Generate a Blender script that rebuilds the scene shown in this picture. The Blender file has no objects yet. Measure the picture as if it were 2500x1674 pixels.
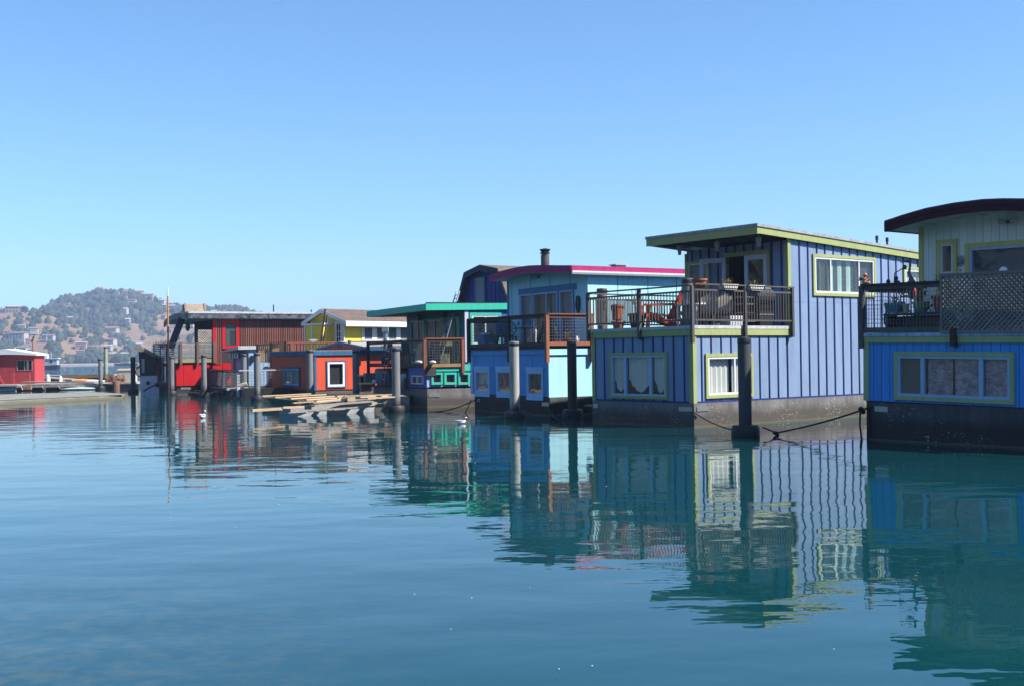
import bpy, bmesh, math, random
from mathutils import Vector, Matrix, noise
random.seed(7)
SC = bpy.context.scene
COL = SC.collection
rad = math.radians

# ------------------------------------------------------------------ camera, sky, sun, exposure
FPX, HC, CX, CY = 2900.0, 2.0, 1250.0, 837.0        # focal length and centre in photo pixels, eye height
ROLL, PIT = math.atan(.014), math.atan(33 / FPX)
cF = Vector((0, math.cos(PIT), math.sin(PIT)))
r0 = Vector((1, 0, 0)); u0 = r0.cross(cF)
cR = r0 * math.cos(ROLL) - u0 * math.sin(ROLL)
cU = u0 * math.cos(ROLL) + r0 * math.sin(ROLL)
CAMP = Vector((0, 0, HC))
cam_d = bpy.data.cameras.new('camera')
cam = bpy.data.objects.new('camera', cam_d); COL.objects.link(cam)
cam.matrix_world = Matrix(((cR.x, cU.x, -cF.x, 0), (cR.y, cU.y, -cF.y, 0), (cR.z, cU.z, -cF.z, HC), (0, 0, 0, 1)))
cam_d.lens = 36 * FPX / 2500; cam_d.sensor_width = 36; cam_d.clip_start = .2; cam_d.clip_end = 20000
SC.camera = cam

SUN_AZ, SUN_EL = 105, 47                             # clockwise from straight ahead, above the horizon
world = bpy.data.worlds.new('World'); SC.world = world; world.use_nodes = True
wn = world.node_tree; bg = wn.nodes['Background']
sky = wn.nodes.new('ShaderNodeTexSky'); sky.sky_type = 'NISHITA'; sky.sun_disc = False
sky.sun_elevation = rad(SUN_EL); sky.sun_rotation = rad(SUN_AZ)
sky.altitude = 0; sky.air_density = 1.0; sky.dust_density = 0.25; sky.ozone_density = 3.2
bg.inputs['Strength'].default_value = 0.084
tint = wn.nodes.new('ShaderNodeMix'); tint.data_type = 'RGBA'; tint.blend_type = 'MULTIPLY'; tint.inputs[0].default_value = 1
tint.inputs[7].default_value = (.68, .935, 1.12, 1)          # the photograph's cool white balance
wn.links.new(sky.outputs[0], tint.inputs[6]); wn.links.new(tint.outputs[2], bg.inputs['Color'])
sl = bpy.data.lights.new('sun', 'SUN'); sl.energy = 5.0; sl.angle = rad(.55); sl.color = (1, .955, .88)
sun = bpy.data.objects.new('sun', sl); COL.objects.link(sun)
sv = Vector((math.sin(rad(SUN_AZ)) * math.cos(rad(SUN_EL)), math.cos(rad(SUN_AZ)) * math.cos(rad(SUN_EL)), math.sin(rad(SUN_EL))))
sun.rotation_euler = sv.to_track_quat('Z', 'Y').to_euler(); sun.location = (40, -10, 60)
SC.view_settings.view_transform = 'Standard'; SC.view_settings.look = 'None'
SC.view_settings.gamma = 1; SC.view_settings.use_curve_mapping = False
SC.view_settings.exposure = 1.10
SC.render.engine = 'CYCLES'
SC.cycles.max_bounces = 8; SC.cycles.transparent_max_bounces = 16; SC.cycles.volume_bounces = 0
SC.cycles.use_denoising = True

# ------------------------------------------------------------------ materials
MATS = {}
def nodes(name):
    m = bpy.data.materials.new(name); m.use_nodes = True
    nt = m.node_tree; return m, nt, nt.nodes['Principled BSDF'], nt.nodes, nt.links
def ramp(N, L, src, a, b, ca, cb):
    r = N.new('ShaderNodeValToRGB'); r.color_ramp.elements[0].position = a; r.color_ramp.elements[1].position = b
    r.color_ramp.elements[0].color = (*ca, 1); r.color_ramp.elements[1].color = (*cb, 1)
    L.new(src, r.inputs[0]); return r.outputs[0]
def mixc(N, L, typ, fac, a, b):
    m = N.new('ShaderNodeMix'); m.data_type = 'RGBA'; m.blend_type = typ
    for sock, v in ((m.inputs[0], fac), (m.inputs[6], a), (m.inputs[7], b)):
        if hasattr(v, 'links'): L.new(v, sock)
        elif isinstance(v, (int, float)): sock.default_value = v
        else: sock.default_value = (*v, 1)
    return m.outputs[2]
def tex(N, L, scale, detail=3, vec=None, stretch=(1, 1, 1), rough=.55):
    t = N.new('ShaderNodeTexNoise'); t.inputs['Scale'].default_value = scale
    t.inputs['Detail'].default_value = detail; t.inputs['Roughness'].default_value = rough
    mp = N.new('ShaderNodeMapping'); mp.inputs['Scale'].default_value = stretch
    if vec is None:
        g = N.new('ShaderNodeNewGeometry'); vec = g.outputs['Position']
    L.new(vec, mp.inputs['Vector']); L.new(mp.outputs[0], t.inputs['Vector']); return t.outputs['Fac']
def bump(N, L, h, bs, strength, dist):
    b = N.new('ShaderNodeBump'); b.inputs['Strength'].default_value = strength; b.inputs['Distance'].default_value = dist
    L.new(h, b.inputs['Height']); L.new(b.outputs[0], bs.inputs['Normal'])
def mul(N, L, a, k):
    m = N.new('ShaderNodeMath'); m.operation = 'MULTIPLY'; L.new(a, m.inputs[0])
    if hasattr(k, 'links'): L.new(k, m.inputs[1])
    else: m.inputs[1].default_value = k
    return m.outputs[0]

def paint(name, c, rough=.5, var=.1, streak=.24, spec=.12):
    """weathered paint: each object a touch lighter or darker, faint runs of dirt, small blotches"""
    if name in MATS: return MATS[name]
    m, nt, b, N, L = nodes(name); c = [min(.86, q * .80) for q in c]
    oi = N.new('ShaderNodeObjectInfo')
    col = mixc(N, L, 'MIX', oi.outputs['Random'], [x * (1 - var) for x in c], [min(1, x * (1 + var)) for x in c])
    s = tex(N, L, 1.0, 5, stretch=(9, 9, .7))
    f = ramp(N, L, s, .42, .72, (1, 1, 1), (1 - streak * 1.6,) * 3)
    col = mixc(N, L, 'MULTIPLY', 1.0, col, f)
    bl = tex(N, L, 2.2, 6)
    col = mixc(N, L, 'MULTIPLY', 1.0, col, ramp(N, L, bl, .3, .75, (1, 1, 1), (1 - streak,) * 3))
    L.new(col, b.inputs['Base Color'])
    b.inputs['Roughness'].default_value = rough; b.inputs['Specular IOR Level'].default_value = spec
    bump(N, L, tex(N, L, 14, 3, stretch=(1, 1, .35)), b, .35, .006)
    MATS[name] = m; return m
def wood(name, c, c2=None, rough=.65, grain=(1, 1, 1), sc=7):
    if name in MATS: return MATS[name]
    c2 = c2 or [x * .55 for x in c]; c = [q * .78 for q in c]; c2 = [q * .78 for q in c2]
    m, nt, b, N, L = nodes(name)
    oi = N.new('ShaderNodeObjectInfo')
    tc = N.new('ShaderNodeTexCoord')
    g = tex(N, L, sc, 6, vec=tc.outputs['Object'], stretch=grain, rough=.7)
    col = mixc(N, L, 'MIX', ramp(N, L, g, .3, .7, (0,) * 3, (1,) * 3), c, c2)
    hs = N.new('ShaderNodeHueSaturation')
    mr = N.new('ShaderNodeMapRange'); mr.inputs[3].default_value = .72; mr.inputs[4].default_value = 1.22
    L.new(oi.outputs['Random'], mr.inputs[0]); L.new(mr.outputs[0], hs.inputs['Value']); L.new(col, hs.inputs['Color'])
    L.new(hs.outputs[0], b.inputs['Base Color']); b.inputs['Roughness'].default_value = rough
    bump(N, L, g, b, .4, .004)
    MATS[name] = m; return m
def plain(name, c, rough=.5, metal=0, var=.12, bs=20):
    if name in MATS: return MATS[name]
    m, nt, b, N, L = nodes(name); c = [q * .8 for q in c]
    n = tex(N, L, bs, 4)
    L.new(mixc(N, L, 'MULTIPLY', 1.0, c, ramp(N, L, n, .3, .7, (1, 1, 1), (1 - 2 * var,) * 3)), b.inputs['Base Color'])
    b.inputs['Roughness'].default_value = rough; b.inputs['Metallic'].default_value = metal
    MATS[name] = m; return m
def concrete_hull(name, c, wet, line=.16):
    """cast float: dry concrete above, a wet algae band near the water, pale barnacle specks and rust runs"""
    m, nt, b, N, L = nodes(name); c = [q * .78 for q in c]; wet = [q * .75 for q in wet]
    g = N.new('ShaderNodeNewGeometry'); sx = N.new('ShaderNodeSeparateXYZ'); L.new(g.outputs['Position'], sx.inputs[0])
    n1 = tex(N, L, 1.1, 6); n2 = tex(N, L, 1.6, 5, stretch=(5, 5, .6))
    dry = mixc(N, L, 'MIX', ramp(N, L, n1, .3, .7, (0,) * 3, (1,) * 3), c, [x * .62 for x in c])
    dry = mixc(N, L, 'MULTIPLY', 1.0, dry, ramp(N, L, n2, .4, .75, (1, 1, 1), (.62, .56, .5)))
    add = N.new('ShaderNodeMath'); add.operation = 'ADD'; L.new(sx.outputs[2], add.inputs[0]); L.new(mul(N, L, n1, -.22), add.inputs[1])
    wetf = ramp(N, L, add.outputs[0], line - .1, line + .14, (1,) * 3, (0,) * 3)
    col = mixc(N, L, 'MIX', wetf, dry, wet)
    wl = ramp(N, L, sx.outputs[2], .03, .05, (1,) * 3, (0,) * 3)
    sp = tex(N, L, 16, 2, stretch=(1, 1, 2.4))
    barn = mul(N, L, ramp(N, L, sp, .64, .69, (0,) * 3, (1,) * 3), mul(N, L, ramp(N, L, tex(N, L, .9, 2), .45, .62, (0,) * 3, (1,) * 3), .75))
    col = mixc(N, L, 'MIX', barn, col, (.62, .6, .54))
    col = mixc(N, L, 'MIX', mul(N, L, wl, .7), col, (.10, .09, .04))
    L.new(col, b.inputs['Base Color']); b.inputs['Roughness'].default_value = .7
    bump(N, L, tex(N, L, 9, 5), b, .5, .015)
    MATS[name] = m; return m
def glassm(name, tint=(.8, .86, .86), mixf=.12, rough=.01):
    m = bpy.data.materials.new(name); m.use_nodes = True; nt = m.node_tree; N = nt.nodes; L = nt.links
    N.remove(N['Principled BSDF'])
    t = N.new('ShaderNodeBsdfTransparent'); t.inputs[0].default_value = (*tint, 1)
    g = N.new('ShaderNodeBsdfGlossy'); g.inputs['Roughness'].default_value = rough
    fr = N.new('ShaderNodeFresnel'); fr.inputs[0].default_value = 1.5
    ad = N.new('ShaderNodeMath'); ad.operation = 'ADD'; ad.inputs[1].default_value = mixf; L.new(fr.outputs[0], ad.inputs[0])
    ge = N.new('ShaderNodeNewGeometry'); bk = N.new('ShaderNodeMath'); bk.operation = 'SUBTRACT'; bk.inputs[0].default_value = 1; L.new(ge.outputs['Backfacing'], bk.inputs[1])
    fm = N.new('ShaderNodeMath'); fm.operation = 'MULTIPLY'; L.new(ad.outputs[0], fm.inputs[0]); L.new(bk.outputs[0], fm.inputs[1]); ad = fm
    bp = N.new('ShaderNodeBump'); bp.inputs['Strength'].default_value = .12; bp.inputs['Distance'].default_value = .02
    L.new(tex(N, L, 1.7, 1), bp.inputs['Height']); L.new(bp.outputs[0], g.inputs['Normal'])
    mx = N.new('ShaderNodeMixShader'); L.new(ad.outputs[0], mx.inputs[0]); L.new(t.outputs[0], mx.inputs[1]); L.new(g.outputs[0], mx.inputs[2])
    L.new(mx.outputs[0], N['Material Output'].inputs['Surface'])
    MATS[name] = m; return m

GLASS = glassm('window_glass', (.93, .95, .95), .07); GLASS_D = glassm('dark_window_glass', (.35, .42, .45), .08)
DARKROOM = plain('dark_room', (.035, .035, .04), .9)  # near-black colour stands in for the unlit rooms inside
ROOM = plain('dim_room_wall', (.16, .15, .14), .9, bs=1.5, var=.3)
WHITE = paint('white_vinyl', (.78, .8, .82), .35, .03, .06)
CURT = plain('white_curtain_cloth', (.84, .82, .77), .9, var=.06)
SHADE = plain('grey_roller_shade', (.3, .31, .33), .85, var=.06)
BLACKM = plain('black_metal', (.02, .02, .022), .45)
GALV = plain('galvanised_steel', (.55, .57, .6), .35, .7)
WIRE = plain('dull_wire', (.22, .22, .23), .5, .4)
ROPE = plain('dark_mooring_rope', (.02, .018, .015), .9)
RUBBER = plain('black_rubber', (.012, .012, .014), .6)
TERRA = plain('terracotta', (.45, .13, .06), .75)
SOIL = plain('potting_soil', (.03, .02, .015), .95)
LEAF = plain('plant_leaves', (.06, .1, .03), .6, var=.25)
LEAFD = plain('dark_plant_leaves', (.025, .045, .02), .6, var=.25)
DRY = plain('dry_stems', (.35, .25, .1), .8)

# ------------------------------------------------------------------ mesh helpers
OFF = {}
def link(name, me, par=None, loc=(0, 0, 0), label=None):
    o = bpy.data.objects.new(name, me); COL.objects.link(o)
    loc = Vector(loc)
    if par is not None:
        o.parent = par; o.location = loc - OFF.get(par.name, Vector((0, 0, 0)))
    else: o.location = loc
    OFF[o.name] = loc if (par is not None) else Vector((0, 0, 0))
    if label: o['label'] = label
    return o
BOXC = {}
def bx(name, mat, par, x0, x1, y0, y1, z0, z1, label=None):
    x0, x1 = sorted((x0, x1)); y0, y1 = sorted((y0, y1)); z0, z1 = sorted((z0, z1))
    k = (round(x1 - x0, 3), round(y1 - y0, 3), round(z1 - z0, 3), mat.name)
    if k not in BOXC:
        mb = MB(); a, b, c = k[0] / 2, k[1] / 2, k[2] / 2; mb.box(-a, a, -b, b, -c, c); BOXC[k] = mb.mesh(name, mat)
    return link(name, BOXC[k], par, ((x0 + x1) / 2, (y0 + y1) / 2, (z0 + z1) / 2), label)
class MB:
    def __init__(s): s.v = []; s.f = []; s.m = []; s.mi = 0
    def add(s, vs, fs):
        n = len(s.v); s.v += [tuple(v) for v in vs]; s.f += [tuple(i + n for i in f) for f in fs]; s.m += [s.mi] * len(fs); return s
    def box(s, x0, x1, y0, y1, z0, z1):
        x0, x1 = sorted((x0, x1)); y0, y1 = sorted((y0, y1)); z0, z1 = sorted((z0, z1))
        return s.add([(x0, y0, z0), (x1, y0, z0), (x1, y1, z0), (x0, y1, z0), (x0, y0, z1), (x1, y0, z1), (x1, y1, z1), (x0, y1, z1)],
                     [(0, 3, 2, 1), (4, 5, 6, 7), (0, 1, 5, 4), (1, 2, 6, 5), (2, 3, 7, 6), (3, 0, 4, 7)])
    def prism(s, pts, axis, a, b):
        """closed outline (p,q) pushed along an axis: 'x' -> (y,z), 'y' -> (x,z), 'z' -> (x,y)"""
        a, b = sorted((a, b)); n = len(pts)
        def P(t, p):
            return (t, p[0], p[1]) if axis == 'x' else (p[0], t, p[1]) if axis == 'y' else (p[0], p[1], t)
        s.add([P(a, p) for p in pts] + [P(b, p) for p in pts],
              [tuple(range(n))[::-1], tuple(range(n, 2 * n))] + [(i, (i + 1) % n, n + (i + 1) % n, n + i) for i in range(n)]); return s
    def beam(s, p, q, w, h=None, up=(0, 0, 1)):
        p, q = Vector(p), Vector(q); h = h or w; d = (q - p).normalized(); u = Vector(up)
        if abs(d.dot(u)) > .98: u = Vector((1, 0, 0))
        a = d.cross(u).normalized() * w / 2; b = a.cross(d).normalized() * h / 2
        vs = [p - a - b, p + a - b, p + a + b, p - a + b, q - a - b, q + a - b, q + a + b, q - a + b]
        return s.add(vs, [(0, 3, 2, 1), (4, 5, 6, 7), (0, 1, 5, 4), (1, 2, 6, 5), (2, 3, 7, 6), (3, 0, 4, 7)])
    def loft(s, pts, rs, n=8, caps=True):
        """tube through points; radius may be a number or (across, up)"""
        pts = [Vector(p) for p in pts]; base = len(s.v); m = len(pts); vs = []; fs = []
        for i, p in enumerate(pts):
            d = (pts[min(i + 1, m - 1)] - pts[max(i - 1, 0)])
            d = d.normalized() if d.length > 1e-6 else Vector((0, 0, 1))
            u = Vector((0, 0, 1)) if abs(d.z) < .9 else Vector((1, 0, 0))
            a = d.cross(u).normalized(); b = a.cross(d).normalized()
            r = rs[i] if isinstance(rs, (list, tuple)) else rs
            ra, rb = r if isinstance(r, (list, tuple)) else (r, r)
            for k in range(n):
                t = 2 * math.pi * k / n; vs.append(p + a * math.cos(t) * ra + b * math.sin(t) * rb)
        for i in range(m - 1):
            for k in range(n):
                fs.append((i * n + k, i * n + (k + 1) % n, (i + 1) * n + (k + 1) % n, (i + 1) * n + k))
        if caps: fs += [tuple(range(n))[::-1], tuple(range((m - 1) * n, m * n))]
        return s.add(vs, fs)
    def lathe(s, prof, c=(0, 0, 0), n=16):
        vs = []; fs = []; m = len(prof)
        for r, z in prof:
            for k in range(n):
                t = 2 * math.pi * k / n; vs.append((c[0] + r * math.cos(t), c[1] + r * math.sin(t), c[2] + z))
        for i in range(m - 1):
            for k in range(n): fs.append((i * n + k, i * n + (k + 1) % n, (i + 1) * n + (k + 1) % n, (i + 1) * n + k))
        fs += [tuple(range(n))[::-1], tuple(range((m - 1) * n, m * n))]
        return s.add(vs, fs)
    def ball(s, c, r, n=8, sq=(1, 1, 1)):
        k = n // 2 + 1
        vs = []; fs = []
        for i in range(k + 1):
            ph = math.pi * (i / k) * .998 + .002
            for j in range(n):
                t = 2 * math.pi * j / n
                vs.append((c[0] + r * sq[0] * math.sin(ph) * math.cos(t), c[1] + r * sq[1] * math.sin(ph) * math.sin(t), c[2] + r * sq[2] * math.cos(ph)))
        for i in range(k):
            for j in range(n): fs.append((i * n + j, (i + 1) * n + j, (i + 1) * n + (j + 1) % n, i * n + (j + 1) % n))
        return s.add(vs, fs)
    def mesh(s, name, mat):
        me = bpy.data.meshes.new(name); me.from_pydata(s.v, [], s.f)
        for mt in (mat if isinstance(mat, (list, tuple)) else [mat]): me.materials.append(mt)
        if any(s.m): me.polygons.foreach_set('material_index', s.m)
        bm = bmesh.new(); bm.from_mesh(me); bmesh.ops.recalc_face_normals(bm, faces=bm.faces); bm.to_mesh(me); bm.free()
        me.update(); return me
    def build(s, name, mat, par=None, loc=(0, 0, 0), label=None, smooth=False):
        me = s.mesh(name, mat)
        if smooth: me.polygons.foreach_set('use_smooth', [True] * len(me.polygons))
        o = link(name, me, par, (0, 0, 0), label)
        if par is None: o.location = loc
        return o
def smooth_angle(o, a=40):
    me = o.data; me.polygons.foreach_set('use_smooth', [True] * len(me.polygons))
    me.set_sharp_from_angle(angle=rad(a)); return o
def tag(o, label=None, cat=None, group=None, kind=None):
    if label: o['label'] = label
    if cat: o['category'] = cat
    if group: o['group'] = group
    if kind: o['kind'] = kind
    return o
def thing(name, label, cat, loc=(0, 0, 0), rz=0, group=None, rx=0):
    o = bpy.data.objects.new(name, None); COL.objects.link(o); o.empty_display_size = .3
    o.location = loc; o.rotation_euler = (rx, 0, rz); OFF[o.name] = Vector((0, 0, 0))
    return tag(o, label, cat, group)
def copy_tree(o, par=None):
    c = o.copy(); COL.objects.link(c); c.parent = par
    for ch in o.children: copy_tree(ch, c)
    return c

# ------------------------------------------------------------------ where things stand, measured off the photograph
def ray(px, py): return cF + cR * ((px - CX) / FPX) + cU * ((CY - py) / FPX)
def ground(px, py, z=0.0):
    d = ray(px, py); return CAMP + d * ((z - HC) / d.z)
def at_depth(px, py, y):
    d = ray(px, py); return CAMP + d * (y / d.y)
class House:
    def __init__(s, name, label, org, yaw, cat='houseboat', lst=0, k=1.0):
        s.o = thing(name, label, cat, org, rad(yaw), rx=rad(lst)); s.yaw = rad(yaw); s.org = Vector(org)
        s.M = Matrix.Rotation(rad(yaw), 3, 'Z') @ Matrix.Rotation(rad(lst), 3, 'X')
        s.Mi = s.M.transposed(); s.lst = rad(lst); s.k = k; s.o.scale = (k, k, k)
    def f(s, px, py, x0=0.0):
        d = s.Mi @ ray(px, py); c = s.Mi @ (CAMP - s.org); q = c + d * ((x0 * s.k - c.x) / d.x); return q.y / s.k, q.z / s.k
    def s(s, px, py, y0=0.0):
        d = s.Mi @ ray(px, py); c = s.Mi @ (CAMP - s.org); q = c + d * ((y0 * s.k - c.y) / d.y); return q.x / s.k, q.z / s.k
    def top(s, px, py, z0):
        d = s.Mi @ ray(px, py); c = s.Mi @ (CAMP - s.org); q = c + d * ((z0 - c.z) / d.z); return q.x, q.y
    def w(s, x, y, z): return s.org + s.M @ (Vector((x, y, z)) * s.k)
    def thing(s, name, label, cat, x, y, z, rz=0, group=None): return thing(name, label, cat, s.w(x, y, z), s.yaw + rad(rz), group)
class Face:
    """a wall plane: 'f' looks along -x (h runs in y), 's' looks along -y (h runs in x)"""
    def __init__(s, k, c): s.k = k; s.c = c
    def b(s, h0, h1, d0, d1, z0, z1):
        return (s.c - d1, s.c - d0, h0, h1, z0, z1) if s.k == 'f' else (h0, h1, s.c - d1, s.c - d0, z0, z1)
    def p(s, h, d, z): return (s.c - d, h, z) if s.k == 'f' else (h, s.c - d, z)

def cut(h0, h1, z0, z1, holes):
    hs = sorted({h0, h1} | {min(max(q, h0), h1) for H in holes for q in H[:2]}); out = []
    for a, b in zip(hs, hs[1:]):
        if b - a < .004: continue
        m = (a + b) / 2; segs = [(z0, z1)]
        for (p, q, r, t) in holes:
            if p < m < q:
                n = []
                for (u, v) in segs:
                    if t <= u or r >= v: n.append((u, v)); continue
                    if r > u: n.append((u, r))
                    if t < v: n.append((t, v))
                segs = n
        out += [(a, b, u, v) for (u, v) in segs if v - u > .01]
    return out
def groups(rs):
    """cut pieces that still hang together"""
    gs = []
    for r in rs:
        hit = [g for g in gs if any(abs(q[1] - r[0]) < .005 and q[2] < r[3] and r[2] < q[3] for q in g)]
        n = [r]
        for g in hit: n += g; gs.remove(g)
        gs.append(n)
    return gs
def siding(par, F, h0, h1, z0, z1, sp, pm, bm=None, holes=(), bw=.05, bd=.022, gap=.0, first=None, pname='panel', wig=.002):
    """vertical boards, each an object, with battens over the joints"""
    h0, h1 = sorted((h0, h1)); zt = z1 if callable(z1) else (lambda h: z1)
    cs = [h0]; h = h0 + (first if first is not None else sp)
    while h < h1 - .03: cs.append(h + (random.uniform(-.012, .012) if bm else 0)); h += sp
    cs.append(h1)
    for a, b in zip(cs, cs[1:]):
        mb = MB(); g = gap / 2; w = random.uniform(-wig, wig)
        rs = cut(a + g, b - g, z0, max(zt(a), zt(b)), holes)
        for gr in groups(rs):
            mb = MB()
            for (p, q, u, v) in gr: mb.box(*F.b(p, q, -.08, w, u, v))
            mb.build(pname, pm, par)
    if bm:
        for c in cs[1:-1]:
            mb = MB(); rs = cut(c - bw / 2, c + bw / 2, z0 - .02, zt(c), holes)
            for gr in groups(rs):
                mb = MB()
                for (p, q, u, v) in gr: mb.box(*F.b(p, q, .003, bd + .004, u, v))
                mb.build('batten', bm, par)
def drape(F, h0, h1, z0, z1, d, folds, amp=.02, bottom=None, n=None):
    mb = MB(); n = n or folds * 4; vs = []; fs = []
    for i in range(n + 1):
        t = i / n; h = h0 + (h1 - h0) * t; dd = d + amp * math.sin(t * folds * 2 * math.pi) + random.uniform(-.003, .003)
        zb = bottom(t) if bottom else z0
        vs += [F.p(h, dd, zb), F.p(h, dd * .9 + d * .1, z1)]
    for i in range(n): fs.append((2 * i, 2 * i + 2, 2 * i + 3, 2 * i + 1))
    return mb.add(vs, fs)
def window(par, F, h0, h1, z0, z1, trim=None, frame=WHITE, fw=.045, mull=(), hmull=(), glass=None, inner=None, label=None,
           name='window', td=.05, sill=None, heavy=None, mw=.05):
    """outer size given; trim = (material, width); inner(F,h0,h1,z0,z1,win) dresses the opening. Returns the window part"""
    h0, h1 = sorted((h0, h1)); z0, z1 = sorted((z0, z1))
    def ring(mb, a, b, c, d, w, d0, d1, wt=None):
        wt = wt or w
        mb.box(*F.b(a, b, d0, d1, d - wt, d)); mb.box(*F.b(a, b, d0, d1, c, c + w))
        mb.box(*F.b(a, a + w, d0, d1, c + w, d - wt)); mb.box(*F.b(b - w, b, d0, d1, c + w, d - wt))
    win = None
    if trim:
        mb = MB(); w = trim[1]; wt = trim[2] if len(trim) > 2 else w
        ring(mb, h0, h1, z0, z1, w, -.06, td, wt)
        win = mb.build(name, trim[0], par, label=label)
        h0 += w - .004; h1 -= w - .004; z0 += w - .004; z1 -= wt - .004
    mb = MB(); ring(mb, h0, h1, z0, z1, fw, -.07, td - .012)
    for t in mull:
        c = h0 + (h1 - h0) * t; mb.box(*F.b(c - mw / 2, c + mw / 2, -.04, td - .018, z0 + fw, z1 - fw))
    for t in hmull:
        c = z0 + (z1 - z0) * t; mb.box(*F.b(h0 + fw, h1 - fw, -.036, td - .024, c - .02, c + .02))
    if win is None: win = mb.build(name, frame, par, label=label)
    else: mb.build('frame', frame, win)
    ts = [0] + list(mull) + [1]
    for a, b in zip(ts, ts[1:]):
        bx('pane', glass or GLASS, win, *F.b(h0 + (h1 - h0) * a + .01, h0 + (h1 - h0) * b - .01, -.012, -.006, z0 + .012, z1 - .012))
    if inner: inner(F, h0 + fw * .5, h1 - fw * .5, z0 + fw * .5, z1 - fw * .5, win)
    return win
def curtains(mat, folds=7, part=((0, 1),), d=-.12, bottom=None):
    def go(F, a, b, c, e, win):
        for (p, q) in part:
            drape(F, a + (b - a) * p, a + (b - a) * q, c, e, d, max(2, int(folds * (q - p))), bottom=bottom(c, e) if bottom else None).build('curtain', mat, win)
    return go
def shade(mat, lo=0., d=-.1):
    def go(F, a, b, c, e, win): bx('blind', mat, win, *F.b(a, b, d - .01, d, c + (e - c) * lo, e))
    return go
def multi(*fs):
    def go(*a):
        for f in fs: f(*a)
    return go
def core(par, x0, x1, y0, y1, z0, z1, mat=None, inset=.9):
    bx('room_core', mat or DARKROOM, par, x0 + inset, x1 - .1, y0 + inset if y1 > y0 else y0 - inset, y1 - .1, z0, z1)
def wiremesh(par, P, Q, z0, z1, sp=.1, r=.0035, mat=None, name='wire_mesh'):
    P, Q = Vector(P), Vector(Q); n = max(1, round((Q - P).length / sp)); mb = MB()
    for i in range(1, n):
        p = P.lerp(Q, i / n); mb.beam((p.x, p.y, z0), (p.x, p.y, z1), 2 * r)
    k = max(1, round((z1 - z0) / sp))
    for j in range(1, k):
        z = z0 + (z1 - z0) * j / k; mb.beam((P.x, P.y, z), (Q.x, Q.y, z), 2 * r)
    o = mb.build(name, mat or WIRE, par); o['kind'] = 'stuff'; return o
def rope(name, label, pts, r=.018, mat=None, sag=0., knots=()):
    P = [Vector(p) for p in pts]; mb = MB(); out = []
    for a, b in zip(P, P[1:]):
        n = 10
        for i in range(n):
            t = i / n; q = a.lerp(b, t); q.z -= sag * 4 * t * (1 - t); out.append(q)
    out.append(P[-1]); mb.loft(out, r, 6)
    for k in knots:
        p = Vector(k); mb.ball(p, r * 3.2, 6, (1, 1, .8)); mb.ball(p + Vector((.05, .02, -.05)), r * 2.6, 6)
    return tag(smooth_angle(mb.build(name, mat or ROPE)), label, 'rope')

# ------------------------------------------------------------------ water
def water_mat():
    m, nt, b, N, L = nodes('harbour_water')
    g = N.new('ShaderNodeNewGeometry'); sx = N.new('ShaderNodeSeparateXYZ'); L.new(g.outputs['Position'], sx.inputs[0])
    n = tex(N, L, .12, 3)
    col = mixc(N, L, 'MIX', ramp(N, L, n, .35, .65, (0,) * 3, (1,) * 3), (.002, .034, .041), (.0025, .040, .046))
    # weedy bottom showing faintly through the shallows near the shore where the camera stands
    sh = N.new('ShaderNodeMapRange'); sh.inputs[1].default_value = 13; sh.inputs[2].default_value = 6; L.new(sx.outputs[1], sh.inputs[0])
    sh2 = N.new('ShaderNodeMapRange'); sh2.inputs[1].default_value = -.5; sh2.inputs[2].default_value = -3.2; L.new(sx.outputs[0], sh2.inputs[0])
    weed = ramp(N, L, tex(N, L, 4.5, 5, rough=.65), .45, .6, (0,) * 3, (1,) * 3)
    col = mixc(N, L, 'MIX', mul(N, L, mul(N, L, sh.outputs[0], sh2.outputs[0]), mul(N, L, weed, .8)), col, (.05, .065, .04))
    L.new(col, b.inputs['Base Color'])
    b.inputs['Roughness'].default_value = .012; b.inputs['IOR'].default_value = 1.38; b.inputs['Specular Tint'].default_value = (.62, .96, 1, 1)
    # ripples: long lazy undulation, cat's-paws in patches, open chop out in the bay
    def wave(scale, st, det, amp, rough=.5):
        return mul(N, L, tex(N, L, scale, det, stretch=st, rough=rough), amp)
    patch = ramp(N, L, tex(N, L, .09, 2, stretch=(1, .6, 1)), .44, .62, (.10,) * 3, (1,) * 3)
    far = N.new('ShaderNodeMapRange'); far.inputs[1].default_value = 16; far.inputs[2].default_value = 52; far.inputs[3].default_value = .35; far.inputs[4].default_value = 1
    L.new(sx.outputs[1], far.inputs[0])
    bay = N.new('ShaderNodeMapRange'); bay.inputs[1].default_value = 104; bay.inputs[2].default_value = 135; L.new(sx.outputs[1], bay.inputs[0])
    def add(a, c):
        q = N.new('ShaderNodeMath'); q.operation = 'ADD'; L.new(a, q.inputs[0]); L.new(c, q.inputs[1]); return q.outputs[0]
    h = add(wave(.55, (1, 1.5, 1), 1, .015), wave(1.7, (1, 1.6, 1), 2, .003))
    h = add(h, mul(N, L, mul(N, L, wave(6.5, (.8, 1.7, 1), 2, .0026), patch), far.outputs[0]))
    h = add(h, mul(N, L, wave(1.6, (1, 1.3, 1), 4, .30, .6), bay.outputs[0]))
    bp = N.new('ShaderNodeBump'); bp.inputs['Strength'].default_value = 1; bp.inputs['Distance'].default_value = 1
    L.new(h, bp.inputs['Height']); L.new(bp.outputs[0], b.inputs['Normal'])
    return m
WATER = water_mat()
mb = MB(); xs = [-2600, -400, -100, -40, 0, 40, 100, 400, 2600]; ys = [-160, 0, 20, 40, 70, 120, 300, 1000, 2500]
mb.add([(x, y, 0) for y in ys for x in xs], [(j * 9 + i, j * 9 + i + 1, (j + 1) * 9 + i + 1, (j + 1) * 9 + i) for j in range(8) for i in range(8)])
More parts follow.
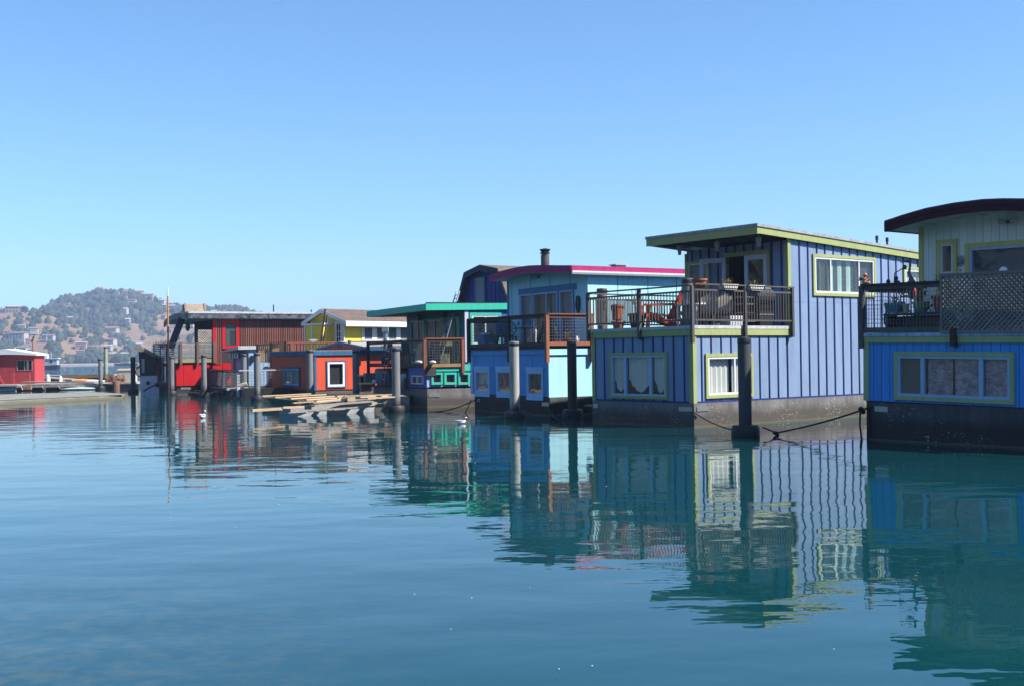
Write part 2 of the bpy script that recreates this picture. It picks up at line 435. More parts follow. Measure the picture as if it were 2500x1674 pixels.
tag(mb.build('water', WATER), 'calm blue-green harbour water with soft ripples and reflections', kind='structure')

# ------------------------------------------------------------------ the hills across the bay
def lerp_prof(pr, x):
    if x <= pr[0][0]: return pr[0][1]
    for (a, u), (b, v) in zip(pr, pr[1:]):
        if x <= b: return u + (v - u) * (x - a) / (b - a)
    return pr[-1][1]
PROF1 = [(-300, 800), (-60, 800), (60, 782), (95, 766), (120, 753), (150, 738), (200, 729), (240, 719), (290, 719), (330, 725), (360, 734), (390, 742),
         (415, 755), (440, 757), (470, 757), (500, 760), (522, 763), (545, 756), (570, 758), (606, 766), (680, 782), (800, 806), (1100, 836), (1800, 838), (3200, 838)]
PROF2 = [(-400, 752), (-100, 760), (0, 766), (60, 767), (100, 768), (130, 771), (152, 784), (175, 793), (205, 799), (245, 808), (275, 818), (300, 832), (330, 850), (360, 868), (390, 884)]
def hill_point(prof, px, t, y0, y1):
    """t: 0 at the shore, 1 on the ridge; the ridge height follows the skyline"""
    y = y0 + (y1 - y0) * t
    x = (px - CX) / FPX * y
    hor = 870 - .014 * (px - CX)
    zr = HC + (hor - lerp_prof(prof, px)) / FPX * y1
    tt = min(t, 1)
    s = (math.sin(tt * math.pi / 2) ** 1.15) if t <= 1 else max(0, 1 - (t - 1) * 1.4)
    nz = noise.fractal(Vector((x * .011, y * .011, 3.1)), 1, 2, 4) * 7 * min(1, tt * 3) * (1 - tt * .75)
    return Vector((x, y, max(-.5, zr * s + nz * (1 if t < 1.02 else 0))))
def tan_patch(px, t, front):
    n = noise.fractal(Vector((px * .02, t * 4.0, 9 if front else 2)), 1, 2, 3)
    if front: return n + (.75 if t > .45 else .25) > .12
    e = 0
    for (cx, ct, rx, rt) in ((200, .28, 70, .09), (285, .24, 60, .07), (330, .22, 60, .10), (430, .45, 60, .2), (400, .80, 60, .12), (360, .2, 60, .15), (218, .8, 18, .08), (285, .85, 20, .06), (450, .25, 60, .15)):
        q = ((px - cx) / rx) ** 2 + ((t - ct) / rt) ** 2
        if q < 1: e = max(e, 1 - q)
    return n * .6 + e > .27
def hill_mat():
    m, nt, b, N, L = nodes('hillside_ground')
    va = N.new('ShaderNodeVertexColor'); va.layer_name = 'cover'
    n = tex(N, L, .05, 6, rough=.65); n2 = tex(N, L, .25, 4)
    dry = mixc(N, L, 'MIX', ramp(N, L, n, .3, .7, (0,) * 3, (1,) * 3), (.24, .16, .09), (.15, .10, .06))
    scrub = mixc(N, L, 'MIX', ramp(N, L, n2, .35, .65, (0,) * 3, (1,) * 3), (.035, .05, .03), (.14, .11, .065))
    sp = N.new('ShaderNodeSeparateColor'); L.new(va.outputs[0], sp.inputs[0])
    L.new(mixc(N, L, 'MIX', sp.outputs[0], scrub, dry), b.inputs['Base Color'])
    b.inputs['Roughness'].default_value = .95; b.inputs['Specular IOR Level'].default_value = .1
    return m
HILLM = hill_mat()
def make_hill(prof, pa, pb, step, y0, y1, front, label):
    ts = [i / 26 for i in range(27)] + [1.08, 1.25, 1.7]
    pxs = []; p = pa
    while p <= pb: pxs.append(p); p += step if p < 800 else step * 8
    vs = []; cv = []
    for p in pxs:
        for t in ts: vs.append(hill_point(prof, p, t, y0, y1)); cv.append(1.0 if tan_patch(p, t, front) else 0.0)
    k = len(ts); fs = [(i * k + j, (i + 1) * k + j, (i + 1) * k + j + 1, i * k + j + 1) for i in range(len(pxs) - 1) for j in range(k - 1)]
    mb = MB(); mb.add(vs, fs); me = mb.mesh('hill', HILLM)
    ca = me.color_attributes.new('cover', 'BYTE_COLOR', 'POINT')
    for i, c in enumerate(cv): ca.data[i].color = (c, c, c, 1)
    me.polygons.foreach_set('use_smooth', [True] * len(me.polygons))
    return tag(link('hill', me), label, kind='structure')
H1 = (PROF1, 1180, 1560); H2 = (PROF2, 1060, 1240)
make_hill(PROF1, -300, 3200, 7, 1180, 1560, False, 'wooded hill with dry slopes across the bay')
make_hill(PROF2, -400, 390, 7, 1060, 1240, True, 'lower spur of dry golden grass in front of the wooded hill')
BEACH = plain('shore_sand', (.36, .3, .24), .95, bs=.2)
mb = MB(); vs = []; pxs = list(range(-400, 3200, 25))
for p in pxs:
    for y, z in ((1042 + 8 * math.sin(p * .05), -.6), (1062, 1.4), (1215, 2.2)): vs.append(((p - CX) / FPX * y, y, z))
mb.add(vs, [(i * 3 + j, (i + 1) * 3 + j, (i + 1) * 3 + j + 1, i * 3 + j + 1) for i in range(len(pxs) - 1) for j in range(2)])
tag(mb.build('shore', BEACH), 'pale strip of shore at the foot of the hills', kind='structure')

def blob(mb, c, r, h, seed):
    """one tree crown: a lumpy low ball"""
    rnd = random.Random(seed); n = 6; vs = [(c[0], c[1], c[2] + h)]; fs = []
    for i, (fz, fr) in enumerate(((.78, .62), (.42, 1.0), (.08, .8))):
        for k in range(n):
            t = 2 * math.pi * (k + .5 * i) / n; q = r * fr * rnd.uniform(.72, 1.2)
            vs.append((c[0] + q * math.cos(t), c[1] + q * math.sin(t), c[2] + h * fz * rnd.uniform(.88, 1.1)))
    fs += [(0, 1 + k, 1 + (k + 1) % n) for k in range(n)]
    for i in range(2):
        for k in range(n):
            a, b = 1 + i * n + k, 1 + i * n + (k + 1) % n; fs.append((a, a + n, b + n, b))
    return mb.add(vs, fs)
def tree_mat(name, a, b_):
    m, nt, b, N, L = nodes(name); g = N.new('ShaderNodeNewGeometry')
    n = tex(N, L, .09, 3); col = mixc(N, L, 'MIX', ramp(N, L, n, .3, .7, (0,) * 3, (1,) * 3), a, b_)
    r = ramp(N, L, g.outputs['Random Per Island'], 0, 1, (.6,) * 3, (1.4,) * 3)
    L.new(mixc(N, L, 'MULTIPLY', 1, col, r), b.inputs['Base Color']); b.inputs['Roughness'].default_value = .9
    b.inputs['Specular IOR Level'].default_value = .15; return m
TREEM = tree_mat('hill_tree_foliage', (.026, .038, .024), (.045, .06, .03))
mb = MB(); rnd = random.Random(11); cnt = 0
for k in range(11500):
    fr = rnd.random() < .35
    if fr: px = rnd.uniform(-120, 385); t = rnd.uniform(.0, 1.0) ** .9; pr = H2
    else: px = rnd.uniform(-60, 900) if rnd.random() < .93 else rnd.uniform(900, 3100); t = rnd.uniform(0.02, 1.0); pr = H1
    tn = tan_patch(px, t, fr)
    if tn and rnd.random() < (.96 if not fr else .93): continue
    if noise.noise(Vector((px * .05, t * 9, 5))) < -.28: continue
    p = hill_point(pr[0], px, t, pr[1], pr[2])
    if p.z < 1.2: continue
    r = rnd.choice((rnd.uniform(1.5, 3), rnd.uniform(2.2, 4.6))); blob(mb, (p.x, p.y, p.z - 1), r, r * rnd.uniform(1.2, 2.0) + 1.5, k)
for k in range(520):                                       # denser band of shoreline trees
    px = rnd.uniform(-100, 700); y = rnd.uniform(1066, 1110); r = rnd.uniform(3, 6)
    blob(mb, ((px - CX) / FPX * y, y, 1.2), r, r * rnd.uniform(1.3, 1.9), k + 9000)
tag(mb.build('woodland', TREEM, smooth=True), 'mass of dark trees and scrub covering the far hillsides', kind='stuff')
# single trees that stand out on the ridge and on the dry slopes
tb = []
for v in range(4):
    c = MB(); rr = random.Random(40 + v)
    for i in range(9): blob(c, (rr.uniform(-2.6, 2.6), rr.uniform(-2, 2), rr.uniform(1.2, 4.5)), rr.uniform(1.3, 2.4), rr.uniform(2.0, 3.4), i + 60 * v)
    cm = c.mesh('tree_crown', TREEM); tk = MB(); tk.lathe([(.35, -1), (.25, 2.5), (.12, 4.5)], n=5)
    tk.beam((0, 0, 2), (1.2, .3, 4), .2); tb.append((cm, tk.mesh('tree_trunk', plain('bark', (.08, .06, .045), .9))))
TREEPX = [(152, 1, 0), (193, .995, 0), (210, 1, 0), (222, 1, 0), (232, .99, 0), (242, 1, 0), (262, 1, 0), (275, 1, 0), (281, .98, 0), (300, .99, 0), (314, 1, 0), (345, 1, 0), (372, 1, 0),
          (452, 1, 0), (468, 1, 0), (522, 1, 0), (532, 1, 0), (547, 1, 0), (560, 1, 0), (572, 1, 0), (590, 1, 0), (602, 1, 0), (60, 1, 1), (58, .97, 1), (20, 1, 1), (5, .98, 1), (70, .62, 1), (92, .66, 1), (50, .66, 1),
          (114, .85, 1), (142, .86, 1), (227, .30, 0), (232, .27, 0), (202, .34, 0), (236, .38, 0), (312, .2, 0), (292, .33, 0), (36, .42, 1), (365, .78, 0), (381, .72, 0), (352, .82, 0), (48, .55, 1), (150, .7, 1)]
for i, (px, t, fr) in enumerate(TREEPX):
    pr = H2 if fr else H1; p = hill_point(pr[0], px, t, pr[1], pr[2]); s = random.uniform(.75, 1.35)
    top = t > .96
    o = thing('tree', 'dark round-headed tree standing up on the far skyline ridge' if top else 'lone dark tree on the dry slope across the bay', 'tree',
              (p.x, p.y, p.z - .3), random.uniform(0, 6), 'trees along the far ridge' if top else 'lone trees on the dry slopes'); o.scale = (s, s, s * random.uniform(.8, 1.2))
    link('crown', tb[i % 4][0], o); link('trunk', tb[i % 4][1], o)
# houses on the hillsides
HW = [plain('far_wall_white', (.50, .48, .46), .8), plain('far_wall_tan', (.38, .28, .2), .8), plain('far_wall_rose', (.5, .3, .25), .8), plain('far_wall_grey', (.4, .42, .45), .8)]
HR = [plain('far_roof_tile', (.36, .16, .1), .85), plain('far_roof_grey', (.2, .2, .21), .85), plain('far_roof_pale', (.5, .47, .44), .85)]
HGL = plain('far_window_dark', (.05, .06, .08), .2)
hv = []
for v in range(5):
    W, D, H = [(12, 8, 5), (18, 9, 4), (9, 8, 7), (15, 9, 6.5), (24, 9, 4.5)][v]
    a = MB(); a.box(-W / 2, W / 2, -D / 2, D / 2, -3, H)
    r = MB(); r.prism([(-D / 2 - .7, H + .01), (D / 2 + .7, H + .01), (0, H + [2, 1.4, 2.4, 1.2, 1.8][v])], 'x', -W / 2 - .7, W / 2 + .7)
    g = MB(); x = -W / 2 + 1.2
    while x < W / 2 - 1.6:
        g.box(x, x + 1.7, -D / 2 - .08, -D / 2, .9, 2.6)
        if H > 6: g.box(x, x + 1.7, -D / 2 - .08, -D / 2, 4.1, 5.7)
        x += 3.1
    hv.append((a, r, g))
HCACHE = {}
def far_house(px, t, fr, v, w, r, lab, grp, s=1.0, rz=None):
    pr = H2 if fr else H1; p = hill_point(pr[0], px, t, pr[1], pr[2])
    k = (v, w, r)
    if k not in HCACHE: HCACHE[k] = (hv[v][0].mesh('house_wall', HW[w]), hv[v][1].mesh('house_roof', HR[r]), hv[v][2].mesh('house_windows', HGL))
    o = thing('hill_house', lab, 'house', (p.x, p.y - 4, p.z + .4), random.uniform(-.35, .35) if rz is None else rz, grp); o.scale = (s, s, s)
    link('wall', HCACHE[k][0], o); link('roof', HCACHE[k][1], o); link('window_row', HCACHE[k][2], o)['kind'] = 'stuff'
wl = ['small white house half hidden by trees on the far hillside', 'small tan house half hidden by trees on the far hillside',
      'small rose-coloured house half hidden by trees on the far hillside', 'small grey house half hidden by trees on the far hillside']
rnd = random.Random(5)
for i in range(74):
    fr = rnd.random() < .3; px = rnd.uniform(0, 375) if fr else rnd.uniform(110, 700); t = rnd.uniform(.05, .5) if fr else rnd.choice([rnd.uniform(.04, .3), rnd.uniform(.3, .95)])
    w = rnd.choice([0, 0, 1, 1, 2, 3])
    where = (' on the low left spur' if fr else ' low on the wooded hill' if t < .22 else ' halfway up the wooded hill' if t < .6 else ' high on the wooded hill') + (', far left' if px < 90 else ', left of the tall mast' if px < 250 else ', behind the brown boat' if px < 400 else ', towards the right')
    far_house(px, t, fr, rnd.randrange(5), w, rnd.randrange(3), ('small white', 'small tan', 'small rose-coloured', 'small grey')[w] + ' house among trees' + where, ('white', 'tan', 'rose-coloured', 'grey')[w] + ' houses scattered over the far hills', rnd.uniform(.4, .8))
far_house(12, 1.0, 1, 1, 0, 2, 'long white house at the left end of the low far ridge', None, .9)
far_house(38, 1.0, 1, 3, 1, 2, 'tan house with a hipped roof on the low far ridge', None, 1.0)
far_house(246, .99, 0, 2, 1, 0, 'tall tan house on the very top of the wooded hill', None, .9)
far_house(333, .97, 0, 4, 2, 0, 'long rose house just right of the hill top', None, .9)
far_house(362, .9, 0, 3, 1, 0, 'terraced tan house below the right end of the ridge', None, 1.0)
far_house(392, .9, 0, 1, 0, 2, 'low pale house on the right shoulder of the wooded hill', None, .9)
far_house(572, .99, 0, 1, 0, 1, 'white house on the ridge above the red houseboat roof', None, .8)
far_house(225, .22, 0, 4, 0, 2, 'long white terraced house above the dark pilings', None, 1.0)
far_house(265, .3, 0, 4, 0, 0, 'long white house with red roof under the dry spur', None, 1.0)
far_house(50, .33, 1, 3, 0, 0, 'white house with red tiled roof above the red shed', None, 1.0)

# the home shore: wooded hills to the left of and behind the camera, added unseen to darken the window reflections and shaded walls
def home_hill(name_label, fn, us, vs_, seed):
    vv = [fn(u, v) for u in us for v in vs_]; k = len(vs_); mb = MB()
    mb.add(vv, [(i * k + j, (i + 1) * k + j, (i + 1) * k + j + 1, i * k + j + 1) for i in range(len(us) - 1) for j in range(k - 1)])
    tag(mb.build('hill', plain('home_hill_woods', (.03, .045, .025), .95, bs=.1, var=.3), smooth=True), name_label, kind='structure')
    tb_ = MB(); rr = random.Random(seed)
    for i in range(1500):
        p = Vector(fn(us[0] + (us[-1] - us[0]) * rr.random(), vs_[0] + (vs_[-1] - vs_[0]) * rr.random())); r = rr.uniform(3, 7)
        if p.z > 2: blob(tb_, (p.x, p.y, p.z - 1.5), r, r * rr.uniform(1.2, 1.8), i + seed * 1000)
    tag(tb_.build('woodland', TREEM), 'woods on the ' + name_label, kind='stuff')
def hz_(x, y, e): return e + noise.fractal(Vector((x * .006, y * .006, 7)), 1, 2, 4) * 9
home_hill('unseen home shore hill beyond the left edge of the view', lambda u, v: (-330 - v - max(0, u - 400) * .5, u, max(-1, hz_(u, v, 100 * math.sin(min(1, v / 420) * 1.57)) if v > 20 else -1)), list(range(-700, 1001, 50)), [0, 20, 60, 120, 200, 300, 420, 520], 3)
home_hill('unseen home shore hill behind the viewpoint', lambda u, v: (u, -70 - v, max(-1, hz_(u, v, 75 * math.sin(min(1, v / 400) * 1.57)) if v > 10 else -1)), list(range(-500, 901, 50)), [0, 10, 60, 120, 200, 300, 420, 520], 4)

# the air between here and the hills
mb = MB(); mb.box(-2900, 2900, -1500, 2900, -1.6, 130)
hz = tag(mb.build('haze', MATS.setdefault('haze', bpy.data.materials.new('haze'))), kind='stuff'); hm = MATS['haze']; hm.use_nodes = True
hm.node_tree.nodes.remove(hm.node_tree.nodes['Principled BSDF']); pv = hm.node_tree.nodes.new('ShaderNodeVolumePrincipled')
pv.inputs['Color'].default_value = (.46, .60, .88, 1); pv.inputs['Density'].default_value = .00031; pv.inputs['Anisotropy'].default_value = .0
hm.node_tree.links.new(pv.outputs[0], hm.node_tree.nodes['Material Output'].inputs['Volume'])

# ================================================================== shared pieces
VIO = paint('violet_paint', (.26, .355, .53), .42, .05, .10)
VIOD = paint('violet_shadow_line_paint', (.035, .05, .20), .5, .05, .1)  # navy imitates the battens' cast shadow lines; skirt trim uses it too
LIME = paint('lime_trim_paint', (.42, .46, .19), .5, .03, .1)
CAP = plain('weathered_white_cap', (.62, .64, .66), .6, bs=9, var=.2)
ROOFG = plain('grey_torch_on_roofing', (.42, .45, .48), .85, bs=6, var=.2)
SOFF = paint('dark_soffit_paint', (.08, .10, .13), .7, .05, .1)
GREYWD = wood('grey_weathered_wood', (.125, .11, .105), (.055, .045, .042), grain=(6, 6, .6))
RAILM = plain('dull_rail_metal', (.13, .11, .10), .5, .2, bs=8)
HULLM = concrete_hull('concrete_float', (.225, .215, .215), (.075, .062, .052), .27)
HULLD = concrete_hull('dark_concrete_float', (.10, .10, .105), (.018, .017, .015), .36)
def hull(H, x0, x1, y0, y1, zt, mat, plates=(), chamfer=0):
    mb = MB(); mb.box(x0, x1, y0, y1, -.8, zt); h = mb.build('hull', mat, H.o)
    for (k, x, y, z, w) in plates:
        if k == 'f': bx('mooring_plate', GALV, h, x - .02, x, y - w / 2, y + w / 2, z - .06, z + .06)
        else: bx('mooring_plate', GALV, h, x - w / 2, x + w / 2, y - .02, y, z - .06, z + .06)
    return h
def floodlight(par, p, n=(-1, 0)):
    m = MB(); x, y, z = p; t = (-n[1], n[0])
    m.lathe([(.07, -.03), (.07, .03)], (x + n[0] * .04, y + n[1] * .04, z), 10)
    f = m.build('floodlight', BLACKM, par)
    for s in (-1, 1):
        b = MB(); a = Vector((x + n[0] * .08 + t[0] * s * .05, y + n[1] * .08 + t[1] * s * .05, z))
        e = a + Vector((n[0] * .12 + t[0] * s * .12, n[1] * .12 + t[1] * s * .12, .02)); b.loft([a, a.lerp(e, .4), e], [.03, .045, .07], 10)
        b.build('lamp_head', CAP, f)
def railing(H, par, P, Q, z0, z1, posts, pw=.09, mat=None, wood_=None, name='railing', low=None, cap=True, balus=.115, balr=.011, second=.16, label=None):
    """metal-baluster railing between two points of the deck edge; the cap board is the part, everything else hangs under it"""
    P, Q = Vector((*P, 0)), Vector((*Q, 0)); wm = wood_ or GREYWD; d = (Q - P).normalized()
    c = MB(); c.beam((P.x, P.y, z1), (Q.x, Q.y, z1), .09, .04); top = c.build(name, mat or RAILM, par, label=label)
    bxm = MB(); bxm.beam((P.x, P.y, z1 - second), (Q.x, Q.y, z1 - second), .04, .05); bxm.build('rail', mat or RAILM, top)
    lw = z0 + .12; l = MB(); l.beam((P.x, P.y, lw), (Q.x, Q.y, lw), .04, .045); l.build('rail', mat or RAILM, top)
    for (t, zb) in posts:
        p = P.lerp(Q, t); ppm = MB(); ppm.beam((p.x, p.y, zb), (p.x, p.y, z1 - .02), pw); ppm.build('post', wm, top)
    n = int((Q - P).length / balus); me = None
    for i in range(1, n):
        p = P.lerp(Q, i / n)
        if me is None:
            b = MB(); b.box(-balr, balr, -balr, balr, 0, z1 - second - lw); me = b.mesh('baluster', mat or RAILM)
        link('baluster', me, top, (p.x, p.y, lw))
    return top
def pot(loc, r, h, mat, lab, rz=0, plant=None, ph=.4, tilt=None, name='flower_pot', cat='flower pot', group=None, sq=False, stem=None):
    o = thing(name, lab, cat, loc, rz, group)
    m = MB()
    if sq: m.prism([(-r, 0), (r, 0), (r * 1.1, h), (-r * 1.1, h)], 'y', -r * .45, r * .45)
    else: m.lathe([(r * .68, 0), (r * .95, h * .85), (r * 1.08, h * .86), (r * 1.08, h), (r * .93, h), (r * .9, h - .02)], n=14)
    b = m.build('pot', mat, o)
    if not sq: smooth_angle(b)
    if plant: leafy(o, (0, 0, h - .02), r, ph, plant, stem)
    if tilt: o.rotation_euler = (tilt[0], tilt[1], rz)
    return o
def leafy(par, c, r, h, mat, stem=None, n=60, seed=None):
    rn = random.Random(seed if seed is not None else int(c[0] * 991 + c[2] * 77 + r * 1000 + h * 3333))
    st = MB(); lf = MB()
    for k in range(7):
        a = rn.uniform(0, 6.28); q = rn.uniform(.2, .9) * r; top = Vector((c[0] + q * math.cos(a), c[1] + q * math.sin(a), c[2] + h * rn.uniform(.6, 1)))
        base = Vector((c[0] + q * .2 * math.cos(a), c[1] + q * .2 * math.sin(a), c[2])); st.loft([base, base.lerp(top, .5) + Vector((rn.uniform(-.03, .03), rn.uniform(-.03, .03), 0)), top], .006, 4)
        for j in range(n // 7):
            t = rn.uniform(.25, 1.05); p = base.lerp(top, t) + Vector((rn.uniform(-1, 1), rn.uniform(-1, 1), rn.uniform(-.6, .6))) * r * .35
            s = rn.uniform(.025, .06); u = Vector((rn.uniform(-1, 1), rn.uniform(-1, 1), rn.uniform(-.5, .8))).normalized() * s; v = u.cross(Vector((rn.random(), rn.random(), 1))).normalized() * s * .4
            lf.add([p - u, p + v, p + u, p - v], [(0, 1, 2, 3)])
    st.build('stem', stem or DRY, par); lf.build('foliage', mat, par)
def french_door(par, F, hinge, ang, w, z0, z1, mat, side=1):
    """leaf swung outward from a hinge at (h), by ang degrees; side +1 opens towards larger h"""
    hx, hy, _ = F.p(hinge, .04, 0); 
    o = MB()
    a = rad(ang)
    # direction along the leaf in (h, d)
    dh, dd = side * math.cos(a), math.sin(a)
    P = lambda t, z, off=0: Vector(F.p(hinge + dh * t - dd * off * side, .04 + dd * t + dh * off * side, z))
    def bar(m, t0, t1, za, zb, th=.045):
        vs = [P(t0, za, -th / 2), P(t1, za, -th / 2), P(t1, za, th / 2), P(t0, za, th / 2), P(t0, zb, -th / 2), P(t1, zb, -th / 2), P(t1, zb, th / 2), P(t0, zb, th / 2)]
        m.add(vs, [(0, 3, 2, 1), (4, 5, 6, 7), (0, 1, 5, 4), (1, 2, 6, 5), (2, 3, 7, 6), (3, 0, 4, 7)])
    bar(o, 0, .12, z0, z1); bar(o, w - .12, w, z0, z1); bar(o, .12, w - .12, z1 - .14, z1); bar(o, .12, w - .12, z0, z0 + .22)
    d = o.build('door', mat, par); g = MB(); bar(g, .12, w - .12, z0 + .22, z1 - .14, .012); g.build('pane', GLASS, d); return d

# ================================================================== 1. violet houseboat with lime trim
VO = ground(1695, 1043)
V = House('houseboat', 'violet-blue two-storey houseboat with lime green trim, batten siding and open balcony doors', VO, 38)
fF, fS = Face('f', 0), Face('s', 0)
W1, LX, XU, ZD = 4.08, 11.2, 4.1, 2.70                      # width, length, upper wall set-back, deck level
hull(V, -.03, LX, -.03, W1 + .03, .66, HULLM, [('f', -.03, .28, .5, .5), ('s', .30, -.03, .5, .46), ('f', -.03, 3.95, .5, .2)])
hl = bpy.data.objects['hull']
wp = bx('lower_wall', DARKROOM, V.o, .9, LX - .1, .5, W1 - .1, .66, 2.5)
y0, z0 = V.f(1632, 974); y1, z1 = V.f(1489, 861)
wf = (y0, y1, z0, z1)
x0, z0 = V.s(1722, 972); x1, z1 = V.s(1836, 861)
ws = (x0, x1, z0, z1)
siding(wp, fF, 0.02, W1, .70, 2.5, .405, VIO, VIOD, [(wf[0] + .03, wf[1] - .03, wf[2] + .03, wf[3] - .03)], first=.3, bw=.036)
siding(wp, fS, 0.02, XU + .02, .70, 2.5, .405, VIO, VIOD, [(ws[0] + .03, ws[1] - .03, ws[2] + .03, ws[3] - .03)], first=.3, bw=.036)
rz_ = lambda x: 5.52 - (x - 2.6) * .060                     # underside line of the roof fascia along the side
x0, z0 = V.s(1984, 722); x1, z1 = V.s(2135, 630); wu = (x0, x1, z0, z1)
x0, z0 = V.s(2205, 720); x1, z1 = V.s(2262, 655); wq = (x0, x1 + .9, z0, z1)
siding(wp, fS, XU + .02, LX, .70, lambda x: rz_(x) - .06, .405, VIO, VIOD, [(q[0] + .03, q[1] - .03, q[2] + .03, q[3] - .03) for q in (wu, wq)] + [(XU, LX, 3.475, 3.479)], first=.13 + .35, bw=.036)
bx('lower_wall', VIO, V.o, .05, LX, W1 - .08, W1, .66, 2.5); bx('lower_wall', VIO, V.o, LX - .08, LX, 0, W1 - .08, .66, rz_(LX) - .3)
bx('skirt_trim', VIOD, V.o, -.026, -.004, .1, W1 - .1, .655, .71); bx('skirt_trim', VIOD, V.o, .1, LX, -.026, -.004, .655, .71)
# lime corner boards and deck band
for (a, b, c, d, e, f) in ((-.034, .10, -.03, .02, .66, 2.5), (-.036, .0, .022, .13, .66, 2.5), (-.034, .0, W1 - .12, W1 + .02, .66, 2.5),
                           (XU - .06, XU + .07, -.03, .01, ZD + .0, rz_(XU) - .05), (XU - .062, XU - .005, .012, .1, ZD, 5.2), (XU - .04, XU, W1 - .02, W1 + .06, ZD, 5.2)):
    bx('corner_board', LIME, V.o, a, b, c, d, e, f)
bx('deck_band', LIME, V.o, -.06, .0, -.05, W1 + .05, 2.503, 2.68); bx('deck_band', LIME, V.o, .003, XU + .12, -.06, -.006, 2.503, 2.68)
bx('deck_cap', CAP, V.o, -.075, .06, -.07, W1 + .06, 2.683, 2.775); bx('deck_cap', CAP, V.o, .063, XU - .05, -.07, .04, 2.683, 2.775)
dk = bx('deck', GREYWD, V.o, .0, XU, .0, W1, 2.5, 2.68)
for i in range(28): bx('deck_board', GREYWD, dk, .065, XU - .02, .045 + i * .1435, .045 + i * .1435 + .136, 2.684, 2.70)
def vio_draped(F, a, b, c, e, win):
    # bunched sheer drapes with swagged feet behind the three lights
    w = b - a
    for (p, q, k) in ((.0, .24, 2), (.27, .72, 5), (.76, 1.0, 3)):
        drape(F, a + w * p + .02, a + w * q - .02, c, e, -.07, k, .022, bottom=lambda t: c + (e - c) * (.06 + .34 * abs(2 * t - 1) ** 1.6), n=22).build('curtain', CURT, win)
window(wp, fF, *wf, trim=(LIME, .085), frame=paint('pale_blue_vinyl', (.42, .6, .85), .35, .03, .05), fw=.055, mull=(.27, .74), inner=vio_draped, name='window', mw=.09,
       label='wide three-light window with swagged sheer drapes')
window(wp, fS, *ws, trim=(LIME, .09), fw=.06, mull=(.62,), inner=multi(curtains(CURT, 9, ((.0, .56), (.64, 1)), -.12)), label='sliding window with bunched white curtains')
MINT = plain('mint_curtain_cloth', (.42, .62, .55), .9, var=.05)
window(wp, fS, *wu, trim=(LIME, .09), fw=.06, mull=(.26, .74), inner=multi(curtains(MINT, 8, ((.27, .73),), -.1), curtains(plain('faded_blind', (.35, .45, .43), .9), 3, ((.76, 1),), -.14)), label='upstairs window with pale mint curtain')
window(wp, fS, *wq, trim=(LIME, .09), fw=.06, mull=(.45,), inner=shade(CURT, .5))
# upper storey front wall with the open pair of glazed doors
uf = Face('f', XU)
up = bx('upper_wall', DARKROOM, V.o, XU + 1.6, LX - .1, .1, W1 - .1, ZD, 4.95)
dl, dt = V.f(1771, 632, XU), V.f(1882, 622, XU)
dy1, dy0 = V.f(1773, 640, XU)[0], V.f(1875, 626, XU)[0]; dzt = V.f(1850, 622, XU)[1]
wl_y1 = V.f(1678, 640, XU)[0]; wl_y0 = V.f(1733, 632, XU)[0]; wl_zt = V.f(1700, 638, XU)[1]
siding(up, uf, .02, W1 + .0, ZD, 5.3, .36, VIO, VIOD, [(dy0, dy1, ZD - .1, dzt), (wl_y0 + .03, wl_y1 - .03, 3.35, wl_zt - .03)], first=.22)
window(up, uf, wl_y0, wl_y1, 3.2, wl_zt, trim=(LIME, .08), inner=shade(SHADE, .1), glass=GLASS)
bx('lintel_trim', LIME, up, *uf.b(dy0 - .08, dy1 + .08, .025, .06, dzt, dzt + .13)); bx('door_trim', LIME, up, *uf.b(dy0 - .09, dy0 - .002, .025, .058, ZD, dzt - .002))
bx('door_jamb', WHITE, up, *uf.b(dy1 + .0, dy1 + .05, -.1, .05, ZD, dzt - .002))
DW = (dy1 - dy0) / 2
french_door(up, uf, dy0 + .01, 8, DW * .95, ZD + .02, dzt - .01, paint('pale_violet_door', (.55, .62, .75), .4, .02, .05), 1)
french_door(up, uf, dy1 - .01, 152, DW * 1.0, ZD + .02, dzt - .01, MATS['pale_violet_door'], -1)
bx('room_wall', ROOM, up, XU + 1.5, XU + 1.56, .05, W1 - .05, ZD, 5.3)
bx('ceiling', ROOM, up, XU + .02, XU + 1.7, .1, W1 - .1, 5.12, 5.16)
bx('interior_floor', plain('dim_floor', (.12, .09, .07), .8), up, XU + .02, XU + 1.6, .1, W1 - .1, ZD - .05, ZD + .0)
bx('upper_wall', VIO, V.o, XU, LX, W1 - .03, W1 + .05, ZD - .2, rz_(LX) - .1)
# roof: one sheet sloping down to the back, lime fascia, pale membrane edge
XR, YR = 2.62, W1 + .30
sl_ = .055
def rt(x): return 5.66 - (x - XR) * sl_
m = MB(); m.prism([(XR + .03, rt(XR) - .05), (LX + .2, rt(LX) - .05), (LX + .2, rt(LX) - .2), (XR + .03, rt(XR) - .2)], 'y', -.07, YR - .03); roof = m.build('roof', SOFF, V.o)
m = MB(); m.prism([(XR - .05, rt(XR) - .045), (LX + .3, rt(LX) - .045), (LX + .3, rt(LX) + .04), (XR - .05, rt(XR) + .04)], 'y', -.15, YR + .03); m.build('membrane', ROOFG, roof)
m = MB(); m.prism([(XR - .0, rt(XR) - .05), (LX + .2, rt(LX) - .05), (LX + .2, rt(LX) - .245), (XR - .0, rt(XR) - .245)], 'y', -.12, -.073); m.build('fascia', LIME, roof)
m = MB(); m.box(XR - .03, XR + .028, -.119, YR, rt(XR) - .262, rt(XR) - .048); m.build('fascia', LIME, roof)
m = MB(); m.prism([(XR - .0, rt(XR) - .05), (LX + .2, rt(LX) - .05), (LX + .2, rt(LX) - .245), (XR - .0, rt(XR) - .245)], 'y', YR - .028, YR + .01); m.build('fascia', LIME, roof)
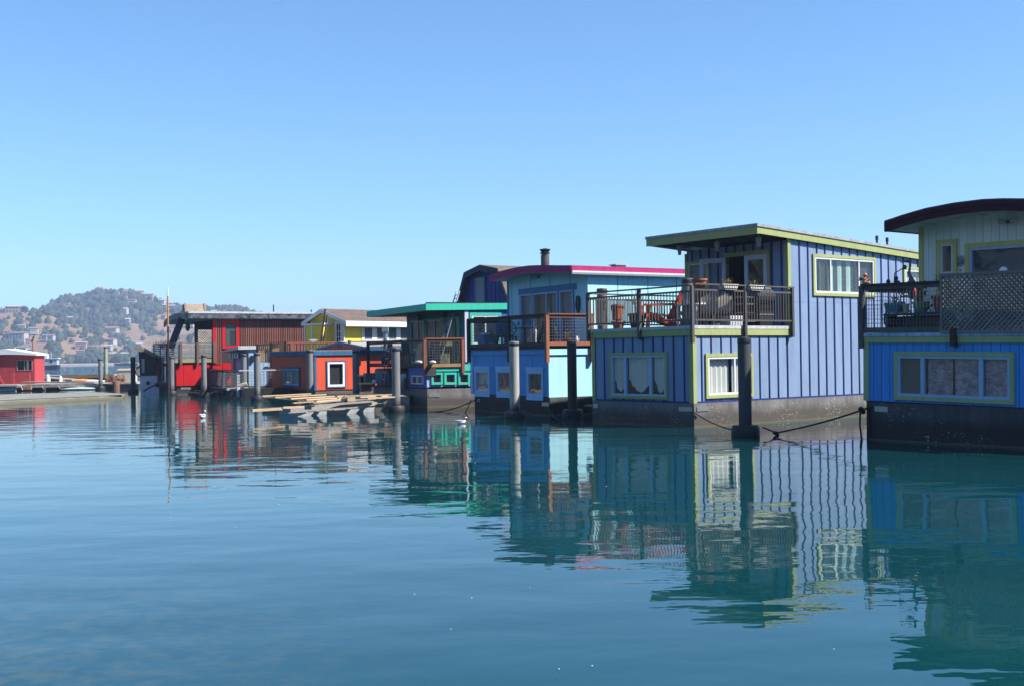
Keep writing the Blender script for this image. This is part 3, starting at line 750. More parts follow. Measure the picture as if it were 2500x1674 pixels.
for i in range(7): bx('soffit_joist', SOFF, roof, XR + .05, XU, .3 + i * .6, .34 + i * .6, rt(XR) - .30, rt(XR) - .2)
for (px, py) in ((1659, 612), (1751, 604), (1852, 592)):
    y = V.f(px, py, 3.1)[0]; zt = rt(3.1) - .2
    m = MB(); m.lathe([(.035, -.01), (.035, -.07), (.085, -.08), (.085, -.2), (.055, -.24), (.055, -.33), (.03, -.36)], (3.1, y, zt), 12); smooth_angle(m.build('soffit_lamp', plain('frosted_lamp_glass', (.3, .32, .34), .3), roof))
for px in (2141, 2166):
    x = V.s(px, 600, 1.6)[0]; m = MB(); m.loft([(x, 1.6, rt(x)), (x, 1.6, rt(x) + .62)], .035, 10); m.loft([(x, 1.6, rt(x) + .56), (x, 1.6, rt(x) + .7)], .05, 10); m.build('vent_pipe', BLACKM, roof)
# balcony railings: over the water and along the side
railing(V, V.o, (-.10, W1 + .08), (-.10, -.08), 2.8, 3.86, [(.0, 2.42), (.515, 2.42), (1.0, 2.3)], label='balcony railing facing the water')
railing(V, V.o, (-.04, -.12), (XU + .05, -.12), 2.8, 3.9, [(.49, 2.42), (.985, 2.45)], label='balcony railing above the sunny side')
railing(V, V.o, (.0, W1 + .06), (XU - .05, W1 + .06), 2.8, 3.84, [(.5, 2.5)], label='balcony railing on the far side')

# ------------------------------------------------------------------ on the violet balcony
ORANGE = paint('orange_chair_paint', (.72, .12, .03), .45, .04, .08)
def adirondack(loc, rz, lab, mat, grp=None):
    o = thing('patio_chair', lab, 'chair', loc, rz, grp)
    for i in range(5): m = MB(); a = (i - 2) * .1; m.beam((-.18, a * .8, .25), (-.55, a * 1.15, 1.0 - abs(a) * .5), .085, .02, up=(0, 1, 0)); m.build('back_slat', mat, o)
    for i in range(5): bx('seat_slat', mat, o, -.2 + i * .12, -.1 + i * .12, -.27, .27, .3 + i * .02, .32 + i * .02)
    for s in (-1, 1):
        m = MB(); m.beam((.42, s * .3, 0), (.38, s * .3, .55), .09, .03, up=(0, 1, 0)); m.build('leg', mat, o)
        m = MB(); m.beam((-.5, s * .27, 0), (.4, s * .27, .36), .03, .1); m.build('leg', mat, o)
        m = MB(); m.beam((-.42, s * .33, .58), (.48, s * .33, .57), .12, .025); m.build('armrest', mat, o)
    m = MB(); m.beam((-.42, -.34, .56), (-.42, .34, .56), .06, .03); m.build('back_rail', mat, o)
    o.scale = (1.3,) * 3; return o
def vat(px, py, yd): return V.s(px, py, yd)[0]
adirondack(V.w(1.0, 2.15, ZD), V.yaw + rad(150), 'orange wooden deck chair nearest the terracotta pots on the balcony', ORANGE)
adirondack(V.w(1.55, 1.45, ZD), V.yaw + rad(-150), 'orange-red wooden deck chair beside the white table legs', paint('red_chair_paint', (.5, .06, .03), .5, .04, .08))
pot(V.w(.35, 3.33, ZD), .19, .30, TERRA, 'terracotta pot standing upright under a tipped pot')
pot(V.w(.37, 3.40, ZD + .34), .2, .42, paint('orange_grey_pot', (.42, .13, .07), .7, .02, .4), 'large tipped terracotta pot stacked on a smaller one', tilt=(rad(-12), rad(4)))
pot(V.w(.45, 2.62, ZD), .26, .5, plain('charcoal_pot', (.05, .045, .05), .6), 'charcoal pot with a leggy leafy shrub on the balcony', plant=LEAFD, ph=.75)
pot(V.w(.75, 3.0, ZD), .17, .28, plain('brown_pot', (.12, .06, .04), .6), 'small brown pot with a low plant behind the railing', plant=LEAFD, ph=.3)
o = V.thing('patio_table', 'white plastic patio table behind the orange chairs', 'table', 1.1, .9, ZD)
bx('tabletop', WHITE, o, -.42, .42, -.42, .42, .68, .72)
for a in (-1, 1):
    for b in (-1, 1): bx('leg', WHITE, o, a * .36 - .025, a * .36 + .025, b * .36 - .025, b * .36 + .025, 0, .68)
pot(V.w(.20, -.02 + .25, 3.0), .21, .34, TERRA, 'round terracotta planter by the corner post of the violet balcony', name='planter', cat='planter')
bpy.data.objects['planter'].location = V.w(.42, .12, 3.72)
s_ = V.thing('plant_stand', 'slim black stand holding the terracotta planter at the corner', 'plant stand', .42, .12, ZD)
m = MB(); m.lathe([(.17, 0), (.03, .03), (.03, .98), (.16, 1.02)], n=10); m.build('stand', BLACKM, s_)
def canvas_chair(loc, rz, lab):
    o = thing('draped_chair', lab, 'chair', loc, rz, 'chairs draped with pale covers')
    m = MB(); vs = []; fs = []
    prof = [(-.28, .98, .10), (-.25, .9, .24), (-.2, .55, .28), (-.12, .45, .29), (.18, .42, .3), (.3, .3, .3), (.33, .05, .27)]
    for (x, z, w) in prof: vs += [(x, -w, z - .02), (x, -w * .5, z), (x, 0, z + .01), (x, w * .5, z), (x, w, z - .02)]
    for i in range(len(prof) - 1):
        for j in range(4): fs.append((i * 5 + j, i * 5 + j + 1, i * 5 + j + 6, i * 5 + j + 5))
    m.add(vs, fs); smooth_angle(m.build('cover', plain('canvas_cover', (.62, .58, .5), .9), o), 60)
    for s in (-1, 1): m = MB(); m.beam((.28, s * .26, 0), (-.25, s * .24, .9), .03); m.build('leg', BLACKM, o); m = MB(); m.beam((-.28, s * .26, 0), (.2, s * .26, .42), .03); m.build('leg', BLACKM, o)
    return o
canvas_chair(V.w(1.25, .62, ZD), V.yaw + rad(60), 'draped chair with a pale canvas cover, left of the pair')
canvas_chair(V.w(1.75, .55, ZD), V.yaw + rad(75), 'draped chair with a pale canvas cover, beside the slatted planter')
pl = V.thing('planter_box', 'white slatted planter box with reddish flowers on the balcony floor', 'planter', 2.05, .45, ZD)
for i in range(6): bx('slat', WHITE, pl, -.27, .27, -.2 - .005, -.185, .05 + i * .055, .09 + i * .055)
bx('box', WHITE, pl, -.26, .26, -.184, .18, .03, .36); leafy(pl, (0, 0, .34), .3, .55, plain('rusty_leaves', (.22, .08, .03), .7, var=.3))
for i, (px, lab) in enumerate(((1776, 'cream trough planter in a wire basket on the rail, nearer the corner'), (1840, 'cream trough planter in a wire basket on the rail, nearer the grill'))):
    x = V.s(px, 700, -.12)[0]; o = V.thing('rail_planter', lab, 'planter', x, -.14, 3.86)
    m = MB(); m.prism([(-.24, -.10), (.24, -.10), (.34, .06), (-.34, .06)], 'y', -.11, .11); m.build('trough', plain('cream_trough', (.7, .66, .55), .7), o)
    m = MB()
    for k in range(9): a = -.32 + k * .08; m.beam((a, -.115, .05), (a * .7, -.115, -.13), .008)
    m.beam((-.34, -.12, .03), (.34, -.12, .03), .01); m.beam((-.27, -.12, -.06), (.27, -.12, -.06), .01); w = m.build('wire_basket', BLACKM, o); w['kind'] = 'stuff'
    leafy(o, (0, 0, .05), .2, .18, LEAF if i else DRY, n=35)
# kettle on a side burner / gas grill near the house wall
g = V.thing('grill', 'small dark gas grill with closed lid against the violet wall', 'grill', 3.35, .45, ZD)
bx('cart', BLACKM, g, -.3, .3, -.22, .22, .1, .72); bx('shelf', CAP, g, -.34, .34, -.24, .24, .40, .43)
m = MB(); m.prism([(-.24, .95), (.24, .95), (.22, 1.08), (.12, 1.16), (-.12, 1.16), (-.22, 1.08)], 'x', -.38, .38); m.build('lid', plain('grill_lid', (.12, .12, .13), .3, .4), g)
bx('firebox', BLACKM, g, -.36, .36, -.24, .24, .74, .945); m = MB(); m.loft([(-.12, -.25, 1.12), (-.12, -.3, 1.17), (.12, -.3, 1.17), (.12, -.25, 1.12)], .012, 6); m.build('handle', GALV, g)
for k in range(4): m = MB(); a, b = (k % 2) * 2 - 1, (k // 2) * 2 - 1; m.box(a * .28 - .02, a * .28 + .02, b * .2 - .02, b * .2 + .02, 0, .74); m.build('leg', BLACKM, g)
g = V.thing('plant_shelf', 'low grey metal rack behind the rail beside the open door', 'shelf', 2.75, .5, ZD)
for z in (.2, .45, .7, .9): bx('shelf', GALV, g, -.28, .28, -.17, .17, z, z + .025)
for a in (-1, 1):
    for b in (-1, 1): bx('upright', BLACKM, g, a * .27 - .012, a * .27 + .012, b * .16 - .012, b * .16 + .012, 0, .93)

# ================================================================== 2. pale blue houseboat with the magenta arched roof
BLU = paint('aqua_paint', (.48, .84, .95), .45, .03, .08)
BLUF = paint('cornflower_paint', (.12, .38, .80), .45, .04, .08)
BTRIM = paint('sky_blue_trim', (.40, .72, 1.0), .4, .03, .06)
SLATE = paint('slate_blue_trim', (.10, .27, .48), .5, .03, .08)
MAG = paint('magenta_fascia', (.52, .04, .17), .45, .03, .12)
DECKW = wood('dark_stained_wood', (.05, .022, .016), (.02, .01, .008), grain=(5, 5, .7))
REDW = wood('redwood_rail', (.36, .12, .055), (.20, .06, .03), grain=(5, 5, .8))
BO = ground(1341, 1025.6, -.162)
B = House('houseboat', 'pale aqua houseboat with a magenta arched roof and stove pipe, left of the violet one', BO, 31, k=1.081)
BW, BX, BL = 4.92, 1.52, 11.0
hull(B, .02, BL, -.02, BW - .14, .72, HULLD, [('f', .02, .22, .5, .42), ('f', .02, BW - .42, .52, .2)])
lw = bx('lower_wall', DARKROOM, B.o, 1.4, BL - .1, .6, BW - .4, .7, 2.2)
def brect(H, fn, x0, ax, ay, bx_, by, *a):
    p, q = fn(ax, ay, *a), fn(bx_, by, *a); return (min(p[0], q[0]), max(p[0], q[0]), min(p[1], q[1]), max(p[1], q[1]))
bws = [brect(B, B.f, 0, 1161, 958, 1197, 901, 0), brect(B, B.f, 0, 1214, 960, 1254, 901, 0), brect(B, B.f, 0, 1288, 966, 1327, 903, 0)]
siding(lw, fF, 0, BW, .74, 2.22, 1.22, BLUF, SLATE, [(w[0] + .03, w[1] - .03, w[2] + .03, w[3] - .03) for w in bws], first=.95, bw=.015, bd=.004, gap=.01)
siding(lw, fS, 0, BL, .72, 2.22, 1.2, BLU, SLATE, [], first=.9, bw=.015, bd=.004, gap=.01)
ART = plain('art_glass_print', (.3, .08, .05), .4)
def rings(F, a, b, c, e, win):
    """a round rosette of painted rings hung in the window"""
    bx('backing', plain('dusky_backing', (.10, .07, .12), .8), win, *F.b(a, b, -.1, -.09, c, e))
    cx_, cz = b - .02, (c + e) / 2
    for r, col in ((.33, (.6, .10, .06)), (.27, (.95, .3, .1)), (.19, (.7, .10, .05)), (.13, (.02, .02, .02)), (.08, (.5, .2, .05))):
        m = MB(); pts = [(cx_ + r * math.cos(t * .3142), cz + r * 1.0 * math.sin(t * .3142)) for t in range(20)]
        pts = [(min(max(p, a), b), min(max(q, c), e)) for p, q in pts]
        k = -.088 + (.34 - r) * .02
        if F.k == 'f': m.prism(pts, 'x', F.c - k, F.c - k + .004)
        m.build('ring', plain('ring_%d' % int(r * 100), col, .6), win)
def swirls(F, a, b, c, e, win):
    bx('backing', plain('brown_panel', (.06, .035, .03), .7), win, *F.b(a, b, -.1, -.09, c, e)); rn = random.Random(3); m = MB(); mid = (a + b) / 2
    for s in (-1, 1):
        for j in range(5):
            o0 = .02 + j * .032; pts = []
            for i in range(12): t = i / 11; pts.append(F.p(mid + s * (o0 + .05 * abs(math.sin(t * 3.1 + .4)) * (1 + j * .3)) if abs(o0) < (b - a) / 2 else mid, -.08, c + (e - c) * t))
            m.loft(pts, .006, 4)
    m.build('swirl_ornament', plain('copper_ornament', (.85, .45, .28), .5), win)
    m = MB(); pts = [F.p(mid + .1 * math.cos(t / 10 * math.pi), -.08, e - .06 - .12 * math.sin(t / 10 * math.pi)) for t in range(11)]; m.loft(pts, .013, 5); m.build('arc_ornament', plain('orange_ring_paint', (.75, .25, .04), .5), win)
def wash(F, a, b, c, e, win):
    bx('blind', plain('cream_panel', (.85, .82, .74), .8), win, *F.b(a, b, -.1, -.09, c, e)); m = MB(); mid = (a + b) / 2
    pts = [(a, c), (b, c), (b - .06, c + .18), (mid + .04, c + .25), (mid, e - .15), (mid - .04, c + .25), (a + .06, c + .12)]
    m.prism(pts, 'x', F.c + .078, F.c + .086); m.build('cut_out', SHADE, win)
    m = MB(); m.loft([F.p(a + .03 + .13 * math.cos(t * .5), -.07, (c + e) / 2 + .2 * math.sin(t * .5)) for t in range(13)], .008, 5); m.build('hoop', WHITE, win)
for w, inn, lab in zip(bws, (wash, rings, swirls), ('left basement window with a cream cut-out panel', 'middle basement window with a red and orange ring rosette', 'right basement window with copper swirls')):
    window(lw, fF, *w, trim=(BTRIM, .07, .08), frame=paint('pale_violet_vinyl', (.5, .62, .85), .4, .02, .05), fw=.04, inner=inn, label=lab, td=.04)
    c = fF.b(w[0] - .02, w[1] + .02, .0, .055, w[3], w[3] + .10); bx('head_trim', BTRIM, lw, *c)
    bx('apron_trim', BTRIM, lw, *fF.b(w[0] + .02, w[1] - .0, .0, .045, w[2] - .12, w[2]))
bx('corner_board', BTRIM, B.o, -.03, .0, BW - .1, BW + .05, .74, 2.2)
dkb = bx('deck', DECKW, B.o, -.04, BL, -.03, BW + .03, 2.225, 2.30)
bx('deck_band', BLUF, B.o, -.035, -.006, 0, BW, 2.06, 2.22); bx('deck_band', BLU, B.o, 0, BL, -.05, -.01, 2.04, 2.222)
bx('shadow_gap_trim', DECKW, B.o, -.07, -.037, -.04, BW + .04, 2.225, 2.262)
# upper storey
ub = Face('f', BX); us = Face('s', 0)
uw = bx('upper_wall', DARKROOM, B.o, BX + 1.2, BL - .1, .7, BW - .3, 2.3, 4.4)
ax0 = .82
arch = [B.f(px, py, ax0) for px, py in ((1390, 651), (1365, 650.5), (1340, 650), (1316, 650), (1292, 651), (1270, 654), (1250, 658), (1222, 665), (1196, 673))]
arch[0] = (-.128, arch[0][1])
def az(y):
    pts = sorted(arch)
    for (a, u), (b, v) in zip(pts, pts[1:]):
        if y <= b: return u + (v - u) * (max(y, a) - a) / (b - a)
    return pts[-1][1]
dtr = brect(B, B.f, 0, 1269, 790, 1404, 698, BX)           # trim around the three glazed openings
dh = B.f(1330, 703, BX)[1]
ops = [brect(B, B.f, 0, 1272, 790, 1299, 716, BX), brect(B, B.f, 0, 1303, 790, 1362, 711, BX), brect(B, B.f, 0, 1368, 790, 1400, 708, BX)]
ops = [(a, b, 2.34, d) for a, b, c, d in ops]; tz = min(o[3] for o in ops); tz = dh - .16
ops = [(a, b, c, tz) for a, b, c, d in ops]
siding(uw, ub, 0, BW, 2.3, lambda h: az(h) - .18, 1.22, BLU, SLATE, ops, first=1.0, bw=.02, bd=.004, gap=.01)
lip = [(0 + i * .82) for i in range(7)]
top_ = lambda h: az(0) - .16
siding(uw, us, BX, BL, 2.3, az(0) - .19, 1.2, BLU, SLATE, [], first=1.2, bw=.02, bd=.004, gap=.01)
bx('upper_wall', BLU, B.o, BX, BL, BW, BW + .06, 2.3, az(BW) - .18); bx('lower_wall', BLUF, B.o, .0, BL, BW - .06, BW, .74, 2.2); bx('rear_wall', BLU, B.o, BL - .05, BL, 0, BW, .74, 4.3)
bx('corner_board', SLATE, B.o, BX - .03, BX - .0, BW - .02, BW + .05, 2.3, az(BW) - .2)
bx('door_head_trim', SLATE, uw, *ub.b(ops[2][0] - .18, ops[0][1] + .1, .0, .03, tz, tz + .2))
for k, (a, b, c, d) in enumerate(ops):
    window(uw, ub, a, b, c, d, frame=MATS['pale_violet_vinyl'], fw=.05, mull=() if k != 1 else (.45,), name='sliding_door' if k == 1 else 'window', glass=GLASS,
           inner=shade(plain('lilac_blind', (.30, .33, .42), .9), 0, -.12) if k != 1 else multi(curtains(plain('dim_curtain', (.2, .2, .2), .9), 6, ((.5, .95),), -.2), curtains(plain('lilac_blind', (.30, .33, .42), .9), 2, ((0, .35),), -.12)))
    for q in (a - .05, b + .0): bx('jamb_trim', SLATE, uw, *ub.b(q, q + .05, .0, .028, 2.32, tz))
# arched roof with deep magenta barge board
rise = lambda x: (x - ax0) * .012
m = MB(); pr = arch + [(y, z - .2) for y, z in reversed(arch)]; m.prism(pr, 'x', ax0 + .03, BL + .3); rf = m.build('roof', paint('aqua_soffit', (.3, .6, .68), .6, .02, .05), B.o)
m = MB(); m.prism(arch[:] + [(y, z + .03) for y, z in reversed(arch)], 'x', ax0 - .03, BL + .3); m.build('membrane', plain('dark_roofing', (.07, .085, .1), .8), rf)
for (o0, o1, x) in ((-.002, -.10, ax0 - .035), (-.102, -.215, ax0 - .015)):
    m = MB(); m.prism([(y, z + o0) for y, z in arch] + [(y, z + o1) for y, z in reversed(arch)], 'x', x, ax0 + .028); m.build('fascia', MAG, rf)
e0 = arch[0]
m = MB(); m.box(ax0, BL + .3, -.16, -.13, e0[1] - .13, e0[1] + .02); m.build('fascia', MAG, rf)
m = MB(); m.prism([(-.165, e0[1] - .14), (-.235, e0[1] - .14), (-.235, e0[1] - .19), (-.21, e0[1] - .25), (-.165, e0[1] - .25)], 'x', ax0 - .02, BL + .3); m.build('gutter', WHITE, rf)
yl = arch[-1]
m = MB(); m.box(ax0, BL + .3, yl[0] - .02, yl[0] + .02, yl[1] - .2, yl[1]); m.build('fascia', MAG, rf)
yc, zc = B.f(1331, 650, 3.0)
m = MB(); m.lathe([(.155, az(3.5) - .4), (.155, 5.62), (.12, 5.63), (.12, 5.66)], (3.0, yc, 0), 14); ch = smooth_angle(m.build('stove_pipe', plain('weathered_pipe', (.22, .18, .16), .5, .4, bs=7, var=.3), rf))
m = MB(); m.lathe([(.18, 5.66), (.18, 5.70), (.13, 5.72), (.2, 5.80), (.2, 5.82), (.02, 5.86)], (3.0, yc, 0), 14); m.build('pipe_cap', BLACKM, ch)
xv = B.s(1512, 650, 1.2)[0]; m = MB(); m.box(xv - .2, xv + .2, 1.1, 1.4, az(1.2), az(1.2) + .1); m.box(xv - .26, xv + .26, 1.05, 1.45, az(1.2) + .1, az(1.2) + .13); m.build('roof_vent', CAP, rf)
yy, zz = B.f(1314, 677, BX); floodlight(uw, (BX, yy, zz), (-1, 0))
yy, zz = B.f(1413, 743, BX)
pq = thing('wall_ornament', 'dark carved driftwood plaque on the aqua wall beside the doors', 'plaque', B.w(BX - .03, yy, zz), B.yaw)
m = MB(); rn = random.Random(2); pts = []
for i in range(18): t = 2 * math.pi * i / 18; pts.append((.12 * math.cos(t) * (1 + rn.uniform(-.15, .12)) * (1.0 if math.sin(t) > -.6 else .8), .30 * math.copysign(abs(math.sin(t)) ** .6, math.sin(t)) + rn.uniform(-.015, .015)))
m.prism(pts, 'x', -.03, .02); m.build('plaque', wood('driftwood', (.06, .05, .05), (.02, .02, .02)), pq)
# deck rail: dark stained posts, redwood cap on the sunny side, hog-wire panels
def wire_rail(H, par, P, Q, z0, z1, posts, zb, capm, postm, lowm, lab=None, sp=.1, capw=.14, kick=.12, wz0=None):
    P3, Q3 = Vector((*P, 0)), Vector((*Q, 0)); m = MB(); m.beam((P3.x, P3.y, z1), (Q3.x, Q3.y, z1), capw, .04); top = m.build('railing', capm, par, label=lab)
    m = MB(); m.beam((P3.x, P3.y, z1 - .07), (Q3.x, Q3.y, z1 - .07), .04, .09); m.build('rail', postm if capm is postm else lowm, top)
    m = MB(); m.beam((P3.x, P3.y, z0 + kick), (Q3.x, Q3.y, z0 + kick), .05, .12); m.build('rail', lowm, top)
    for t in posts:
        p = P3.lerp(Q3, t); m = MB(); m.beam((p.x, p.y, zb), (p.x, p.y, z1 - .02), .11); m.build('post', postm, top)
    wiremesh(top, P3, Q3, z0 + kick + .06, z1 - .11, sp); return top
wire_rail(B, B.o, (-.07, BW + .06), (-.07, -.05), 2.26, 3.30, (0, .54), 1.83, DECKW, DECKW, DECKW, 'dark stained wire railing facing the water')
wire_rail(B, B.o, (-.10, -.09), (BX + .15, -.09), 2.26, 3.30, (.0, .955), 1.80, REDW, REDW, REDW, 'redwood wire railing on the sunny side')
wire_rail(B, B.o, (.0, BW + .05), (BX, BW + .05), 2.26, 3.28, (.97,), 2.1, DECKW, DECKW, DECKW, 'dark stained wire railing on the far side')
# things on that deck
o = B.thing('garden_seat', 'dark wheel-backed garden seat on the aqua houseboat deck', 'garden seat', .55, 3.3, 2.3, 90)
m = MB(); m.loft([(0, .32 * math.cos(t * .3142), .68 + .26 * math.sin(t * .3142)) for t in range(21)], .018, 6); m.build('wheel_rim', BLACKM, o)
for k in range(5): m = MB(); a = k * math.pi / 5; m.beam((0, .3 * math.cos(a), .68 + .25 * math.sin(a)), (0, -.3 * math.cos(a), .68 - .25 * math.sin(a)), .015); m.build('spoke', BLACKM, o)
bx('seat', DECKW, o, -.05, .42, -.33, .33, .38, .42)
for a in (0, .38):
    for b in (-.3, .3): bx('leg', BLACKM, o, a - .02, a + .02, b - .02, b + .02, 0, .38)
o = B.thing('patio_table', 'dark round patio table with blue bottles on the aqua houseboat deck', 'table', .75, 2.6, 2.3)
m = MB(); m.lathe([(.02, .66), (.42, .67), (.42, .70), (.02, .71)], n=16); m.build('tabletop', BLACKM, o); m = MB(); m.lathe([(.25, 0), (.04, .04), (.03, .66)], n=10); m.build('pedestal', BLACKM, o)
for k in range(5):
    q = thing('bottle', 'blue-green glass bottle standing on the dark patio table', 'bottle', B.w(.75 + .2 * math.cos(k * 1.3), 2.6 + .22 * math.sin(k * 1.3), 3.01), 0, 'bottles on the dark patio table')
    m = MB(); m.lathe([(.03, 0), (.035, .12), (.012, .16), (.012, .22)], n=8); m.build('bottle_body', plain('blue_bottle_glass', (.05, .25, .4), .1), q)
def simple_chair(H, x, y, z, rz, mat, lab, grp=None):
    o = H.thing('patio_chair', lab, 'chair', x, y, z, rz, grp); bx('seat', mat, o, -.22, .22, -.22, .22, .42, .45); m = MB(); m.prism([(-.24, .45), (-.21, .45), (-.3, .92), (-.33, .92)], 'y', -.21, .21); m.build('backrest', mat, o)
    for a in (-1, 1):
        for b in (-1, 1): bx('leg', BLACKM, o, a * .2 - .015, a * .2 + .015, b * .2 - .015, b * .2 + .015, 0, .42)
    return o
simple_chair(B, 1.0, 1.95, 2.3, 200, BLACKM, 'black metal patio chair beyond the pale statuette')
simple_chair(B, .8, 3.95, 2.3, 20, paint('blue_bin_paint', (.10, .2, .42), .5), 'dull blue patio chair behind the dark railing post')
o = B.thing('storage_bin', 'light blue storage bin on the aqua houseboat deck', 'bin', .4, 4.45, 2.3); m = MB(); m.prism([(-.3, 0), (.3, 0), (.36, .5), (-.36, .5)], 'y', -.22, .22); m.build('bin', paint('bin_blue', (.2, .34, .6), .5), o); bx('lid', WHITE, o, -.3, .0, -.2, .1, .505, .56)
pot(B.w(.35, 4.8, 2.3), .13, .25, BLACKM, 'black pot with a tangled climber against the dark post', plant=DRY, ph=.75)
pot(B.w(.3, 4.0, 2.3), .12, .2, plain('aqua_pot', (.1, .45, .4), .5), 'aqua pot with trailing green plant on the deck', plant=LEAFD, ph=.6)
pot(B.w(.55, 1.35 - .9, 2.36), .11, .16, TERRA, 'small terracotta pot left of the grassy planter', plant=LEAF, ph=.5)
pot(B.w(.80, .12, 2.40), .17, .16, TERRA, 'terracotta bowl overflowing with yellow-green grass', plant=plain('yellow_grass', (.38, .32, .06), .8, var=.2), ph=.26)
pot(B.w(.45, .1, 2.40), .07, .09, TERRA, 'little terracotta saucer pot on the redwood ledge')
o = B.thing('pitcher', 'white ceramic pitcher at the end of the redwood ledge', 'pitcher', 1.12, .08, 2.40); m = MB(); m.lathe([(.05, 0), (.085, .05), (.08, .12), (.04, .2), (.055, .26)], n=12); smooth_angle(m.build('body', WHITE, o)); m = MB(); m.loft([(.06, 0, .2), (.12, 0, .18), (.11, 0, .08), (.07, 0, .06)], .01, 6); m.build('handle', WHITE, o)
o = B.thing('statuette', 'slender white bird statuette standing near the redwood corner post', 'statuette', .15, .95, 2.3)
m = MB(); m.loft([(0, 0, .05), (0, .02, .25), (0, -.01, .5), (0, .02, .62), (0, .06, .72), (0, .02, .82), (0, -.04, .86)], [(.025, .03), (.022, .022), (.03, .04), (.035, .05), (.02, .02), (.03, .035), (.01, .01)], 8); smooth_angle(m.build('figure', plain('white_plaster', (.65, .62, .55), .6), o)); m = MB(); m.lathe([(.1, 0), (.1, .05)], n=10); m.build('base', BLACKM, o)
# little platform with table between the aqua and violet boats
o = B.thing('float_platform', 'narrow grey plank platform between the aqua and violet houseboats', 'platform', 2.3, -.95, 0)
for k in range(4): bx('plank', GREYWD, o, -1.5, 1.3, -.55 + k * .24, -.33 + k * .24, .46, .51)
m = MB()
for a in (-1.1, 0, 1.0): m.beam((a, -.4, -.5), (a + .3, .3, .46), .05); m.beam((a + .3, -.4, .46), (a, .3, -.5), .05)
m.build('cross_brace', BLACKM, o)['kind'] = 'stuff'
o = B.thing('side_table', 'small round grey table on the plank platform', 'table', 2.25, -.75, .51); m = MB(); m.lathe([(.02, .72), (.26, .74), (.28, .78), (.05, .80)], n=14); m.build('tabletop', SLATE, o); bx('leg', SLATE, o, -.1, .1, -.1, .1, 0, .72)

# ================================================================== 3. bright blue and cream houseboat at the right
RBL = paint('cerulean_paint', (.07, .36, .88), .42, .05, .08)
CREAM = paint('cream_siding', (1.0, .98, .88), .5, .03, .06)
YEL = paint('mustard_trim', (.80, .66, .22), .5, .03, .08)
OLIVE = paint('sage_trim', (.46, .52, .26), .5, .03, .08)
MAROON = paint('maroon_fascia', (.085, .015, .03), .5, .03, .1)
RO = ground(2112, 1073)
R = House('houseboat', 'cerulean and cream houseboat with maroon arched roof and lattice screen at the right edge', RO, 37, lst=1.0)
RW, RX, RL = -8.0, 2.13, 11.0
hull(R, .03, RL, RW, -.02, .88, HULLD, [('f', .03, -.42, .72, .34)])
rwl = bx('lower_wall', DARKROOM, R.o, 1.1, RL - .1, RW + .1, -.6, .9, 2.1)
rw = (R.f(2478, 985)[0], R.f(2185, 856)[0], R.f(2186, 974)[1], R.f(2300, 858)[1])
siding(rwl, fF, RW, 0, .90, 2.22, .205, RBL, None, [(rw[0] + .03, rw[1] - .03, rw[2] + .03, rw[3] - .03)], first=.18, gap=.012, pname='board')
bx('lower_wall', RBL, R.o, .02, RL, -.06, .0, .88, 2.22); bx('rear_wall', RBL, R.o, RL - .06, RL, RW, -.06, .88, 2.22)
def foil(F, a, b, c, e, win):
    w = b - a; fm = plain('crinkled_film', (.75, .52, .57), .3, .25, bs=5, var=.3)
    if 'crinkled_done' not in MATS:
        N, L = fm.node_tree.nodes, fm.node_tree.links; bump(N, L, tex(N, L, 5, 4, stretch=(1, 1, 1.5)), N['Principled BSDF'], 1.0, .09); MATS['crinkled_done'] = fm
    bx('screen', plain('grey_insect_screen', (.14, .17, .15), .8), win, *F.b(a + w * .77, b, -.06, -.05, c, e))
    for (p, q) in ((.02, .22), (.27, .49), (.51, .74)):
        drape(F, a + w * p, a + w * q, c + .02, e - .03, -.07, 2, .012, n=8).build('film_sheet', fm, win)
window(rwl, fF, *rw, trim=(YEL if False else OLIVE, .09), frame=MATS['pale_blue_vinyl'], fw=.06, mull=(.245, .765), inner=foil, mw=.09, label='wide window with crinkled reflective film and a dark screened light')
bx('corner_board', OLIVE, R.o, -.03, .0, -.12, .02, .90, 2.2)
bx('deck_band', OLIVE, R.o, -.045, -.0, RW, .03, 2.20, 2.335); bx('deck_cap', paint('pale_blue_cap', (.5, .68, .85), .6, .02, .3), R.o, -.06, .02, RW, .05, 2.338, 2.415)
dr = bx('deck', GREYWD, R.o, .0, RX, RW, 0, 2.23, 2.34)
for i in range(14): bx('deck_board', GREYWD, dr, .03 + i * .15, .03 + i * .15 + .142, RW, -.02, 2.342, 2.37)
ruf = Face('f', RX)
rup = bx('upper_wall', DARKROOM, R.o, RX + 1.2, RL - .1, RW + .1, -.6, 2.4, 4.6)
nwz = R.f(2310, 586, RX)[1]; nw = (R.f(2338, 620, RX)[0], R.f(2289, 620, RX)[0], 3.0, nwz)
sdz = R.f(2400, 593, RX)[1]; sd = (RW + 2.6, R.f(2358, 620, RX)[0], 2.42, sdz)
rarch = [R.f(px, py, 1.3) for px, py in ((2161, 543), (2180, 537), (2200, 530), (2230, 521), (2262, 512), (2330, 499), (2400, 490.5), (2450, 488.5), (2500, 489))]
mid_ = RW / 2
ys = [p[0] for p in rarch]
lastz = rarch[-1][1]
rarch += [(y, lastz - .018 * (y - rarch[8][0]) ** 2 * 1.0) for y in (-3.9, -4.6, -5.4, -6.2, -7.0, -7.8, -8.5)] if rarch[-1][0] > -3.9 else []
rs_ = sorted(rarch)
def raz(y):
    for (a, u), (b, v) in zip(rs_, rs_[1:]):
        if y <= b: return u + (v - u) * (max(y, a) - a) / (b - a)
    return rs_[-1][1]
siding(rup, ruf, RW, 0, 2.40, lambda h: raz(h) - .19, .2, CREAM, None, [(nw[0] + .03, nw[1] - .03, nw[2] + .03, nw[3] - .03), (sd[0] + .03, sd[1] - .03, sd[2] - .1, sd[3] - .03)], first=.17, gap=.01, pname='board')
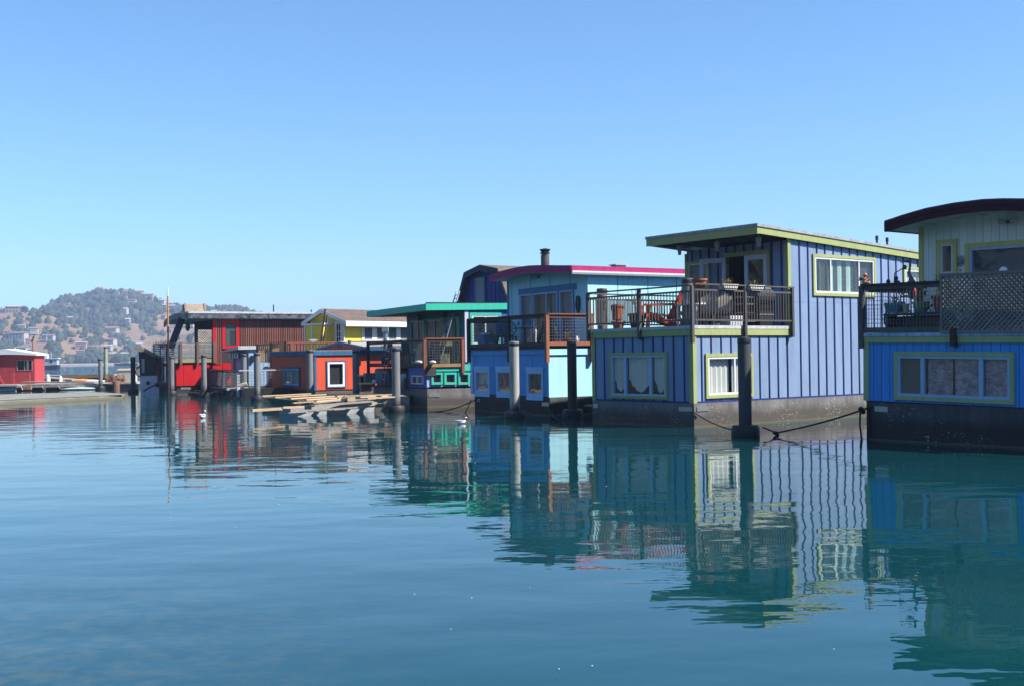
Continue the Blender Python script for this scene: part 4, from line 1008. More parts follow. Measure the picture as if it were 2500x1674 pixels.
bx('corner_board', YEL, R.o, RX - .035, RX, -.09, .02, 2.42, raz(0) - .2)
bx('upper_wall', CREAM, R.o, RX + .0, RL, -.04, .02, 2.4, raz(0) - .2)
window(rup, ruf, *nw, trim=(YEL, .10), frame=WHITE, fw=.05, hmull=(.52,), glass=GLASS, inner=shade(plain('blue_dusk', (.10, .30, .45), .5), 0, -.3), label='narrow sash window with mustard trim')
window(rup, ruf, *sd, trim=(YEL, .11), frame=MATS['pale_violet_vinyl'], fw=.06, mull=(.42, .62), glass=GLASS, inner=shade(plain('navy_sky_reflection', (.03, .075, .13), .5), 0, -.12), name='sliding_door', label='wide glazed sliding door with mustard trim', mw=.08)  # the blind's navy carries the sky reflection of the glass
m = MB(); m.prism(rarch + [(y, z - .2) for y, z in reversed(rarch)], 'x', 1.33, RL + .2); rrf = m.build('roof', paint('cream_soffit', (.75, .77, .74), .6, .02, .05), R.o)
m = MB(); m.prism(rarch + [(y, z + .035) for y, z in reversed(rarch)], 'x', 1.27, RL + .2); m.build('membrane', plain('blue_grey_roofing', (.05, .07, .09), .7), rrf)
for (a, b, x) in ((-.002, -.10, 1.26), (-.102, -.235, 1.285)):
    m = MB(); m.prism([(y, z + a) for y, z in rarch] + [(y, z + b) for y, z in reversed(rarch)], 'x', x, 1.328); m.build('fascia', MAROON, rrf)
m = MB(); m.box(1.3, RL + .2, rs_[-1][0] - .02, rs_[-1][0] + .03, rs_[-1][1] - .22, rs_[-1][1] + .02); m.build('fascia', MAROON, rrf)
for y in (-.4, -1.05, -1.7, -2.35, -3.0, -3.65): bx('soffit_rib', MATS['cream_soffit'], rrf, 1.34, RX, y - .02, y + .02, raz(y) - .235, raz(y) - .19)
yy, zz = R.f(2467, 540, RX); floodlight(rup, (RX, yy, zz - .02))
yy, zz = R.f(2346, 638, RX)
o = thing('sun_ornament', 'round metal sun face hanging on the cream wall between window and door', 'ornament', R.w(RX - .03, yy, zz), R.yaw)
m = MB(); m.lathe([(.02, -.012), (.075, -.006), (.075, .006), (.02, .012)], n=16)
for v in range(len(m.v)): x, y, z = m.v[v]; m.v[v] = (z, y, x)
m.build('face', plain('pewter', (.25, .22, .2), .5, .5), o)
for k in range(12): m = MB(); a = k * math.pi / 6; m.beam((0, .085 * math.cos(a), .085 * math.sin(a)), (0, .13 * math.cos(a), .13 * math.sin(a)), .02, .012); m.build('ray', MATS['pewter'], o)
m = MB(); m.loft([(0, 0, -.13), (0, 0, -.33)], .003, 4); m.ball((0, 0, -.36), .03, 8, (.4, 1.2, .4)); m.ball((0, 0, -.21), .02, 6); m.build('pendant', BLACKM, o)
wire_rail(R, R.o, (-.03, .05), (-.03, -1.95), 2.38, 3.50, (.0,), 2.07, DECKW, GREYWD, GREYWD, 'dark wire railing left of the lattice', sp=.085, capw=.16, kick=.10)
wire_rail(R, R.o, (.0, .03), (RX, .03), 2.38, 3.46, (.97,), 2.2, DECKW, GREYWD, GREYWD, 'dark wire railing on the far side', sp=.1, kick=.1)
bx('post', DECKW, R.o, -.14, -.02, -2.36, -2.24, 2.12, 2.5)
LATW = wood('grey_brown_lattice', (.30, .26, .235), (.18, .155, .14), grain=(5, 5, 5))
lt = bx('lattice_screen', LATW, R.o, -.09, -.03, RW, -1.97, 3.60, 3.66, label='grey wooden diagonal lattice screen')
bx('frame', LATW, lt, -.09, -.03, RW, -1.97, 2.40, 2.46); bx('frame', LATW, lt, -.09, -.03, -2.03, -1.97, 2.46, 3.60)
LY0, LY1, LZ0, LZ1 = -5.6, -2.0, 2.46, 3.60; HH = LZ1 - LZ0; k = 0
for s in (-1, 1):
    c = LY0 - HH
    while c < LY1 + HH:
        # slat line: y = c + s*(z-LZ0)
        pts = []
        za, zb = LZ0, LZ1
        ya, yb = (c, c + s * HH)
        def clip(y0_, z0_, y1_, z1_):
            lo, hi = 0., 1.
            d = y1_ - y0_
            for lim, sg in ((LY0, 1), (LY1, -1)):
                f0, f1 = sg * (y0_ - lim), sg * (y1_ - lim)
                if f0 < 0 and f1 < 0: return None
                if f0 < 0: lo = max(lo, f0 / (f0 - f1))
                if f1 < 0: hi = min(hi, f0 / (f0 - f1))
            return (y0_ + d * lo, z0_ + (z1_ - z0_) * lo, y0_ + d * hi, z0_ + (z1_ - z0_) * hi) if hi - lo > .03 else None
        r = clip(ya, za, yb, zb)
        if r:
            x = -.055 + s * .007; m = MB(); m.beam((x, r[0], r[1]), (x, r[2], r[3]), .012, .036, up=(1, 0, 0))
            m = MB(); d = Vector((0, r[2] - r[0], r[3] - r[1])).normalized(); nrm = Vector((0, -d.z, d.y)) * .021
            a, b = Vector((x - .005, r[0], r[1])), Vector((x - .005, r[2], r[3])); e = Vector((.01, 0, 0))
            m.add([a - nrm, b - nrm, b + nrm, a + nrm, a - nrm + e, b - nrm + e, b + nrm + e, a + nrm + e], [(0, 1, 2, 3), (7, 6, 5, 4), (0, 4, 5, 1), (1, 5, 6, 2), (2, 6, 7, 3), (3, 7, 4, 0)])
            m.build('slat', LATW, lt)
        c += .112
# things on the right-hand deck
def heron(loc, rz):
    o = thing('heron_statue', 'tall grey metal heron statue behind the railing by the mustard corner board', 'statue', loc, rz)
    b = MB(); b.loft([(-.16, 0, .78), (-.10, 0, .84), (0, 0, 1.0), (.05, 0, 1.2), (.06, 0, 1.36), (.09, 0, 1.5), (.13, 0, 1.62), (.11, 0, 1.76), (.10, 0, 1.88), (.14, 0, 1.95), (.2, 0, 1.95), (.36, 0, 1.90)],
                      [(.03, .03), (.10, .08), (.14, .15), (.14, .16), (.10, .11), (.045, .05), (.035, .04), (.03, .03), (.03, .03), (.04, .04), (.03, .03), (.004, .004)], 10)
    smooth_angle(b.build('body', plain('heron_grey', (.13, .15, .17), .5, .3, bs=6), o), 60)
    for s in (-1, 1):
        w = MB(); w.loft([(-.20, s * .08, .80), (-.08, s * .11, 1.02), (.02, s * .10, 1.25), (.02, s * .08, 1.35)], [(.01, .03), (.025, .12), (.025, .1), (.01, .02)], 8); w.build('wing', plain('heron_wing', (.06, .075, .085), .5, .3), o)
        l = MB(); l.loft([(-.02, s * .04, .9), (.0, s * .04, .45), (.0, s * .04, 0), (.08, s * .05, .01)], .012, 6); l.build('leg', BLACKM, o)
    return o
hx, hy, _ = 1.25, R.f(2234, 690, 1.25)[0], 0
heron(R.w(hx, hy, 2.40), R.yaw + rad(135)).scale = (.86, .86, .86)
ch_ = thing('cherub_figurine', 'small pinkish clay cherub figurine sitting on the railing corner', 'figurine', R.w(-.03, -.03, 3.52), R.yaw + rad(-90))
CLAY = plain('pink_clay', (.55, .26, .17), .7)
m = MB(); m.loft([(0, 0, 0), (-.01, 0, .05), (0, 0, .12), (.01, 0, .16)], [(.055, .05), (.06, .055), (.05, .045), (.02, .02)], 10)
m.loft([(0, .03, .03), (.09, .04, .05), (.11, .04, .0)], [.025, .022, .016], 8); m.loft([(0, -.03, .03), (.1, -.03, .03), (.16, -.03, .01)], [.025, .022, .016], 8)
m.loft([(0, .045, .13), (.05, .06, .09), (.09, .03, .13)], [.018, .016, .012], 8); m.loft([(0, -.045, .13), (.06, -.06, .1), (.1, -.03, .15)], [.018, .016, .012], 8)
smooth_angle(m.build('body', CLAY, ch_), 60); m = MB(); m.ball((.01, 0, .205), .048, 10, (1, .95, 1.1)); m.ball((.058, 0, .2), .009, 6); smooth_angle(m.build('head', CLAY, ch_), 60)
for s in (-1, 1): m = MB(); m.loft([(-.04, s * .02, .1), (-.09, s * .06, .14), (-.1, s * .08, .08)], [(.01, .02), (.012, .05), (.006, .015)], 8); m.build('wing', plain('red_clay', (.35, .08, .05), .7), ch_)
# metal flower sculpture in a teal planter on the bench
bn = R.thing('bench', 'long low grey bench loaded with planters behind the wire railing', 'bench', .55, -1.05, 2.40)
bx('seat', GREYWD, bn, -.2, .2, -.8, .8, .42, .46); bx('back_panel', GREYWD, bn, .16, .2, -.8, .8, .06, .40)
for a in (-.72, .72): bx('leg', GREYWD, bn, -.18, .15, a - .03, a + .03, 0, .42)
TEALP = plain('teal_planter', (.02, .20, .30), .45)
fl = R.thing('planter', 'teal tub planter with a metal flower sculpture rising over the railing', 'planter', .42, -.50, 2.86)
m = MB(); m.prism([(-.15, 0), (.15, 0), (.2, .24), (-.2, .24)], 'x', -.12, .12); m.build('tub', TEALP, fl)
for (dy, top, cv) in ((-.28, 1.02, .1), (.16, .72, -.05), (-.10, .68, -.08), (-.05, .78, .02)):
    m = MB(); m.loft([(0, 0, .2), (0, .02, .55), (0, dy * .4 + cv, top - .12), (0, dy, top)], .012, 6); m.build('stem', plain('rust_metal', (.12, .06, .05), .6, .4), fl)
    m = MB()
    for k in range(6): a = k * math.pi / 3; m.ball((0, dy + .035 * math.cos(a), top + .035 * math.sin(a)), .024, 6)
    m.ball((-.02, dy, top), .022, 6); m.build('flower_head', BLACKM, fl)['kind'] = 'stuff'
leafy(fl, (0, 0, .2), .12, .16, LEAFD, n=28)
pot(R.w(.40, -.80, 2.86), .085, .2, plain('cream_pot', (.6, .6, .38), .6), 'small cream pot on the bench between teal and green pots')
pot(R.w(.50, -1.12, 2.86), .19, .24, plain('jade_pot', (.10, .25, .20), .5), 'jade green bowl planter with a bushy dark plant', plant=LEAFD, ph=.5)
pot(R.w(.55, -1.62, 2.86), .22, .36, plain('brick_red_tub', (.28, .07, .04), .7), 'brick red tub with a grey band and tall spiky leaves', plant=LEAF, ph=.5)
bpy.data.objects
o = thing('hanging_ornament', 'red and yellow parrot windsock hanging under the rail', 'windsock', R.w(.10, -1.20, 3.42), R.yaw)
m = MB(); m.loft([(0, 0, 0), (0, -.02, -.1), (0, -.04, -.25)], [.04, .05, .035], 8); m.build('body', plain('parrot_red', (.35, .03, .03), .7), o); m = MB(); m.loft([(0, -.04, -.25), (0, -.08, -.5)], [.035, .01], 8); m.build('tail', plain('parrot_yellow', (.5, .42, .15), .7), o); m = MB(); m.ball((0, 0, .04), .04, 8); m.build('head', plain('parrot_blue', (.04, .08, .25), .7), o)
bk = R.thing('bicycle', 'dark bicycle parked behind the railing with one wheel showing', 'bicycle', .85, -.75, 2.40, 90)
for xw in (.52, -.52):
    m = MB(); m.loft([(xw + .31 * math.cos(t * .2618), 0, .33 + .31 * math.sin(t * .2618)) for t in range(25)], .024, 6); w = m.build('wheel', RUBBER, bk)
    m = MB()
    for k in range(8): a = k * math.pi / 8; m.beam((xw + .3 * math.cos(a), 0, .33 + .3 * math.sin(a)), (xw - .3 * math.cos(a), 0, .33 - .3 * math.sin(a)), .004)
    m.build('spokes', GALV, w)['kind'] = 'stuff'; m = MB(); m.loft([(xw, -.04, .33), (xw, .04, .33)], .03, 8); m.build('hub', BLACKM, w)
m = MB(); m.loft([(.52, 0, .33), (.38, 0, .85), (-.15, 0, .8), (-.05, 0, .3), (-.52, 0, .33), (-.15, 0, .8)], .018, 6); m.loft([(-.05, 0, .3), (.4, 0, .76)], .018, 6); m.build('frame', plain('bike_frame', (.04, .04, .05), .4), bk)
m = MB(); m.loft([(.3, -.26, 1.02), (.38, -.1, .98), (.38, 0, .85), (.38, .1, .98), (.3, .26, 1.02)], .013, 6); m.build('handlebar', BLACKM, bk); m = MB(); m.ball((-.17, 0, .88), .1, 8, (1.2, .7, .35)); m.build('saddle', BLACKM, bk)
for (y, x, h, r, mt, lab, ph, pm) in ((-1.9, 1.0, .3, .16, TERRA, 'terracotta pot with sword-shaped leaves just left of the lattice', .8, LEAF), (-2.6, .45, .3, .2, plain('cobalt_tub', (.02, .05, .35), .5), 'cobalt blue tub glimpsed through the lattice', .3, LEAFD),
                           (-3.15, .5, .3, .2, TERRA, 'terracotta pot with pale flowers glimpsed through the lattice', .35, plain('pale_blossom', (.5, .5, .3), .7)), (-3.6, .9, .35, .22, plain('brown_pot', (.12, .06, .04), .6), 'brown pot with a tall shrub deep behind the lattice', .8, LEAFD)):
    pot(R.w(x, y, 2.37), r, h, mt, lab, plant=pm, ph=ph)
simple_chair(R, 1.2, -2.9, 2.37, 200, BLACKM, 'black patio chair behind the lattice screen')
o = R.thing('globe_lamp', 'white garden globe just topping the lattice screen', 'lamp', .6, -3.05, 2.37); m = MB(); m.loft([(0, 0, 0), (0, 0, 1.26)], .02, 6); m.build('pole', BLACKM, o); m = MB(); m.ball((0, 0, 1.33), .085, 12); smooth_angle(m.build('globe', WHITE, o), 80)

# ================================================================== pilings
PILE = []
def piling_mat(name, c):
    m, nt, b, N, L = nodes(name); g = N.new('ShaderNodeNewGeometry'); sx = N.new('ShaderNodeSeparateXYZ'); L.new(g.outputs['Position'], sx.inputs[0])
    n = tex(N, L, 3, 5, stretch=(3, 3, .4)); col = mixc(N, L, 'MIX', ramp(N, L, n, .3, .7, (0,) * 3, (1,) * 3), c, [x * .6 for x in c])
    a = N.new('ShaderNodeMath'); a.operation = 'ADD'; L.new(sx.outputs[2], a.inputs[0]); L.new(mul(N, L, n, -.5), a.inputs[1])
    col = mixc(N, L, 'MIX', ramp(N, L, a.outputs[0], .05, .4, (1,) * 3, (0,) * 3), col, (.025, .025, .02)); L.new(col, b.inputs['Base Color']); b.inputs['Roughness'].default_value = .6
    bump(N, L, tex(N, L, 12, 4), b, .3, .01); return m
PG = piling_mat('grey_piling', (.20, .195, .20)); PDK = piling_mat('dark_piling', (.055, .058, .065)); PPAL = piling_mat('pale_piling', (.42, .40, .36)); PGRN = piling_mat('mossy_piling', (.30, .32, .24)); PBLK = piling_mat('black_and_shaded_piling', (.03, .031, .033))
def piling(px, py_top, depth, r, mat, lab, collar=True, lean=.006, zt=None, grp='mooring pilings between the houseboats'):
    p = at_depth(px, 870, depth); z1 = zt if zt is not None else at_depth(px, py_top, depth).z
    o = thing('mooring_piling', lab, 'piling', (p.x, p.y, 0), 0, grp); m = MB(); m.lathe([(r, -1.5), (r, z1 - .04), (r * 1.03, z1 - .035), (r * 1.03, z1), (r * .2, z1 + .012)], n=24); smooth_angle(m.build('shaft', mat, o)); 
    m = MB(); m.lathe([(r * 1.035, z1 - .14), (r * 1.045, z1 - .13), (r * 1.045, z1 - .05), (r * 1.035, z1 - .045)], n=24); smooth_angle(m.build('cap_band', BLACKM, o))
    if collar:
        m = MB(); m.lathe([(r * 1.15, -.1), (r * 2.1, -.08), (r * 2.2, .02), (r * 2.15, .2), (r * 1.9, .26), (r * 1.15, .26)], n=20); smooth_angle(m.build('collar', RUBBER, o))
    return o
piling(1817, 824, 28.9, .158, PDK, 'dark grey piling standing before the violet houseboat window')
piling(1255, 834, 38.2, .158, PPAL, 'pale-sided grey piling before the aqua houseboat')
piling(1396, 833, 38.9, .155, PBLK, 'piling with its shadow painted black, between the aqua and violet houseboats')  # the house shadow on this piling is put into its black colour
piling(966, 848, 43.9, .155, PG, 'grey piling at the end of the lumber raft before the teal houseboat')
piling(868.5, 854, 55.0, .158, PG, 'grey piling at the right corner of the orange houseboat')
piling(756, 854, 54.6, .158, PG, 'grey piling at the left corner of the bright orange wall')
piling(627, 861, 58.8, .155, PG, 'grey piling left of the orange houseboat with a broad dark collar')
piling(595, 864, 66.0, .155, PG, 'grey piling in the pale blue boathouse railing')
piling(497.5, 866, 66.0, .150, PG, 'grey piling with a pale collar before the middle of the red houseboat')
piling(418.5, 870, 70.5, .150, PG, 'grey piling at the left corner of the red houseboat')
piling(324.5, 871, 78.0, .155, PBLK, 'black piling beside the brown and white boat')
piling(245, 875, 88.0, .155, PG, 'grey piling beside the taller mossy post on the left dock')
piling(258, 846, 100.0, .16, PGRN, 'tall mossy wooden post behind the left dock', collar=False)
piling(1472, 705, 36.4, .158, PG, 'tall dark piling rising between the aqua and violet boats, behind the balcony', collar=True)
piling(1681, 680.5, 33.9, .17, PG, 'tall grey piling behind the violet balcony corner', collar=False)
p_ = V.w(.75, .85, 0)
# ropes
A_ = V.w(-.02, -.02, .42); P_ = at_depth(1790, 1055, 28.95); P_.z = .14
rope('mooring_rope', 'dark rope from the violet hull corner down to the dark piling collar', [A_, P_], .016, sag=.06, knots=(A_ + Vector((0, 0, -.08)),))
C1 = R.w(.02, -.1, .74); K1 = ground(1893, 1062); K1.z = .06; P2 = Vector((5.7, 28.85, .2)) + Vector((.35, 0, 0))
rope('mooring_rope', 'dark rope from the piling collar to the knot on the water', [P2, K1], .02, knots=(K1,), sag=-.01)
rope('mooring_rope', 'long dark rope rising from the water knot to the cerulean hull corner', [K1, C1], .022, sag=.05, knots=(C1, C1 + Vector((-.18, .02, -.03)), C1.lerp(K1, .08)))
rope('mooring_rope', 'loose dark rope end hanging at the cerulean hull corner, left one', [C1 + Vector((-.2, 0, 0)), C1 + Vector((-.22, 0, -.4)), C1 + Vector((-.17, 0, -.8))], .022)
rope('mooring_rope', 'loose dark rope end hanging at the cerulean hull corner, right one', [C1 + Vector((-.03, -.02, 0)), C1 + Vector((.0, -.02, -.4)), C1 + Vector((-.06, -.02, -.78))], .022)
C2 = B.w(.0, BW - .3, .55); K2 = T0 = ground(1050, 1003)
rope('mooring_rope', 'dark rope from the aqua hull to the water in front of the teal hull', [C2, ground(1046, 1005)], .02, sag=.12, knots=(C2,))
rope('mooring_rope', 'dark rope tail dropping into the water beside the aqua hull', [C2 + Vector((-.2, 0, -.02)), ground(1136, 1008)], .018)
C3 = B.w(.0, .1, .42)
rope('mooring_rope', 'dark rope looping from the aqua hull corner to the shadow-black piling', [C3, ground(1360, 1026) + Vector((0, 0, .02)), at_depth(1393, 1010, 38.9)], .017, sag=.03)
rope('mooring_rope', 'thin rope from the pale piling collar towards the aqua hull', [at_depth(1275, 1016, 38.2), C3], .012, sag=.05)
YR = plain('yellow_rope', (.55, .6, .12), .7); g0, g1 = ground(2425, 1084), ground(2540, 1091)
rope('floating_rope', 'yellow rope end floating at the right edge', [g0 + Vector((0, 0, .01)), g1 + Vector((0, 0, .01))], .014, mat=YR)

# ================================================================== 4. teal-roofed houseboat
TEAL = paint('jade_fascia', (.06, .58, .40), .45, .03, .08)
TEALW = paint('deep_teal_wall', (.03, .20, .26), .5, .04, .08)
ULTRA = paint('ultramarine_siding', (.075, .13, .42), .5, .05, .08)
LAV = paint('lavender_panel', (.42, .47, .72), .45, .03, .06)
TO = ground(1043, 1006, -.20)
T = House('houseboat', 'ultramarine houseboat with a broad jade green flat roof and redwood deck rail', TO, 25, k=1.10)
TXU = T.s(1134, 760)[0]; TL = 10.5; TD = T.f(904, 842)[0]; TW = T.f(993, 800, TXU)[0]
hull(T, .02, TL, .02, TD - .3, .86, HULLM, [('s', .28, .02, .62, .44)])
tl = bx('lower_wall', DARKROOM, T.o, .9, TL - .1, .5, 1.9, .88, 1.70)
tws = [brect(T, T.s, 0, 1052.5, 938, 1079.5, 908.5, 0), brect(T, T.s, 0, 1084, 938, 1113, 908.5, 0), brect(T, T.s, 0, 1118, 938, 1145.5, 908.5, 0)]
tws.append((tws[2][1] + .1, tws[2][1] + .55, tws[2][2], tws[2][3])); tws.append((tws[3][1] + .1, tws[3][1] + .55, tws[2][2], tws[2][3]))
siding(tl, fS, .0, TL, .93, 1.55, 1.6, LAV, None, [(w[0] + .03, w[1] - .03, w[2] + .03, w[3] - .03) for w in tws], gap=.004)
bx('band', TEAL, tl, .34, TL, -.05, -.0, 1.505, 1.74)
for w in tws: window(tl, fS, *w, trim=(TEAL, .07), frame=SHADE, fw=.02, inner=shade(plain('grey_mesh_blind', (.2, .2, .2), .8), 0), td=.06)
siding(tl, fF, .0, 1.95, .90, 1.66, 1.0, ULTRA, None, [], gap=.004)
w = brect(T, T.f, 0, 1007, 936, 1034.5, 916, 0)
o = window(tl, Face('f', -.02), *w, frame=WHITE, fw=.04, mull=(.48,), inner=None, td=.06)
bx('blind', plain('dim_violet_pane', (.12, .13, .2), .4), o, *fF.b(w[0] + .02, w[1] - .02, .003, .008, w[2] + .02, w[3] - .02))
bx('lower_wall', TEALW, T.o, .06, TL, 1.95, 2.01, .86, 1.66)
bx('side_deck', plain('rust_red_edge', (.18, .05, .04), .7), T.o, -.05, 2.5, 1.97, TD - .3, .862, .90)
dt = bx('deck', DECKW, T.o, -.03, TXU, -.03, TD, 1.66, 1.73)
for i in range(10): bx('deck_board', REDW, dt, -.02 + i * .157, -.02 + i * .157 + .15, -.02, TD - .02, 1.733, 1.755)
tu = bx('upper_wall', DARKROOM, T.o, TXU + 1.2, TL - .1, .8, TW - .2, 1.76, 3.6)
tf = Face('f', TXU); ts_ = Face('s', 0)
tops = [brect(T, T.f, 0, 1005, 860, 1038, 781, TXU), brect(T, T.f, 0, 1041, 860, 1085, 776, TXU), brect(T, T.f, 0, 1088, 860, 1106, 773, TXU), brect(T, T.f, 0, 1110, 860, 1122.5, 770, TXU)]
tzt = sum(q[3] for q in tops) / 4; tops = [(a, b, 1.78, tzt) for a, b, c, d in tops]
siding(tu, tf, 0, TW, 1.76, 3.72, .61, TEALW, None, tops, gap=.006)
for k, q in enumerate(tops):
    window(tu, tf, *q, trim=(TEAL, .06), frame=plain('aluminium_frame', (.4, .42, .45), .4, .6), fw=.035, mull=(.5,) if k < 2 else (), glass=GLASS, name='sliding_door' if k < 2 else 'window',
           inner=shade(plain('brown_blind', (.10, .085, .075), .8), 0, -.25) if k != 1 else multi(shade(plain('black_interior', (.02, .02, .022), .8), 0, -.5), curtains(plain('brown_blind', (.10, .085, .075), .8), 6, ((.5, 1),), -.15)), td=.04)
for k in (0, 1):
    px, py = ((1023, 774), (1083, 767))[k]; yy, zz = T.f(px, py, TXU - .1); m = MB(); x = TXU - .1; m.box(x - .06, x + .06, yy - .07, yy + .07, zz - .14, zz + .1); m.box(x - .08, x + .1, yy - .09, yy + .09, zz + .1, zz + .13); m.build('wall_lantern', BLACKM, tu)
siding(tu, ts_, TXU, TL, .93 + .62, 3.8, .3, ULTRA, None, [], gap=.006, pname='board', first=.2)
q = brect(T, T.s, 0, 1146, 846, 1222, 764, 0)
window(tu, Face('s', -.03), *q, trim=(TEAL, .10), frame=WHITE, fw=.06, mull=(.5,), inner=None, glass=GLASS_D, td=.05, label='tall side window with jade trim and white mullion')
bx('unlit_window_sheet', plain('dusky_room_tone', (.16, .15, .15), .6), tu, q[0] + .1, q[1] - .1, -.022, -.012, q[2] + .1, q[3] - .1)
bx('corner_board', plain('pale_lilac_post', (.62, .64, .78), .6), T.o, TXU - .01, TXU + .14, -.045, -.002, .93 + .9, 3.72)
bx('upper_wall', TEALW, T.o, TXU, TL, TW - .05, TW, 1.76, 3.72); bx('rear_wall', ULTRA, T.o, TL - .05, TL, 0, TW, .9, 3.75)
# roof
TRF = T.f(897, 770, 0)[0]
zr0, zr1 = T.s(1040, 742, -.1)[1], T.s(1239, 736.5, -.1)[1]
sl2 = .012
m = MB(); m.prism([(.03, 3.95), (TL + .4, 3.95 + .12), (TL + .4, 3.82), (.03, 3.72)], 'y', -.05, TRF - .05); tr = m.build('roof', plain('teal_soffit', (.05, .13, .15), .7), T.o)
m = MB(); m.prism([(.02, 3.955), (TL + .4, 4.08), (TL + .4, 4.10), (.02, 3.975)], 'y', -.08, TRF - .02); m.build('membrane', plain('dark_roofing', (.07, .085, .1), .8), tr)
m = MB(); m.prism([(-.02, 3.97), (TL + .4, 4.095), (TL + .4, 3.87), (-.02, 3.73)], 'y', -.10, -.055); m.build('fascia', TEAL, tr)
m = MB(); m.box(-.035, .026, -.098, TRF, 3.725, 3.965); m.build('fascia', TEAL, tr)
m = MB(); m.box(-.03, TL + .4, TRF - .04, TRF, 3.75, 3.99); m.build('fascia', TEAL, tr)
bx('flashing', BLACKM, tr, .1, 3.4, .02, .3, 3.985, 4.03)
# deck rails
wire_rail(T, T.o, (-.08, TD + .05), (-.08, -.06), 1.72, 2.68, (0,), 1.0, REDW, DECKW, DECKW, 'redwood-capped wire railing facing the water', kick=.03)
wire_rail(T, T.o, (-.10, -.08), (TXU - .05, -.08), 1.74, 2.70, (.0, .95), 1.42, REDW, REDW, wood('fresh_pine_rail', (.55, .30, .15), (.4, .2, .09)), 'redwood wire railing on the sunny side', kick=-.02)
bx('bracket', plain('dark_bracket', (.05, .045, .045), .6), T.o, -.02, .34, -.09, -.02, 1.34, 1.66)
# ladders
def ladder(name_lab, A, Bp, w, n, mat, rm, wd=(.07, .03), side=(0, 1, 0), group=None):
    A, Bp = Vector(A), Vector(Bp); o = thing('ladder', name_lab, 'ladder', A, 0, group); s = Vector(side).normalized() * w / 2; d = Bp - A
    for q in (-1, 1): m = MB(); m.beam(s * q, s * q + d, wd[1], wd[0], up=s); m.build('stile', mat, o)
    for k in range(1, n + 1):
        p = d * (k / (n + 1)); m = MB(); m.beam(p - s, p + s, .03, .03); m.build('rung', rm, o)
    return o
side = (T.w(0, 1, 0) - T.w(0, 0, 0))
def tp(px, py, x): y, z = T.f(px, py, x); return T.w(x, y, z)
ladder('aluminium extension ladder leaning under the jade roof edge', tp(1072, 876, .55), tp(1104, 757, 1.2), .42, 9, plain('ladder_aluminium', (.20, .24, .30), .5, .3), MATS['ladder_aluminium'], side=side)
ladder('short aluminium ladder top sticking up above the jade roof', tp(1110, 738, 3.0), tp(1118, 712, 3.3), .38, 2, plain('ladder_aluminium', (.20, .24, .30), .5, .3), MATS['ladder_aluminium'], side=side)
RL_ = plain('red_fibreglass', (.16, .025, .03), .5)
ladder('dark red stepladder standing before the grey tub, front legs', tp(935, 942, -.25), tp(951, 840, -.1), .42, 5, RL_, GALV, side=side)
ladder('dark red stepladder rear legs behind the front ones', tp(958, 942, .55), tp(953, 840, .0), .42, 3, RL_, RL_, side=side)
y_, z_ = T.f(953, 935, .75)
o = T.thing('tub', 'big grey-blue fibreglass tub under the teal deck', 'tub', .95, y_ - .1, .9); m = MB(); m.lathe([(.86, 0), (.95, .2), (.98, .5), (.93, .74), (.88, .76), (.85, .7)], n=24); smooth_angle(m.build('shell', plain('tub_grey', (.17, .22, .30), .5), o), 50)
q_ = T.f(986, 925, .7)
m = MB(); m.lathe([(.6, 0), (.64, .3), (.62, .72), (.55, .74)], (0, 0, 0), 20); o = T.thing('tub', 'smaller shaded grey tub just right of the grey piling', 'tub', .9, q_[0] - .05, .9); smooth_angle(m.build('shell', plain('tub_dark', (.10, .14, .17), .5), o), 50)
y_, z_ = T.f(1097, 880, .8)
o = T.thing('storage_box', 'tall mottled green covered box behind the redwood wire rail', 'box', .85, .40, 1.76); m = MB(); m.prism([(-.28, 0), (.28, 0), (.27, .85), (.22, .92), (-.22, .92), (-.27, .85)], 'y', -.26, .26); m.build('body', plain('mottled_green_cover', (.16, .19, .10), .8, bs=9, var=.45), o); bx('strap', BLACKM, o, -.285, .285, -.27, .27, .5, .53)
for (px, x, s, lab) in ((1022, .05, 1.0, 'pale sandbag lying on the teal deck edge, left one'), (1056, .15, .8, 'pale sandbag lying on the teal deck edge, right of the corner post')):
    y_, z_ = T.f(px, 886, x); o = T.thing('sandbag', lab, 'sandbag', x, y_, 1.78); m = MB(); m.ball((0, 0, .06), .3 * s, 10, (.5, 1.1, .32)); smooth_angle(m.build('bag', CURT, o), 80)
simple_chair(T, .8, 4.0, 1.76, 30, DECKW, 'dark deck chair in the shade under the jade roof'); simple_chair(T, .7, 5.3, 1.76, -30, BLACKM, 'black deck chair towards the far end of the teal deck')
pot(T.w(.5, 6.2, 1.76), .2, .35, BLACKM, 'black pot with a dark shrub near the stepladder top', plant=LEAFD, ph=.85)
pot(T.w(1.1, 2.6, 1.76), .16, .3, BLACKM, 'black pot with a thin dark plant by the teal sliding doors', plant=LEAFD, ph=.5)
o = T.thing('flood_pipe', 'white plastic elbow pipe sticking out beside the grey piling', 'pipe', -.3, T.f(985, 910, -.3)[0], 1.1); m = MB(); m.loft([(.2, .55, -.35), (0, .15, .05), (-.0, -.02, .28)], [.07, .11, .13], 10); smooth_angle(m.build('pipe', CAP, o), 60)

